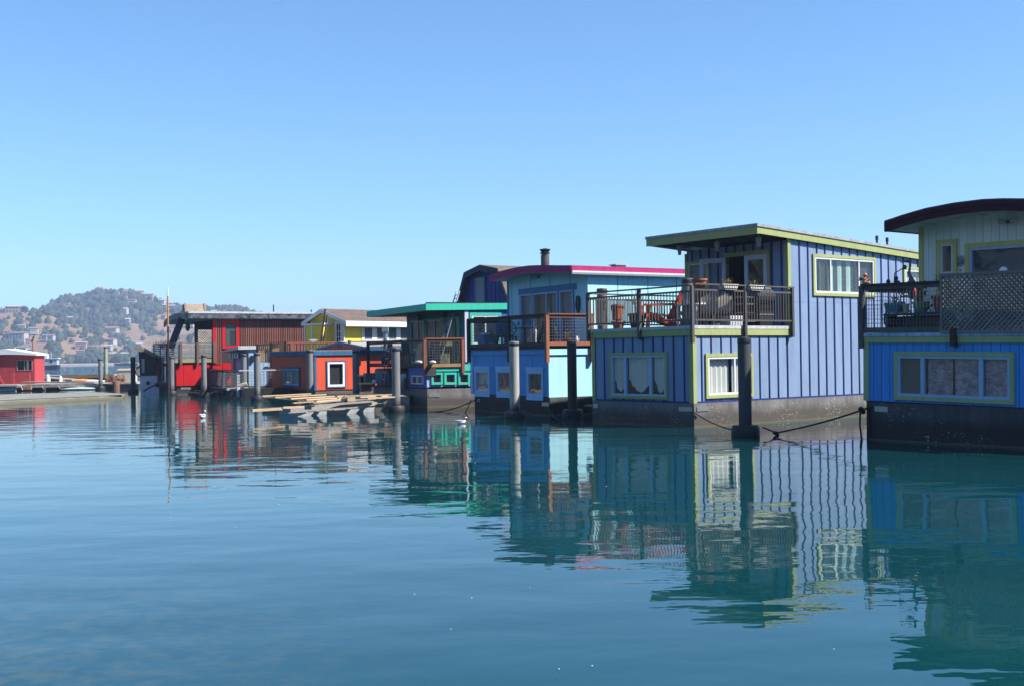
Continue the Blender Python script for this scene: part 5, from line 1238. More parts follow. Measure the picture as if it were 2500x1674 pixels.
# ================================================================== 5. gambrel-roofed houseboat behind
GO = at_depth(1240, 870, 60); GO.z = 0
G = House('houseboat', 'indigo houseboat with a shingled gambrel roof rising behind the jade roof', GO, 35)
NAVY = paint('indigo_siding', (.045, .075, .30), .5, .05, .08)
SHING = plain('brown_shingles', (.20, .14, .115), .9, bs=3, var=.25)
hull(G, .02, 9, .1, 4.3, .8, HULLD)
gp = [(-.05, 4.9), (.72, 6.36), (2.3, 6.66), (3.75, 6.36), (4.45, 4.9)]
m = MB(); m.prism([(-.0, .8), (4.4, .8)] + [(y, z - .06) for y, z in reversed(gp)], 'x', .25, 9); gw = m.build('wall', NAVY, G.o)
for i in range(11): bx('batten', NAVY, gw, .225, .25, .18 + i * .4, .22 + i * .4, .9, 4.95 + min(1.2, min(.18 + i * .4, 4.3 - i * .4) * 1.6))
m = MB(); pr = gp + [(y + dy, z + .13) for (y, z), dy in zip(reversed(gp), (.13, .08, 0, -.08, -.13))]
m.prism(pr, 'x', -.12, 9.2); gr = m.build('roof', SHING, G.o)
m = MB(); pr = [(y, z - .2) for y, z in gp] + [(y + dy, z + .10) for (y, z), dy in zip(reversed(gp), (.10, .06, 0, -.06, -.10))]; m.prism(pr, 'x', -.15, -.122); m.build('barge_board', paint('navy_barge_board', (.03, .07, .13), .5), gr)
q = brect(G, G.f, 0, 1161, 760, 1186, 674, .25)
window(gw, Face('f', .22), *q, trim=(TEALW, .10), frame=MATS['aluminium_frame'], fw=.04, inner=None, glass=GLASS, td=.05)
bx('blind', plain('pale_dusk_blind', (.2, .26, .34), .6), gw, .195, .205, q[0] + .1, q[1] - .1, q[2] + .1, q[3] - .1)

# ================================================================== 6. yellow gabled houseboat
YO = at_depth(840, 870, 72); YO.z = 0
Yh = House('houseboat', 'yellow gabled houseboat with white trim and a brown shingle roof', YO, 50)
YLW = paint('sunflower_paint', (.98, .74, .09), .5, .04, .08)
YW = Yh.f(757, 790)[0] + .0; YL = 9.0
hull(Yh, 0, YL, 0, YW, .8, HULLD)
eo = Yh.s(842, 783, -.55)[1]; ez = eo + .02; ey = Yh.f(754, 785)[1]; pz = Yh.f(786, 754, -.3)[1]
yc = YW * .55
yl_ = bx('wall', YLW, Yh.o, .3, YL, .05, YW, .8, ez + .2)
m = MB(); m.prism([(0.0, .8), (YW, .8), (YW, ez + .1), (yc, pz - .12), (0, ez + .1)], 'x', 0, .25); ygw = m.build('gable_wall', YLW, Yh.o)
siding(yl_, fS, .02, YL, .8, ez + .1, .6, YLW, None, [], gap=.006)
rt_ = [(-.55, eo), (yc, pz), (YW + .45, eo)]
m = MB(); m.prism([(y, z) for y, z in rt_] + [(y, z - .12) for y, z in reversed(rt_)], 'x', -.30, YL); yr = m.build('roof', SHING, Yh.o)
m = MB(); m.prism([(y, z - .0) for y, z in rt_] + [(y, z - .24) for y, z in reversed(rt_)], 'x', -.34, -.302); m.build('barge_board', WHITE, yr)
m = MB(); m.box(-.34, YL, -.60, -.552, eo - .33, eo - .01); m.build('fascia', WHITE, yr)
for i in range(9):
    for s in (0, 1):
        a, b = (rt_[0], rt_[1]) if s == 0 else (rt_[1], rt_[2]); t0, t1 = i / 9, (i + 1.12) / 9
        if s: t0, t1 = 1 - t1, 1 - t0
        t0 = max(0, t0); t1 = min(1, t1); P = lambda t: (a[0] + (b[0] - a[0]) * t, a[1] + (b[1] - a[1]) * t)
        p, q = P(t0), P(t1); lo, hi = ((.035, .008) if s == 0 else (.008, .035)); m = MB(); m.prism([(p[0], p[1] + .003), (q[0], q[1] + .003), (q[0], q[1] + hi), (p[0], p[1] + lo)], 'x', -.3, YL); m.build('shingle_course', SHING, yr)
q = brect(Yh, Yh.f, 0, 800, 829, 811, 785, 0)
window(ygw, fF, *q, trim=(WHITE, .08), frame=WHITE, fw=.03, hmull=(.5,), glass=GLASS_D, inner=None, td=.06); bx('unlit_room_sheet', DARKROOM, ygw, -.003, -.001, q[0] + .08, q[1] - .08, q[2] + .08, q[3] - .08)  # flat dark sheet paints the unlit room behind the glass
q = brect(Yh, Yh.f, 0, 819, 860, 836, 785, 0)
window(ygw, fF, *q, trim=(WHITE, .07), frame=WHITE, fw=.09, mull=(.5,), hmull=(.3, .5, .7), glass=GLASS_D, inner=None, td=.06, name='door', mw=.025); bx('unlit_room_sheet', DARKROOM, ygw, -.003, -.001, q[0] + .08, q[1] - .08, q[2] + .08, q[3] - .08)
bx('corner_board', WHITE, Yh.o, -.035, .03, -.05, .12, .8, ez - .1)
x0_ = Yh.s(883, 810)[0]
wb = bx('window_band', WHITE, Yh.o, x0_, YL, -.04, -.003, Yh.s(900, 832)[1], Yh.s(900, 797)[1] + .1)
for (a, b) in ((888, 908), (918.5, 937.5), (947, 967), (976, 996), (1004, 1024)):
    q = brect(Yh, Yh.s, 0, a, 829, b, 799.5, 0)
    window(wb, Face('s', -.04), *q, frame=WHITE, fw=.03, hmull=(.42,) if a < 940 else (), glass=GLASS_D, inner=None, td=.03); bx('unlit_room_sheet', plain('dim_room_tone', (.06, .07, .08), .6), wb, q[0] + .03, q[1] - .03, -.050, -.042, q[2] + .03, q[3] - .03)
# small wing on the left with white cornice
yb1 = Yh.f(743, 800, -.8)[0]; yb0 = Yh.f(788, 800, -.8)[0]; zw = Yh.f(744, 795, -.8)[1]
bx('porch_wall', YLW, Yh.o, -.8, .0, yb0, yb1, .8, zw); bx('porch_cornice', WHITE, Yh.o, -.9, -.01, yb0 - .1, yb1 + .12, zw, zw + .12)
for y in (yb1 - .03, (yb0 + yb1) / 2 + .15): bx('porch_post', WHITE, Yh.o, -.84, -.803, y - .08, y + .05, .8, zw)
o = thing('leaning_plank', 'dark brown plank leaning against the yellow gable', 'plank', (0, 0, 0)); a, b = at_depth(783, 838, 71), at_depth(794, 755, 71.3); m = MB(); m.beam(a, b, .17, .08); m.build('plank', DECKW, o)
o = thing('leaning_plank', 'weathered grey-tan plank leaning beside the dark one on the yellow gable', 'plank', (0, 0, 0)); a, b = at_depth(790, 838, 70.9), at_depth(799, 770, 71.2); m = MB(); m.beam(a, b, .09, .05); m.build('plank', GREYWD, o)

# ================================================================== 7. orange houseboat
OO = at_depth(767.5, 870, 60); OO.z = 0
O = House('houseboat', 'bright orange-red houseboat with slate blue trim behind the lumber raft', OO, 36)
ORG = paint('tangerine_paint', (.70, .105, .05), .45, .04, .08)
BLT = paint('slate_fascia', (.06, .16, .30), .5, .04, .22)
OW = O.f(664, 860)[0]; OW = min(OW, 7.6); OX = O.s(880, 853)[0]; OL = 9
zb, zt = O.f(766, 952.6)[1], O.f(766, 855)[1]; zf = zt - .25
hull(O, .05, OL, .05, OW - .1, zb, HULLM)
q = brect(O, O.f, 0, 692, 943, 733, 895, 0); qs = brect(O, O.s, 0, 797, 946, 843, 879, 0)
olw = bx('wall', DARKROOM, O.o, .9, OL - .1, .6, OW - .2, zb, zf)
siding(olw, fF, 0, OW, zb + .02, zf + .05, 1.22, ORG, None, [(q[0] + .03, q[1] - .03, q[2] + .03, q[3] - .03)], gap=.008)
siding(olw, fS, 0, OL, zb + .02, zf + .05, .92, ORG, None, [(qs[0] + .03, qs[1] - .03, qs[2] + .03, qs[3] - .03)], gap=.008, first=.95)
window(olw, fF, *q, trim=(BLT, .10), frame=MATS['pale_blue_vinyl'], fw=.05, mull=(.5,), inner=shade(plain('reflect_grey', (.3, .3, .28), .5), 0), glass=GLASS, td=.06)
window(olw, fS, *qs, trim=(BLT, .06), frame=WHITE, fw=.11, inner=shade(DARKROOM, 0), glass=GLASS, td=.06, label='square window with heavy white frame and slate trim')
for (a, b, c, d) in ((-.03, .0, -.03, .10), ):
    bx('corner_board', BLT, O.o, a, b, c, d, zb, zf); bx('corner_board', BLT, O.o, .003, .10, -.03, .0, zb, zf)
bx('rear_wall', ORG, O.o, 0, OL, OW - .05, OW, zb, zf); bx('rear_wall', ORG, O.o, OL - .05, OL, 0, OW - .05, zb, zf)
m = MB(); m.box(-.02, OX, -.02, OW + .02, zt - .1, zt - .02); orf = m.build('roof', CAP, O.o)
m = MB(); m.box(-.09, -.025, -.08, OW + .08, zf, zt - .03); m.build('fascia', BLT, orf); m = MB(); m.box(-.024, OL, -.08, -.022, zf, zt - .03); m.build('fascia', BLT, orf)
m = MB(); m.box(-.1, OL, -.09, OW + .09, zt - .026, zt + .0); m.build('membrane', ROOFG, orf)
# gable of the cabin behind
gy1, gz = O.f(773, 849, OX); gy0, _ = O.f(887, 848, OX); gpz = O.f(827, 833, OX)[1]; gm = (gy0 + gy1) / 2
m = MB(); m.prism([(gy0, gz - .2), (gm, gpz - .08), (gy1, gz - .2)], 'x', OX + .06, OX + .4); gb = m.build('gable', ORG, O.o)
g_ = [(gy0 - .05, gz), (gm, gpz), (gy1 + .05, gz)]
m = MB(); m.prism(g_ + [(y, z - .05) for y, z in reversed(g_)], 'x', OX, OL + 2); gfr = m.build('gable_roof', plain('sand_roofing', (.42, .39, .34), .85), O.o)
m = MB(); m.prism([(y, z - .052) for y, z in g_] + [(y, z - .17) for y, z in reversed(g_)], 'x', OX - .02, OX + .055); m.build('barge_board', BLT, gfr)
m = MB(); m.box(OX, OL + 2, gy0 - .08, gy0 - .04, gz - .2, gz - .0); m.build('fascia', BLT, gfr)
for s in (-.14, .14): bx('vent_louvre', BLACKM, gb, OX + .045, OX + .058, gm + s - .09, gm + s + .09, gpz - .36, gpz - .2)
# flue on the orange roof, bins
p = at_depth(941, 836, 61); o = thing('flue_pipe', 'short shiny flue pipe with square cap above the orange houseboat roof', 'flue', p); m = MB(); m.lathe([(.1, -.3), (.1, .65)], n=12); m.build('pipe', GALV, o); m = MB(); m.box(-.16, .16, -.16, .16, .55, .8); m.build('cap', GALV, o)
pp = at_depth(853, 834, 62); p2_ = at_depth(980, 832, 62.5); o = thing('roof_rail', 'long thin rail lying along the sand-coloured roof', 'rail', (0, 0, 0)); m = MB(); m.beam(pp, p2_, .05); m.ball(pp, .1, 8); m.build('rail', GREYWD, o)
YLID = plain('yellow_lid', (.75, .48, .05), .5)
for (a, b, c, d, dep, lab) in ((878, 892, 916, 944, 52, 'black storage tote with a yellow lid, upper left of the pair'), (879, 905, 935, 955, 49, 'black storage tote with a yellow lid, lower one')):
    l, r_ = at_depth(a, d, dep), at_depth(b, c, dep); o = thing('storage_tote', lab, 'tote', ((l.x + r_.x) / 2, l.y, l.z), rad(20)); w2 = (r_.x - l.x) / 2; m = MB(); m.prism([(-w2 * .9, 0), (w2 * .9, 0), (w2, r_.z - l.z - .03), (-w2, r_.z - l.z - .03)], 'y', -.22, .22); m.build('tub', BLACKM, o); bx('lid', YLID, o, -w2 - .03, w2 + .03, -.25, .25, r_.z - l.z - .025, r_.z - l.z + .03)
o = thing('equipment_box', 'grey equipment box beside the yellow-lidded totes', 'box', at_depth(897, 945, 51), rad(20)); bx('body', plain('slate_box', (.08, .1, .13), .6), o, -.12, .3, -.2, .2, 0, .62); m = MB(); m.ball((.24, -.22, .24), .1, 8); m.build('globe_light', WHITE, o)
o = thing('float_walkway', 'dark low walkway deck between the orange and teal boats', 'walkway', at_depth(900, 870, 50) - Vector((0, 0, at_depth(900, 870, 50).z)), rad(20)); bx('float', HULLD, o, -1.5, 2.2, -1.2, 1.6, -.4, .42); [bx('plank', GREYWD, o, -1.5, 2.2, -1.2 + i * .28, -1.2 + i * .28 + .26, .425, .46) for i in range(10)]
# ------------------------------------------------------------------ lumber raft
LR = ground(770, 1012)
o = L_ = thing('lumber_raft', 'low floating raft on white and concrete floats piled with lumber', 'raft', (0, 0, 0))
def bp(px, py, z): return ground(px, py, z)
def float_box(n, pa, pb, z0, z1, dep, mat):
    a, b = ground(*pa), ground(*pb); m = MB(); d = (b - a).normalized(); nrm = Vector((-d.y, d.x, 0))
    if nrm.y < 0: nrm = -nrm
    q = [a, b, b + nrm * dep, a + nrm * dep]; ch = .07
    q2 = [v + (Vector((0, 0, 0))) for v in q]
    m.add([(v.x, v.y, z0) for v in q] + [(v.x, v.y, z1) for v in q], [(0, 1, 2, 3), (4, 5, 6, 7), (0, 1, 5, 4), (1, 2, 6, 5), (2, 3, 7, 6), (3, 0, 4, 7)]); return m.build(n, mat, L_)
DRUM = plain('scuffed_grey_float', (.34, .36, .38), .55, bs=3, var=.15)
BEIGE = concrete_hull('beige_float', (.42, .38, .31), (.15, .13, .10), .08)
float_box('float', (727, 1016), (798, 1011), -.2, .30, .9, DRUM); float_box('float', (847, 1010), (914, 1003), -.2, .34, .9, DRUM)
float_box('float', (916, 1002), (1000, 1000), -.3, .52, 2.2, BEIGE)
float_box('float', (640, 1004), (727, 1008), -.3, .16, 1.2, BLACKM)
PINE = wood('fresh_pine', (.60, .45, .28), (.45, .31, .18), grain=(1, 1, 1), sc=5); OLDW = wood('silvered_plank', (.42, .38, .34), (.26, .23, .2), grain=(1, 1, 1), sc=5)
def plank(p, q, w, h, mat, n='plank'): m = MB(); m.beam(p, q, w, h); return m.build(n, mat, L_)
for (a, b, z, w, h, mt) in (((700, 1001), (930, 987), .36, .35, .12, OLDW), ((752, 994), (912, 984), .50, .3, .12, OLDW), ((700, 1004), (920, 990), .26, .18, .10, OLDW), ((760, 990), (905, 979), .58, .25, .05, OLDW),
                         ((614, 1001), (700, 996), .33, .09, .09, PINE), ((690, 995), (765, 992), .42, .09, .09, PINE)):
    plank(bp(*a, z), bp(*b, z), w, h, mt, 'beam' if mt is OLDW else 'plank')
LUM = (((639, 966), (758, 960), .55, 0), ((670, 969), (795, 962), .55, 0), ((708, 972), (845, 965), .52, 0), ((746, 975), (832, 970), .5, 0), ((825, 972), (960, 964), .55, 0), ((895, 972), (962, 968), .6, 0),
       ((642, 969), (765, 979), .45, 0), ((714, 983), (768, 979), .5, 0), ((762, 983), (845, 975), .5, 1), ((800, 962), (930, 962), .62, 1), ((840, 966), (958, 962), .6, 0), ((770, 979), (842, 973), .56, 0), ((860, 976), (915, 972), .55, 1))
for k, (a, b, z, old) in enumerate(LUM): plank(bp(*a, z + .015 * (k % 3)), bp(*b, z + .015 * (k % 3)), .10, .045, OLDW if old else PINE)
plank(bp(842, 976, .56), bp(858, 974, .6), .3, .14, PINE, 'plank'); plank(bp(838, 992, .40), bp(846, 976, .62), .05, .08, BLACKM, 'brace')
for px in (735, 765, 795, 830, 865, 900): plank(bp(px, 985, .4) + Vector((0, -.6, 0)), bp(px + 4, 966, .45) + Vector((0, .8, 0)), .12, .10, DECKW, 'joist')
bx('number_plate', BLACKM, L_, *(lambda p: (p.x - .14, p.x + .14, p.y - .45, p.y - .4, .42, .52))(ground(930, 990, .45)))

# ================================================================== 8. mauve houseboat with cedar screen
MO = at_depth(697, 870, 67.5); MO.z = 0
Mh = House('houseboat', 'mauve-pink houseboat with a cedar plank screen, squeezed behind the orange one', MO, 27)
MAU = paint('mauve_paint', (.36, .075, .09), .5, .04, .08); CED = wood('golden_cedar', (.82, .44, .18), (.60, .26, .09), grain=(6, 6, .5))
my = Mh.f(636, 860)[0]; hz0 = Mh.f(640, 943)[1]; cz0, cz1 = Mh.f(640, 884.5)[1], Mh.f(640, 842)[1]
cz1 = (Mh.f(629, 842)[1] + Mh.f(695, 836)[1]) / 2
hull(Mh, 0, 8, 0, my, hz0, paint('pale_blue_hull', (.36, .44, .52), .5, .02, .25))
mw_ = bx('wall', MAU, Mh.o, .02, 8, .02, my - .02, hz0, cz0 - .2); bx('band', WHITE, Mh.o, -.05, 8, -.05, my + .05, cz0 - .25, cz0 + .0)
q = brect(Mh, Mh.f, 0, 638, 934, 655, 897, 0); window(mw_, fF, *q, frame=MATS['pale_blue_vinyl'], fw=.08, mull=(.5,), inner=None, glass=GLASS_D, td=.05); bx('unlit_room_sheet', ROOM, mw_, .003, .016, q[0] + .08, q[1] - .08, q[2] + .08, q[3] - .08)
cl_, cr_ = at_depth(626, 870, 66), at_depth(697, 870, 66)
sc = thing('cedar_screen', 'golden cedar plank screen with dark posts above the mauve wall', 'screen', (cl_.x, 66, 0))
cw = cr_.x - cl_.x; zl_, zr_ = at_depth(626, 843, 66).z, at_depth(697, 835, 66).z; zb2 = at_depth(660, 884, 66).z
for i in range(14):
    a0, a1 = cw * i / 14 + .01, cw * (i + 1) / 14 - .01; zt2 = zl_ + (zr_ - zl_) * i / 14; bx('board', CED, sc, a0, a1, random.uniform(-.005, .005), .03, zb2, zt2)
for t in (0, .47, .97): bx('post', DECKW, sc, cw * t, cw * t + .12, -.08, -.01, zb2 - .3, zl_ + (zr_ - zl_) * t + .05)
m = MB(); m.beam((0, -.02, zl_ + .03), (cw, -.02, zr_ + .05), .12, .05); m.build('cap_rail', REDW, sc)
bx('deck', DECKW, Mh.o, 0, 8, 0, my, cz0 + .003, cz0 + .08)
m = MB(); m.box(-.05, 7.5, -.08, .04, cz1 - .02, cz1 + .05); mr_ = m.build('railing', REDW, Mh.o)
for i in range(38): bx('baluster', REDW, mr_, .15 + i * .19, .19 + i * .19, -.04, -.0, cz0 + .1, cz1 - .02)
for i in (0, 2.2, 4.4): bx('post', REDW, mr_, i + .3, i + .45, -.07, .05, cz0, cz1 - .02)
o = Mh.thing('patio_table', 'white plastic table behind the cedar balusters', 'table', 2.4, .9, cz0 + .08); bx('tabletop', WHITE, o, -.7, .7, -.4, .4, .45, .5)
for a in (-.6, .6): bx('leg', WHITE, o, a - .04, a + .04, -.3, .3, 0, .45)
simple_chair(Mh, 4.0, .9, cz0 + .08, 0, WHITE, 'white chair behind the redwood balusters'); 
p = at_depth(765, 835, 63); o = thing('bird_bath', 'white shell dish perched on the redwood rail', 'dish', p); m = MB(); m.lathe([(.04, 0), (.25, .1), (.27, .12), (.1, .14)], n=12); m.build('dish', WHITE, o)

# ================================================================== 9. pale blue boathouse with white awning roof
PO = at_depth(607, 870, 67.5); PO.z = 0
Pb = House('houseboat', 'small pale blue boathouse with a white slab roof and striped valance', PO, 23)
PBL = paint('powder_blue_paint', (.36, .52, .68), .5, .04, .08)
py1 = Pb.f(564, 880)[0]; pzt = Pb.f(600, 853)[1]; py1 = min(py1, 6.5)
hull(Pb, 0, 1.1, 0, py1, .55, HULLD)
pw_ = bx('wall', PBL, Pb.o, .03, 1.08, .03, py1, .55, pzt - .02)
siding(pw_, fF, 0, py1, .56, pzt - .03, .42, PBL, None, [], gap=.012, pname='board'); siding(pw_, fS, 0, 1.1, .56, pzt - .03, .42, PBL, None, [], gap=.012, pname='board')
m = MB(); yy = Pb.f(538, 853, -.6)[0]; m.prism([(-.12, pzt - .0), (-.12, pzt + .2), (yy, pzt - .05), (yy, pzt - .13)], 'x', -.6, 1.2); pr_ = m.build('roof', CAP, Pb.o)
for (a, b, z0_, z1_) in ((571, 575, .6, pzt - .35), (601, 604, .6, pzt - .2)):
    y1_, y0_ = Pb.f(a, 880)[0], Pb.f(b, 880)[0]; bx('door', BLACKM, pw_, -.03, -.003, y0_, y1_, z0_, z1_)
ya, yb = Pb.f(561, 860, -.3)[0], Pb.f(585, 860, -.3)[0]; cols = [plain('navy_stripe', (.03, .05, .2), .8), CURT, plain('teal_stripe', (.05, .2, .22), .8), CURT, plain('slate_stripe', (.1, .14, .3), .8), CURT, MATS['navy_stripe'], CURT]
for i, c in enumerate(cols): bx('valance_stripe', c, pr_, -.32, -.29, yb + (ya - yb) * i / 8, yb + (ya - yb) * (i + 1) / 8, pzt - .48, pzt - .16)
y_, z_ = Pb.f(617, 866); m = MB(); 
xs_, z_ = Pb.s(616, 872); m.box(xs_ - .1, xs_ + .1, -.16, -.02, z_ - .2, z_ + .12); m.build('wall_lantern', BLACKM, pw_)
# its dock with wire rail
Dk = Pb
dx = -1.6
def pf(px, py, x=dx): return Pb.f(px, py, x)
dz = pf(560, 947)[1]; rz1 = pf(560, 903)[1]; ya, yb = pf(514, 940)[0], pf(583, 940)[0]
dkk = bx('dock', GREYWD, Pb.o, dx, -.02, yb, ya, dz - .12, dz); bx('float', HULLD, Pb.o, dx + .1, 0, yb, ya - .6, -.4, dz - .12)
m = MB(); m.beam((dx, ya, rz1), (dx, yb, rz1), .12, .08); rr = m.build('railing', BLACKM, Pb.o)
for px in (516, 546, 582): y = pf(px, 940)[0]; bx('post', paint('slate_post', (.10, .12, .17), .5) if px < 570 else CAP, rr, dx - .07, dx + .07, y - .07, y + .07, dz - .4, rz1 - .04)
wiremesh(rr, (dx, ya, 0), (dx, yb, 0), dz + .1, rz1 - .1, .16, .006)
m = MB(); m.beam((dx, yb, rz1), (1.0, yb - .1, rz1), .1, .06); r2 = m.build('railing', CAP, Pb.o); wiremesh(r2, (dx, yb, 0), (1.0, yb - .1, 0), dz + .1, rz1 - .08, .16, .008)
for i in range(8):
    q = ground(556 + i * 6.5, 949 - i * .3, .48); f_ = thing('float_block', 'small white float block in the row along the dark dock edge', 'float', q, 0, 'white float blocks along the dock edge'); bx('block', WHITE, f_, -.05, .05, -.05, .05, -.06, .06)
o = thing('driftwood_pile', 'tangle of rusty brown branches floating by the dark dock', 'driftwood', ground(560, 966)); rn = random.Random(9)
for k in range(22): m = MB(); a = Vector((rn.uniform(-1.3, 1.3), rn.uniform(-.4, .6), rn.uniform(0, .2))); b = a + Vector((rn.uniform(-1, 1), rn.uniform(-.3, .3), rn.uniform(-.05, .35))); m.loft([a, a.lerp(b, .5) + Vector((0, 0, .06)), b], rn.uniform(.02, .05), 5); m.build('branch', DECKW if k % 3 else plain('rust_branch', (.2, .08, .03), .8), o)
o = thing('cloth_bundle', 'pale cloth bundle hanging off the dark dock corner', 'bundle', ground(580, 952, .4)); m = MB(); m.loft([(.5, 0, .35), (.1, 0, .2), (-.2, 0, -.1), (-.35, 0, -.35)], [.12, .16, .12, .04], 8); smooth_angle(m.build('bundle', plain('pale_burlap', (.5, .45, .35), .9), o), 70)
bx('hull_box', BLACKM, Pb.o, -1.5, .9, yb - 1.2, yb - .02, -.4, .58)

# ================================================================== 10. red houseboat with the curved roof
RdO = ground(430, 962)
Q = House('houseboat', 'long red houseboat with slatted brown siding and a curved silver roof edge', RdO, 30)
RED = paint('signal_red_paint', (.52, .018, .022), .42, .05, .08); REDF = paint('shaded_red_paint', (.25, .05, .055), .55, .05, .1)  # second red: the front wall's shade put into a duller copy
DKB = plain('dark_umber_wall', (.035, .018, .018), .8); SLT = wood('red_brown_slat', (.28, .10, .07), (.18, .055, .04), grain=(6, 6, .5)); CHAR = paint('charcoal_blue', (.05, .07, .10), .5)
QW = Q.f(382, 938)[0]; QL = 14.0; x_up = Q.s(523, 850)[0]; zd = Q.s(470, 885)[1]; zh = Q.s(470, 941)[1]
hull(Q, .1, QL, .1, QW - .1, zh, HULLD)
x_l = Q.s(448, 930)[0]
siding(Q.o, fS, .02, Q.s(543, 900)[0], zh + .02, zd, 2.4, RED, None, [], gap=.02, first=x_l)
x_n = Q.s(543, 850)[0]
siding(Q.o, fS, x_n, QL, zh + .02, Q.s(560, 851)[1], 1.6, RED, None, [], gap=.02)
q = brect(Q, Q.f, 0, 391, 932, 412, 890, 0); q = (q[0], q[1], zh + .15, zd - .15)
qc = bx('lower_core', DARKROOM, Q.o, .9, QL - .1, .6, QW - .2, zh, zd)
siding(qc, fF, .02, QW, zh + .02, zd, 1.2, REDF, None, [(q[0] + .02, q[1] - .02, q[2] + .02, q[3] - .02)], gap=.02)
window(qc, fF, *q, frame=BLACKM, fw=.06, mull=(.25, .6), inner=curtains(CURT, 2, ((.3, .5),), -.1), glass=GLASS, td=.05)
# upper storey
xa = x_up; zw = Q.s(600, 781)[1]
bx('upper_core', DKB, Q.o, xa + .04, QL, .07, QW - .4, zd, zw)
bx('upper_front', DKB, Q.o, xa - .0, xa + .035, .6, QW - .4, zd, zw)
sh = bx('slat_backing', DKB, Q.o, xa, QL, .0, .06, zd - .05, zw)
bx('corner_post', RED, Q.o, xa - .08, xa + .12, -.05, .0, zd - .1, zw - .02)
za = Q.s(560, 851)[1]
x = Q.s(528, 850)[0]; n = 0
w0, w1 = Q.s(542, 820)[0], Q.s(584, 820)[0]
while x < QL - .1:
    if not (w0 - .05 < x < w1 + .02):
        bx('slat', SLT, sh, x, x + .06, -.045, -.003, (zd - .12) if x < w0 else zd + .3, zw - .03)
    x += .118
zwt = Q.s(560, 783)[1]
window(sh, Face('s', 0), w0, w1, za, zwt + .05, trim=(RED, .2), frame=BLACKM, fw=.05, inner=None, glass=GLASS, td=.06, label='tall window in a bright red frame'); bx('unlit_room_sheet', plain('green_grey_room_tone', (.05, .08, .08), .4), sh, w0 + .2, w1 - .2, -.012, -.006, za + .2, zwt - .1); bx('inner_frame', BLACKM, sh, w0 + .5, w0 + 1.1, -.02, -.013, za + .2, za + 1.1)
# roof: flat sheet with metal edge, arched visor at the front
xr = Q.s(456, 780)[0]; zr = Q.s(456, 766, -.38)[1]; zre = zr - .32
fa = [Q.f(px, py, xr) for px, py in ((456, 770), (450, 766.5), (440, 765), (430, 765.5), (420, 769), (411, 774), (405, 780), (400, 787))]
m = MB(); pr = [(y, z) for y, z in fa]; pr[0] = (-.3, pr[0][1]); m.prism(pr + [(y, z - .14) for y, z in reversed(pr)], 'x', xr + .06, QL); rq = m.build('roof', plain('silver_roof', (.55, .54, .53), .4, .3, bs=2, var=.25), Q.o)
m = MB(); pr2 = [(y, z) for y, z in fa]; m.prism(pr2 + [(y, z - .33) for y, z in reversed(pr2)], 'x', xr - .02, xr + .058); m.build('visor', paint('grey_visor', (.20, .22, .25), .5), rq)
m = MB(); m.prism([(-.30, zr + .02), (-.40, zr - .02), (-.42, zre + .03), (-.30, zre)], 'x', xr - .02, QL); m.build('edge_flashing', plain('streaked_zinc', (.20, .21, .23), .4, .5, bs=5, var=.5), rq)
m = MB(); m.box(xr, QL, -.42, QW * .6, zr + .022, zr + .14); m.build('membrane', CAP, rq)
xa_, xb_ = Q.s(455, 760)[0], Q.s(503, 760)[0]; m = MB(); zt_ = Q.s(480, 746)[1] + .1; m.prism([(.3, zr), (1.5, zr), (1.25, zt_), (.55, zt_)], 'x', xa_ + .1, xb_); sk = m.build('skylight', wood('mossy_brown', (.30, .24, .17), (.18, .13, .09), sc=3), rq); m = MB(); m.prism([(.26, zr), (.34, zr), (.60, zt_ + .05), (.52, zt_ + .05)], 'x', xb_, xb_ + .12); m.prism([(.26, zr), (.34, zr), (.60, zt_ + .05), (.52, zt_ + .05)], 'x', xa_, xa_ + .12); m.build('skylight_curb', plain('brick_curb', (.3, .17, .13), .8), sk)
for px, hgt in ((593, .3), (668, .65), (760, .35)): x = Q.s(px, 770, .8)[0]; m = MB(); m.loft([(x, .8, zr), (x, .8, zr + hgt)], .04, 8); m.build('vent_pipe', BLACKM, rq)
# balcony
bx('deck', GREYWD, Q.o, -.05, xa, -.05, QW, zd - .02, zd + .03); bx('deck_beam', wood('mossy_beam', (.30, .26, .12), (.2, .17, .08), sc=3), Q.o, -.06, xa - .05, -.10, -.052, zd + .04 - .02, zd + .24)
zt1 = Q.s(480, 837)[1]
m = MB(); m.box(-.05, xa - .02, -.12, -.04, zt1 - .03, zt1 + .02); rl = m.build('railing', GREYWD, Q.o, label='weathered horizontal slat railing on the sunny side')
xm = Q.s(424, 860)[0]
for i in range(9): z = zd + .30 + i * (zt1 - zd - .38) / 8.5; bx('slat', wood('silver_slat', (.30, .28, .25), (.17, .16, .14)), rl, max(xm, .1), xa - .02, -.11, -.06, z, z + .075)
for px in (440, 481, 521.5): x = Q.s(px, 860)[0]; bx('post', wood('brown_post', (.20, .12, .10), (.12, .07, .06)), rl, x - .07, x + .07, -.20, -.121, zd - .1, zt1 + .04)
m = MB(); m.box(-.12, -.04, .0, QW + .1, zt1 - .03, zt1 + .02); r2 = m.build('railing', BLACKM, Q.o, label='dark slat railing on the shaded end')
for i in range(11): z = zd - .05 + i * (zt1 - zd) / 10.5; bx('slat', DECKW, r2, -.11, -.06, .05, QW + .08, z, z + .055)
for t in (.0, .33, .66, 1): bx('post', DECKW, r2, -.16, -.112, QW * t, QW * t + .1, zd - .3, zt1)
o = Q.thing('vine', 'dark tangled vine heaped over the end of the black railing', 'plant', -.1, QW * .62, zt1 - .25); leafy(o, (0, 0, 0), .9, .5, LEAFD, n=260); leafy(o, (0, .7, 0), .8, .45, LEAFD, n=200)
xl0, xl1 = Q.s(484, 840)[0], Q.s(521, 840)[0]; ll = bx('lattice', CAP, Q.o, xl0, xl1, .02, .05, Q.s(500, 806)[1] - .03, Q.s(500, 806)[1])
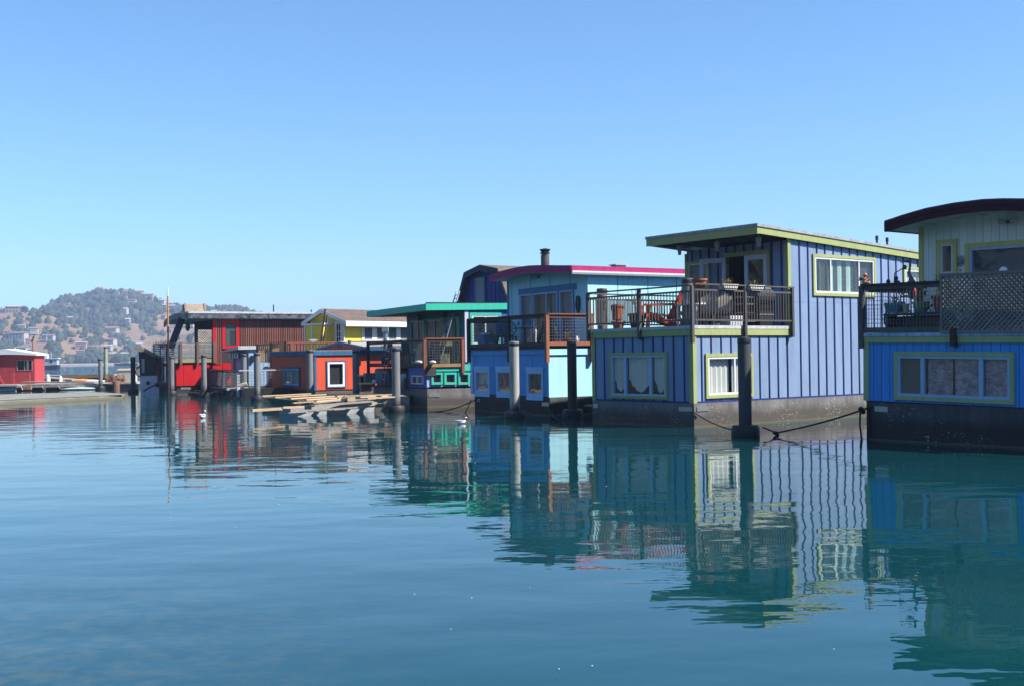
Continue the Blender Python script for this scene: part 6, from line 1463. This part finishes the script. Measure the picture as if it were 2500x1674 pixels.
zl0, zl1 = zd + .2, Q.s(500, 806)[1]; HH_ = zl1 - zl0; WW_ = xl1 - xl0; LSL = wood('pale_lattice', (.48, .42, .36), (.35, .3, .25))
for s in (-1, 1):
    c = -HH_
    while c < WW_ + HH_:
        pts = []
        a = (c, 0.) ; b = (c + s * HH_, HH_)
        t0, t1 = 0., 1.; d = b[0] - a[0]
        ta, tb2 = sorted(((0 - a[0]) / d, (WW_ - a[0]) / d)); t0 = max(t0, ta); t1 = min(t1, tb2)
        if t1 - t0 > .05:
            p0 = Vector((xl0 + a[0] + d * t0, .03 + s * .006, zl0 + HH_ * t0)); p1 = Vector((xl0 + a[0] + d * t1, .03 + s * .006, zl0 + HH_ * t1)); m = MB(); m.beam(p0, p1, .012, .05, up=(0, 1, 0))
            dd = (p1 - p0).normalized(); nn = Vector((-dd.z, 0, dd.x)) * .026; e = Vector((0, .01, 0)); m = MB()
            m.add([p0 - nn, p1 - nn, p1 + nn, p0 + nn, p0 - nn + e, p1 - nn + e, p1 + nn + e, p0 + nn + e], [(0, 1, 2, 3), (7, 6, 5, 4), (0, 4, 5, 1), (1, 5, 6, 2), (2, 6, 7, 3), (3, 7, 4, 0)]); m.build('slat', LSL, ll)
        c += .155
m = MB(); st = [Q.f(452, 782, xr + .1), Q.f(409, 842, -.0)]; m.beam((xr + .1, Q.f(444, 784, xr + .1)[0], zre + .1), (-.02, Q.f(417, 842, 0)[0], zd + .9), .12, .42, up=(1, 0, 0)); m.build('raking_strut', CHAR, Q.o)
xg0, xg1 = Q.s(424, 830)[0], Q.s(479, 830)[0]; bx('wind_screen', GLASS, Q.o, max(xg0, .05), xg1, -.07, -.06, zt1 + .03, zt1 + .5)
y_, z_ = Q.f(458, 798, xr + .6); o = Q.thing('hanging_globe', 'dark green glass globe hanging under the curved visor', 'globe', xr + .6, y_, z_); m = MB(); m.ball((0, 0, 0), .28, 14, (.5, 1, 1)); smooth_angle(m.build('globe', plain('green_glass_globe', (.02, .09, .07), .15), o), 80); m = MB(); m.loft([(0, 0, .2), (0, 0, .6)], .01, 4); m.build('hook', BLACKM, o)
pot(Q.w(2.4, .5, zd), .25, .4, TERRA, 'potted palm with feathery fronds on the red houseboat balcony', plant=plain('palm_green', (.12, .18, .05), .7, var=.3), ph=1.5, name='potted_palm', cat='plant')
pot(Q.w(1.6, .4, zd), .2, .3, TERRA, 'leggy dark shrub on the red houseboat balcony', plant=LEAFD, ph=1.3)
p = at_depth(411, 870, 70.2); mz = at_depth(409, 702, 70.2).z
o = thing('mast', 'tall slim mast painted black, orange and white before the red houseboat', 'mast', (p.x, p.y, 0))
for (n_, a, b, r, mt) in (('lower_section', -1, at_depth(409, 797, 70).z, .055, DECKW), ('middle_section', at_depth(409, 797, 70).z, at_depth(409, 723, 70).z, .05, plain('orange_mast', (.60, .25, .05), .5)), ('top_section', at_depth(409, 723, 70).z, mz, .042, WHITE)):
    m = MB(); m.loft([(0, 0, a), (0, 0, b)], r, 8); m.build(n_, mt, o)
xx = Q.s(446, 900, -.05)
bx('mooring_plate', GALV, Q.o, .3, .9, .07, .099, zh - .2, zh - .05)
# ================================================================== 11. brown and white boat
bo_ = at_depth(345, 870, 76); bo_.z = 0
S = House('boat', 'brown-cabined boat with a white hull moored left of the red houseboat', bo_, 12, cat='boat')
def bq(px, py, d=0.0): p = at_depth(px, py, 76); return (p.x - bo_.x, p.z)
m = MB(); pr = [bq(345, 952), bq(341, 918), bq(396, 915), bq(396, 953)]; pr[0] = (pr[0][0], -.3); pr[3] = (pr[3][0], -.3)
m.prism(pr, 'y', -.05, 2.6); hb = m.build('hull', plain('white_gelcoat', (.66, .69, .74), .35, bs=3, var=.06), S.o); m = MB(); a = bq(361, 934); m.lathe([(.02, -.01), (.13, -.01), (.13, .01), (.02, .01)], n=12)
for v in range(len(m.v)): x, y, z = m.v[v]; m.v[v] = (x + a[0], z - .07, y + a[1])
m.build('porthole', BLACKM, hb)
BRN = wood('dark_brown_cabin', (.07, .05, .04), (.04, .03, .025))
m = MB(); m.prism([bq(342, 917.5), bq(338, 858), bq(352, 858), bq(377, 871), bq(392, 871), bq(392, 915)], 'y', .05, 2.4); cb = m.build('cabin', BRN, S.o)
m = MB(); m.prism([bq(329, 854), bq(329, 847), bq(345, 847), bq(380, 867), bq(380, 873), bq(350, 858)], 'y', -.15, 2.7); m.build('roof', plain('tan_canvas_roof', (.26, .21, .18), .8), cb)
m = MB(); m.prism([bq(345, 912), bq(344, 872), bq(354, 872), bq(354, 912)], 'y', .02, .048); w = m.build('window_frame', DECKW, cb); m = MB(); m.prism([bq(346, 909), bq(345.5, 875), bq(352.5, 875), bq(352.5, 909)], 'y', .012, .018); m.build('pane', plain('bright_curtained_pane', (.4, .45, .5), .15), w)
rope('mooring_rope', 'dark rope from the white hull bow to the red houseboat hull', [at_depth(351, 954, 75), at_depth(383, 938, 73)], .05, sag=-.05, knots=(at_depth(383, 938, 73),))

# ================================================================== 12. the left docks
def atz(px, z, y): p = at_depth(px, 870, y); return Vector((p.x, p.y, z))
SHR = paint('faded_red_paint', (.50, .075, .085), .55, .05, .14)
sy = 91.0; so = atz(84, 0, sy)
sdh = thing('shed', 'faded red floating shed with a white tarp roof at the far left', 'shed', so, rad(1))
W_ = (84 - (-75)) / FPX * sy; zb_, ze_, zp_ = at_depth(60, 941, 91).z, at_depth(100, 864.5, 91).z, at_depth(15, 851, 91).z
wx0, wx1 = -(84 - 41) / FPX * sy, -(84 - 79) / FPX * sy; wz0, wz1 = at_depth(60, 904, 91).z, at_depth(60, 877.5, 91).z
FS_ = Face('s', 0)
shw = bx('wall', DARKROOM, sdh, -W_ + .3, -.6, .8, 1.9, zb_, ze_ - .05)
siding(shw, FS_, -W_, 0, zb_, ze_, 1.22, SHR, None, [(wx0 + .03, wx1 - .03, wz0 + .03, wz1 - .03)], gap=.008)
bx('side_wall', SHR, sdh, -.05, 0, .002, 2.05, zb_, ze_); bx('rear_wall', SHR, sdh, -W_, -.05, 2.0, 2.05, zb_, ze_)
window(shw, FS_, wx0, wx1, wz0, wz1, frame=paint('rose_frame', (.5, .25, .27), .5), fw=.05, mull=(.5,), inner=curtains(CURT, 2, ((.6, .75),), -.1), glass=GLASS, td=.04)
xp_ = -(84 - 15) / FPX * sy
m = MB(); m.prism([(-W_ - .2, ze_ - .05), (-W_ - .2, ze_ + .05), (xp_, zp_), (.25, ze_ + .05), (.22, ze_ - .08), (-1, ze_ + .01), (xp_, ze_ + .03)], 'y', -.25, 2.3); m.build('tarp_roof', plain('white_tarp', (.8, .8, .8), .6, bs=1, var=.05), sdh)
m = MB(); b0 = [(-W_ + .2, zb_), (-W_ + .2, zb_ + .95), (-2.55, zb_ + .95), (-2.1, zb_)]; m.prism(b0, 'y', -.35, -.30); m.build('skirt_board', SHR, sdh)
for (a, b) in ((-2.65, -2.2),): m = MB(); m.beam((a, -.38, zb_ + .98), (b, -.38, zb_), .14, .05, up=(0, 1, 0)); m.build('brace', SHR, sdh)
for x in (-1.48, -.28): bx('fence_post', SHR, sdh, x - .07, x + .07, -.4, -.3, zb_ - .05, zb_ + 1.0)
bx('fence_rail', SHR, sdh, -2.4, -.2, -.36, -.32, zb_ + .72, zb_ + .78)
sy = 91.0; p = atz(80, ze_, sy + 2); o = thing('pole', 'thin rusty pole with a dark bird perched on top above the red shed', 'pole', p); m = MB(); zz = at_depth(80, 834, sy + 2).z - ze_; m.loft([(0, 0, 0), (0, 0, zz)], .05, 6); m.build('pole', plain('rust_metal2', (.25, .08, .05), .7), o)
o = thing('cormorant', 'dark long-necked bird perched on the rusty pole', 'bird', p + Vector((0, 0, zz))); m = MB(); m.loft([(-.12, 0, -.05), (0, 0, .12), (.05, 0, .3), (.1, 0, .42), (.14, 0, .5), (.24, 0, .55)], [.03, .09, .08, .035, .04, .008], 8); smooth_angle(m.build('body', BLACKM, o), 70)
# weathered dock the shed stands on
DKW = wood('bleached_dock_wood', (.46, .41, .35), (.30, .26, .22), sc=3)
dz0 = .32
o = dock = thing('dock', 'weathered plank dock under the red shed', 'dock', (0, 0, 0))
for k in range(46):
    y0_ = 89.2 + (k % 3) * 0; px0 = -30 + k * 6.0; a = atz(px0, 0, 89); b = atz(px0 + 5.6, 0, 89)
    bx('plank', DKW, dock, a.x, b.x, 88.2 if px0 > 20 else 88.6, 96.5, .40 + random.uniform(-.015, .015), .455)
bx('stringer', DKW, dock, atz(-30, 0, 89).x, atz(245, 0, 89).x, 88.15, 88.28, .22, .38); bx('float', BLACKM, dock, atz(-30, 0, 89).x, atz(240, 0, 89).x, 88.7, 96, -.3, .2)
m = MB(); m.beam(atz(60, .62, 90), atz(236, .50, 89.2), .9, .09); m.build('boardwalk', DKW, dock); m = MB(); m.beam(atz(108, .85, 96), atz(190, .65, 94), 1.2, .1); m.build('boardwalk', DKW, dock)
m = MB(); m.beam(atz(240, .40, 92), atz(345, .42, 92), 2.4, .14); m.build('boardwalk', DKW, dock); m = MB(); m.beam(atz(244, .1, 91), atz(345, .1, 91), 1.6, .5); m.build('float', BLACKM, dock)
o = thing('pontoon', 'silver pipe pontoon raft tied in front of the red shed', 'pontoon', (0, 0, 0))
for z in (.22, .06): m = MB(); m.loft([atz(-30, z, 86.5), atz(38, z, 86.5)], .14, 10); m.build('pipe', plain('grey_pipe', (.35, .36, .38), .5, .4), o)
bx('board', DKW, o, atz(-30, 0, 86.5).x, atz(45, 0, 86.5).x, 86.2, 87.5, .36, .42)
m = MB(); c = atz(42, .1, 86.3); m.loft([c + Vector((.35 * math.cos(t * .35), 0, .38 * math.sin(t * .35))) for t in range(10)], .03, 6); m.build('hoop', CAP, o)
for px, c, lab in ((56, plain('orange_block', (.5, .2, .1), .7), 'faded orange block float by the hoop at the left dock'), (70, plain('brick_block', (.42, .2, .15), .7), 'brick-coloured block float hanging under the left dock')):
    o = thing('float_block', lab, 'float', atz(px, .2, 87.6)); bx('block', c, o, -.18, .18, -.1, .1, -.12, .16)
for k in range(6):
    px = (102, 120, 142, 165, 190, 208)[k]; m = MB(); p = atz(px, .35, 88.1); m.loft([p, p + Vector((.1, -.02, -.2)), p + Vector((.25, 0, -.3)), p + Vector((.3, 0, -.05))], .018, 5); tag(m.build('dock_line', ROPE if k % 2 else CAP), 'loose mooring line drooping from the weathered dock edge', 'rope', 'lines drooping from the weathered dock edge')
# long pale breakwater float in front
CONC = concrete_hull('sage_concrete', (.42, .43, .35), (.16, .15, .11), .03)
pts = [ground(-70, 982, .2), ground(300, 963.5, .2), ground(306, 960.5, .2), ground(230, 955.5, .2), ground(-70, 963.5, .2)]
m = MB(); n = len(pts); m.add([(p.x, p.y, -.3) for p in pts] + [(p.x, p.y, .2) for p in pts], [tuple(range(n))[::-1], tuple(range(n, 2 * n))] + [(i, (i + 1) % n, n + (i + 1) % n, n + i) for i in range(n)])
bw = tag(m.build('breakwater_float', CONC), 'long low sage-grey concrete float in front of the left dock', 'float')
g0_, g1_ = ground(-70, 980, .21), ground(298, 963.2, .21); m = MB(); m.beam(g0_, g1_, .12, .03); m.build('edge_joint', BLACKM, bw)
# dark barge behind
by_ = 112
o = thing('barge', 'long low barge with a brown timber rail and dark openings behind the left dock', 'barge', (0, 0, 0)); xa_, xb_ = atz(95, 0, by_).x, atz(277, 0, by_).x; xm_ = atz(150, 0, by_).x
bx('side', plain('barge_dark', (.06, .05, .05), .8), o, xa_, xb_, by_ + .3, by_ + 3, -.3, .78); bx('timber_rail', wood('brown_timber', (.30, .19, .10), (.2, .12, .06), sc=2), o, xm_, xb_, by_ - .1, by_ + .28, .58, .9); bx('deck', CAP, o, xa_, xb_, by_ + .3, by_ + 3, .79, .86); bx('timber_rail', plain('grey_timber', (.2, .19, .18), .8), o, xa_, xm_ - .02, by_ - .05, by_ + .28, .55, .84)
for k in range(12): x = xa_ + (xb_ - xa_) * (k + .5) / 12; bx('stanchion', plain('grey_timber', (.2, .19, .18), .8) if k != 7 else TERRA, o, x - .08, x + .08, by_ + .1, by_ + .28, -.2, .54)
for k, x in enumerate([xa_ + .9 + i * .33 for i in range(5)]): bx('baluster', plain('grey_timber', (.2, .19, .18), .8), o, x, x + .08, by_, by_ + .08, -.1, .5)
# clutter on the dock
for (px, py, w, h, mt, nm, lab, cat) in ((117, 924, .42, .7, plain('white_bag', (.6, .6, .66), .8), 'sack', 'grey-white sack standing right of the red shed', 'sack'), (148, 925, .3, .55, CURT, 'sack', 'pale figure-like sack on the dock by the barge', 'sack'), (158, 932, .25, .3, CURT, 'sack', 'small white sack lying on the dock', 'sack'),
                             (202, 935, 1.1, .22, plain('orange_kayak', (.75, .35, .1), .5), 'kayak', 'small orange upturned kayak on the dock', 'kayak'), (225, 932, 1.2, .16, WHITE, 'dinghy', 'white upturned dinghy behind the dark piling', 'dinghy'), (197, 955, 1.4, .16, plain('pale_teal_hull', (.5, .6, .6), .4), 'kayak', 'pale teal kayak floating below the dock', 'kayak')):
    p = at_depth(px, py, 94 if py < 950 else 88); o = thing(nm, lab, cat, (p.x, p.y, .455 if py < 950 else .0)); m = MB()
    if nm == 'sack': m.loft([(0, 0, 0), (0, 0, h * .5), (0, 0, h * .9), (0, 0, h)], [w * .5, w * .48, w * .3, w * .1], 8); smooth_angle(m.build('bag', mt, o), 70)
    else: m.loft([(-w, 0, h * .5), (-w * .6, 0, h * .5), (0, 0, h * .6), (w * .6, 0, h * .5), (w, 0, h * .5)], [(.02, .02), (.26, h * .6), (.34, h * .8), (.26, h * .6), (.02, .02)], 10); smooth_angle(m.build('hull', mt, o), 70)
CLUT = [(268, .2, .35, 'terracotta pot at the left end of the cluttered dock'), (275, .16, .25, 'small terracotta pot next to the tall mossy post'), (284, .2, .3, 'terracotta pot with red flowers on the cluttered dock'), (299, .22, .3, 'terracotta bowl before the white locker'), (309, .17, .25, 'small terracotta pot right of the bowl')]
for i, (px, r, h, lab) in enumerate(CLUT): p = at_depth(px, 934, 92); pot((p.x, p.y - .6, .49), r, h, TERRA, lab, plant=plain('red_bloom', (.4, .08, .05), .7) if i in (2, 3) else LEAF, ph=.4)
pw = atz(291, 0, 93); o = thing('locker', 'white dock locker with a pitched tan lid beside the black piling', 'locker', (pw.x, 92.5, .48)); ww = 40 / FPX * 92
bx('body', plain('cream_locker', (.62, .62, .52), .7), o, 0, ww, 0, .9, 0, .82); m = MB(); m.prism([(-.05, .82), (.95, .82), (.95, .9), (.5, 1.02), (-.05, .9)], 'x', -.05, ww + .05); m.build('lid', plain('tan_lid', (.42, .34, .28), .8), o)
for k in range(7): bx('slat', plain('cream_locker', (.62, .62, .52), .7), o, .05 + k * .18, .2 + k * .18, -.02, -.002, .02, .78)
p = atz(283, 0, 90.2); o = thing('piling_stub', 'short brown timber stub standing in the water before the cluttered dock', 'piling', p); m = MB(); m.lathe([(.28, -1), (.27, .55), (.26, .58), (.05, .6)], n=14); m.build('stub', wood('brown_stub', (.24, .13, .09), (.15, .08, .05), sc=4), o)
p = at_depth(334, 905, 80); o = thing('rope_coil', 'reddish rope coil hung beside the black piling', 'rope coil', p + Vector((0, .6, 0))); m = MB(); m.loft([(.22 * math.cos(t * .5), 0, .32 * math.sin(t * .5)) for t in range(14)], .09, 6); m.build('coil', plain('brown_coil', (.2, .1, .08), .9), o)
# workboat out in the bay
p = at_depth(125, 870, 360); o = thing('workboat', 'white cabin workboat with dark hull out in the bay', 'boat', (p.x, p.y, 0))
m = MB(); m.prism([(-5, 0 - .3), (1.5, -.3), (1.9, 1.5), (-5, 1.2)], 'y', 0, 2.4); m.build('hull', BLACKM, o); bx('cabin', plain('pale_lilac_cabin', (.52, .53, .66), .6), o, -4, 1.6, .3, 2.1, 1.3, 3.3); bx('roof', WHITE, o, -4.2, 2.0, .1, 2.3, 3.3, 3.55); bx('window', BLACKM, o, -.5, .2, .22, .295, 2.2, 3.0)
m = MB(); m.beam((-.4, 1, 3.5), (-.4, 1, 5.2), .12); m.beam((-.9, 1, 4.6), (.1, 1, 4.6), .1); m.build('mast', WHITE, o); bx('wheelhouse', WHITE, o, -2.6, -1.4, .5, 1.8, 3.56, 4.3)
p = at_depth(306, 886, 700); o = thing('moored_boat', 'tiny low boat near the far shore', 'boat', (p.x, p.y, 0)); m = MB(); m.prism([(-6, -.2), (6, -.2), (7, 1.3), (-7, 1.3)], 'y', 0, 3); m.build('hull', BLACKM, o); bx('cabin', plain('far_cabin', (.3, .32, .35), .7), o, -3, 2, .5, 2.5, 1.3, 2.6)
# gulls
GW = plain('gull_white', (.8, .8, .8), .7, var=.02); GG = plain('gull_grey', (.42, .46, .52), .7, var=.04)
def gull(px, py, rz, lab, s=1.0):
    p = ground(px, py); o = thing('gull', lab, 'gull', (p.x, p.y, 0), rz); o.scale = (s, s, s)
    m = MB(); m.loft([(-.30, 0, .13), (-.2, 0, .09), (-.05, 0, .06), (.1, 0, .08), (.17, 0, .14), (.18, 0, .22), (.2, 0, .28), (.24, 0, .30), (.27, 0, .28)], [(.01, .008), (.06, .04), (.095, .085), (.085, .085), (.05, .055), (.032, .035), (.04, .042), (.03, .03), (.01, .01)], 12)
    smooth_angle(m.build('body', GW, o), 80); m = MB(); m.loft([(.265, 0, .285), (.31, 0, .275), (.33, 0, .262)], [.011, .009, .003], 6); m.build('beak', plain('gull_beak', (.6, .4, .06), .5), o)
    for q in (-1, 1): m = MB(); m.loft([(.08, q * .06, .13), (-.05, q * .075, .13), (-.2, q * .04, .14), (-.36, q * .01, .16)], [(.02, .03), (.03, .055), (.025, .035), (.006, .008)], 8); smooth_angle(m.build('wing', GG, o), 80)
    for q in (-1, 1): m = MB(); m.ball((.225, q * .031, .295), .006, 6); m.build('eye', BLACKM, o)
    return o
gull(495, 1019, rad(80), 'white gull swimming before the red houseboat reflection', .8)
gull(1127, 1033, rad(10), 'white gull with a grey head floating near the aqua hull', .62)
# foam flecks and leaves drifting
rn = random.Random(21); m = MB()
for (px, py) in ((136, 1232), (680, 1232), (1012, 1453), (1152, 1462), (1101, 1538), (1446, 1628), (1365, 1636), (1160, 1130), (1480, 1188), (1640, 1188), (1294, 1436), (2036, 1587), (1008, 1190), (575, 1288)):
    p = ground(px, py); r = rn.uniform(.006, .011) * p.y / 14; m.add([(p.x + r * math.cos(a), p.y + r * 1.5 * math.sin(a), .012) for a in (0, 1, 2.1, 3, 4.2, 5.1)], [(0, 1, 2, 3, 4, 5)])
tag(m.build('drifting_flecks', CURT), 'tiny pale flecks drifting on the water', kind='stuff')
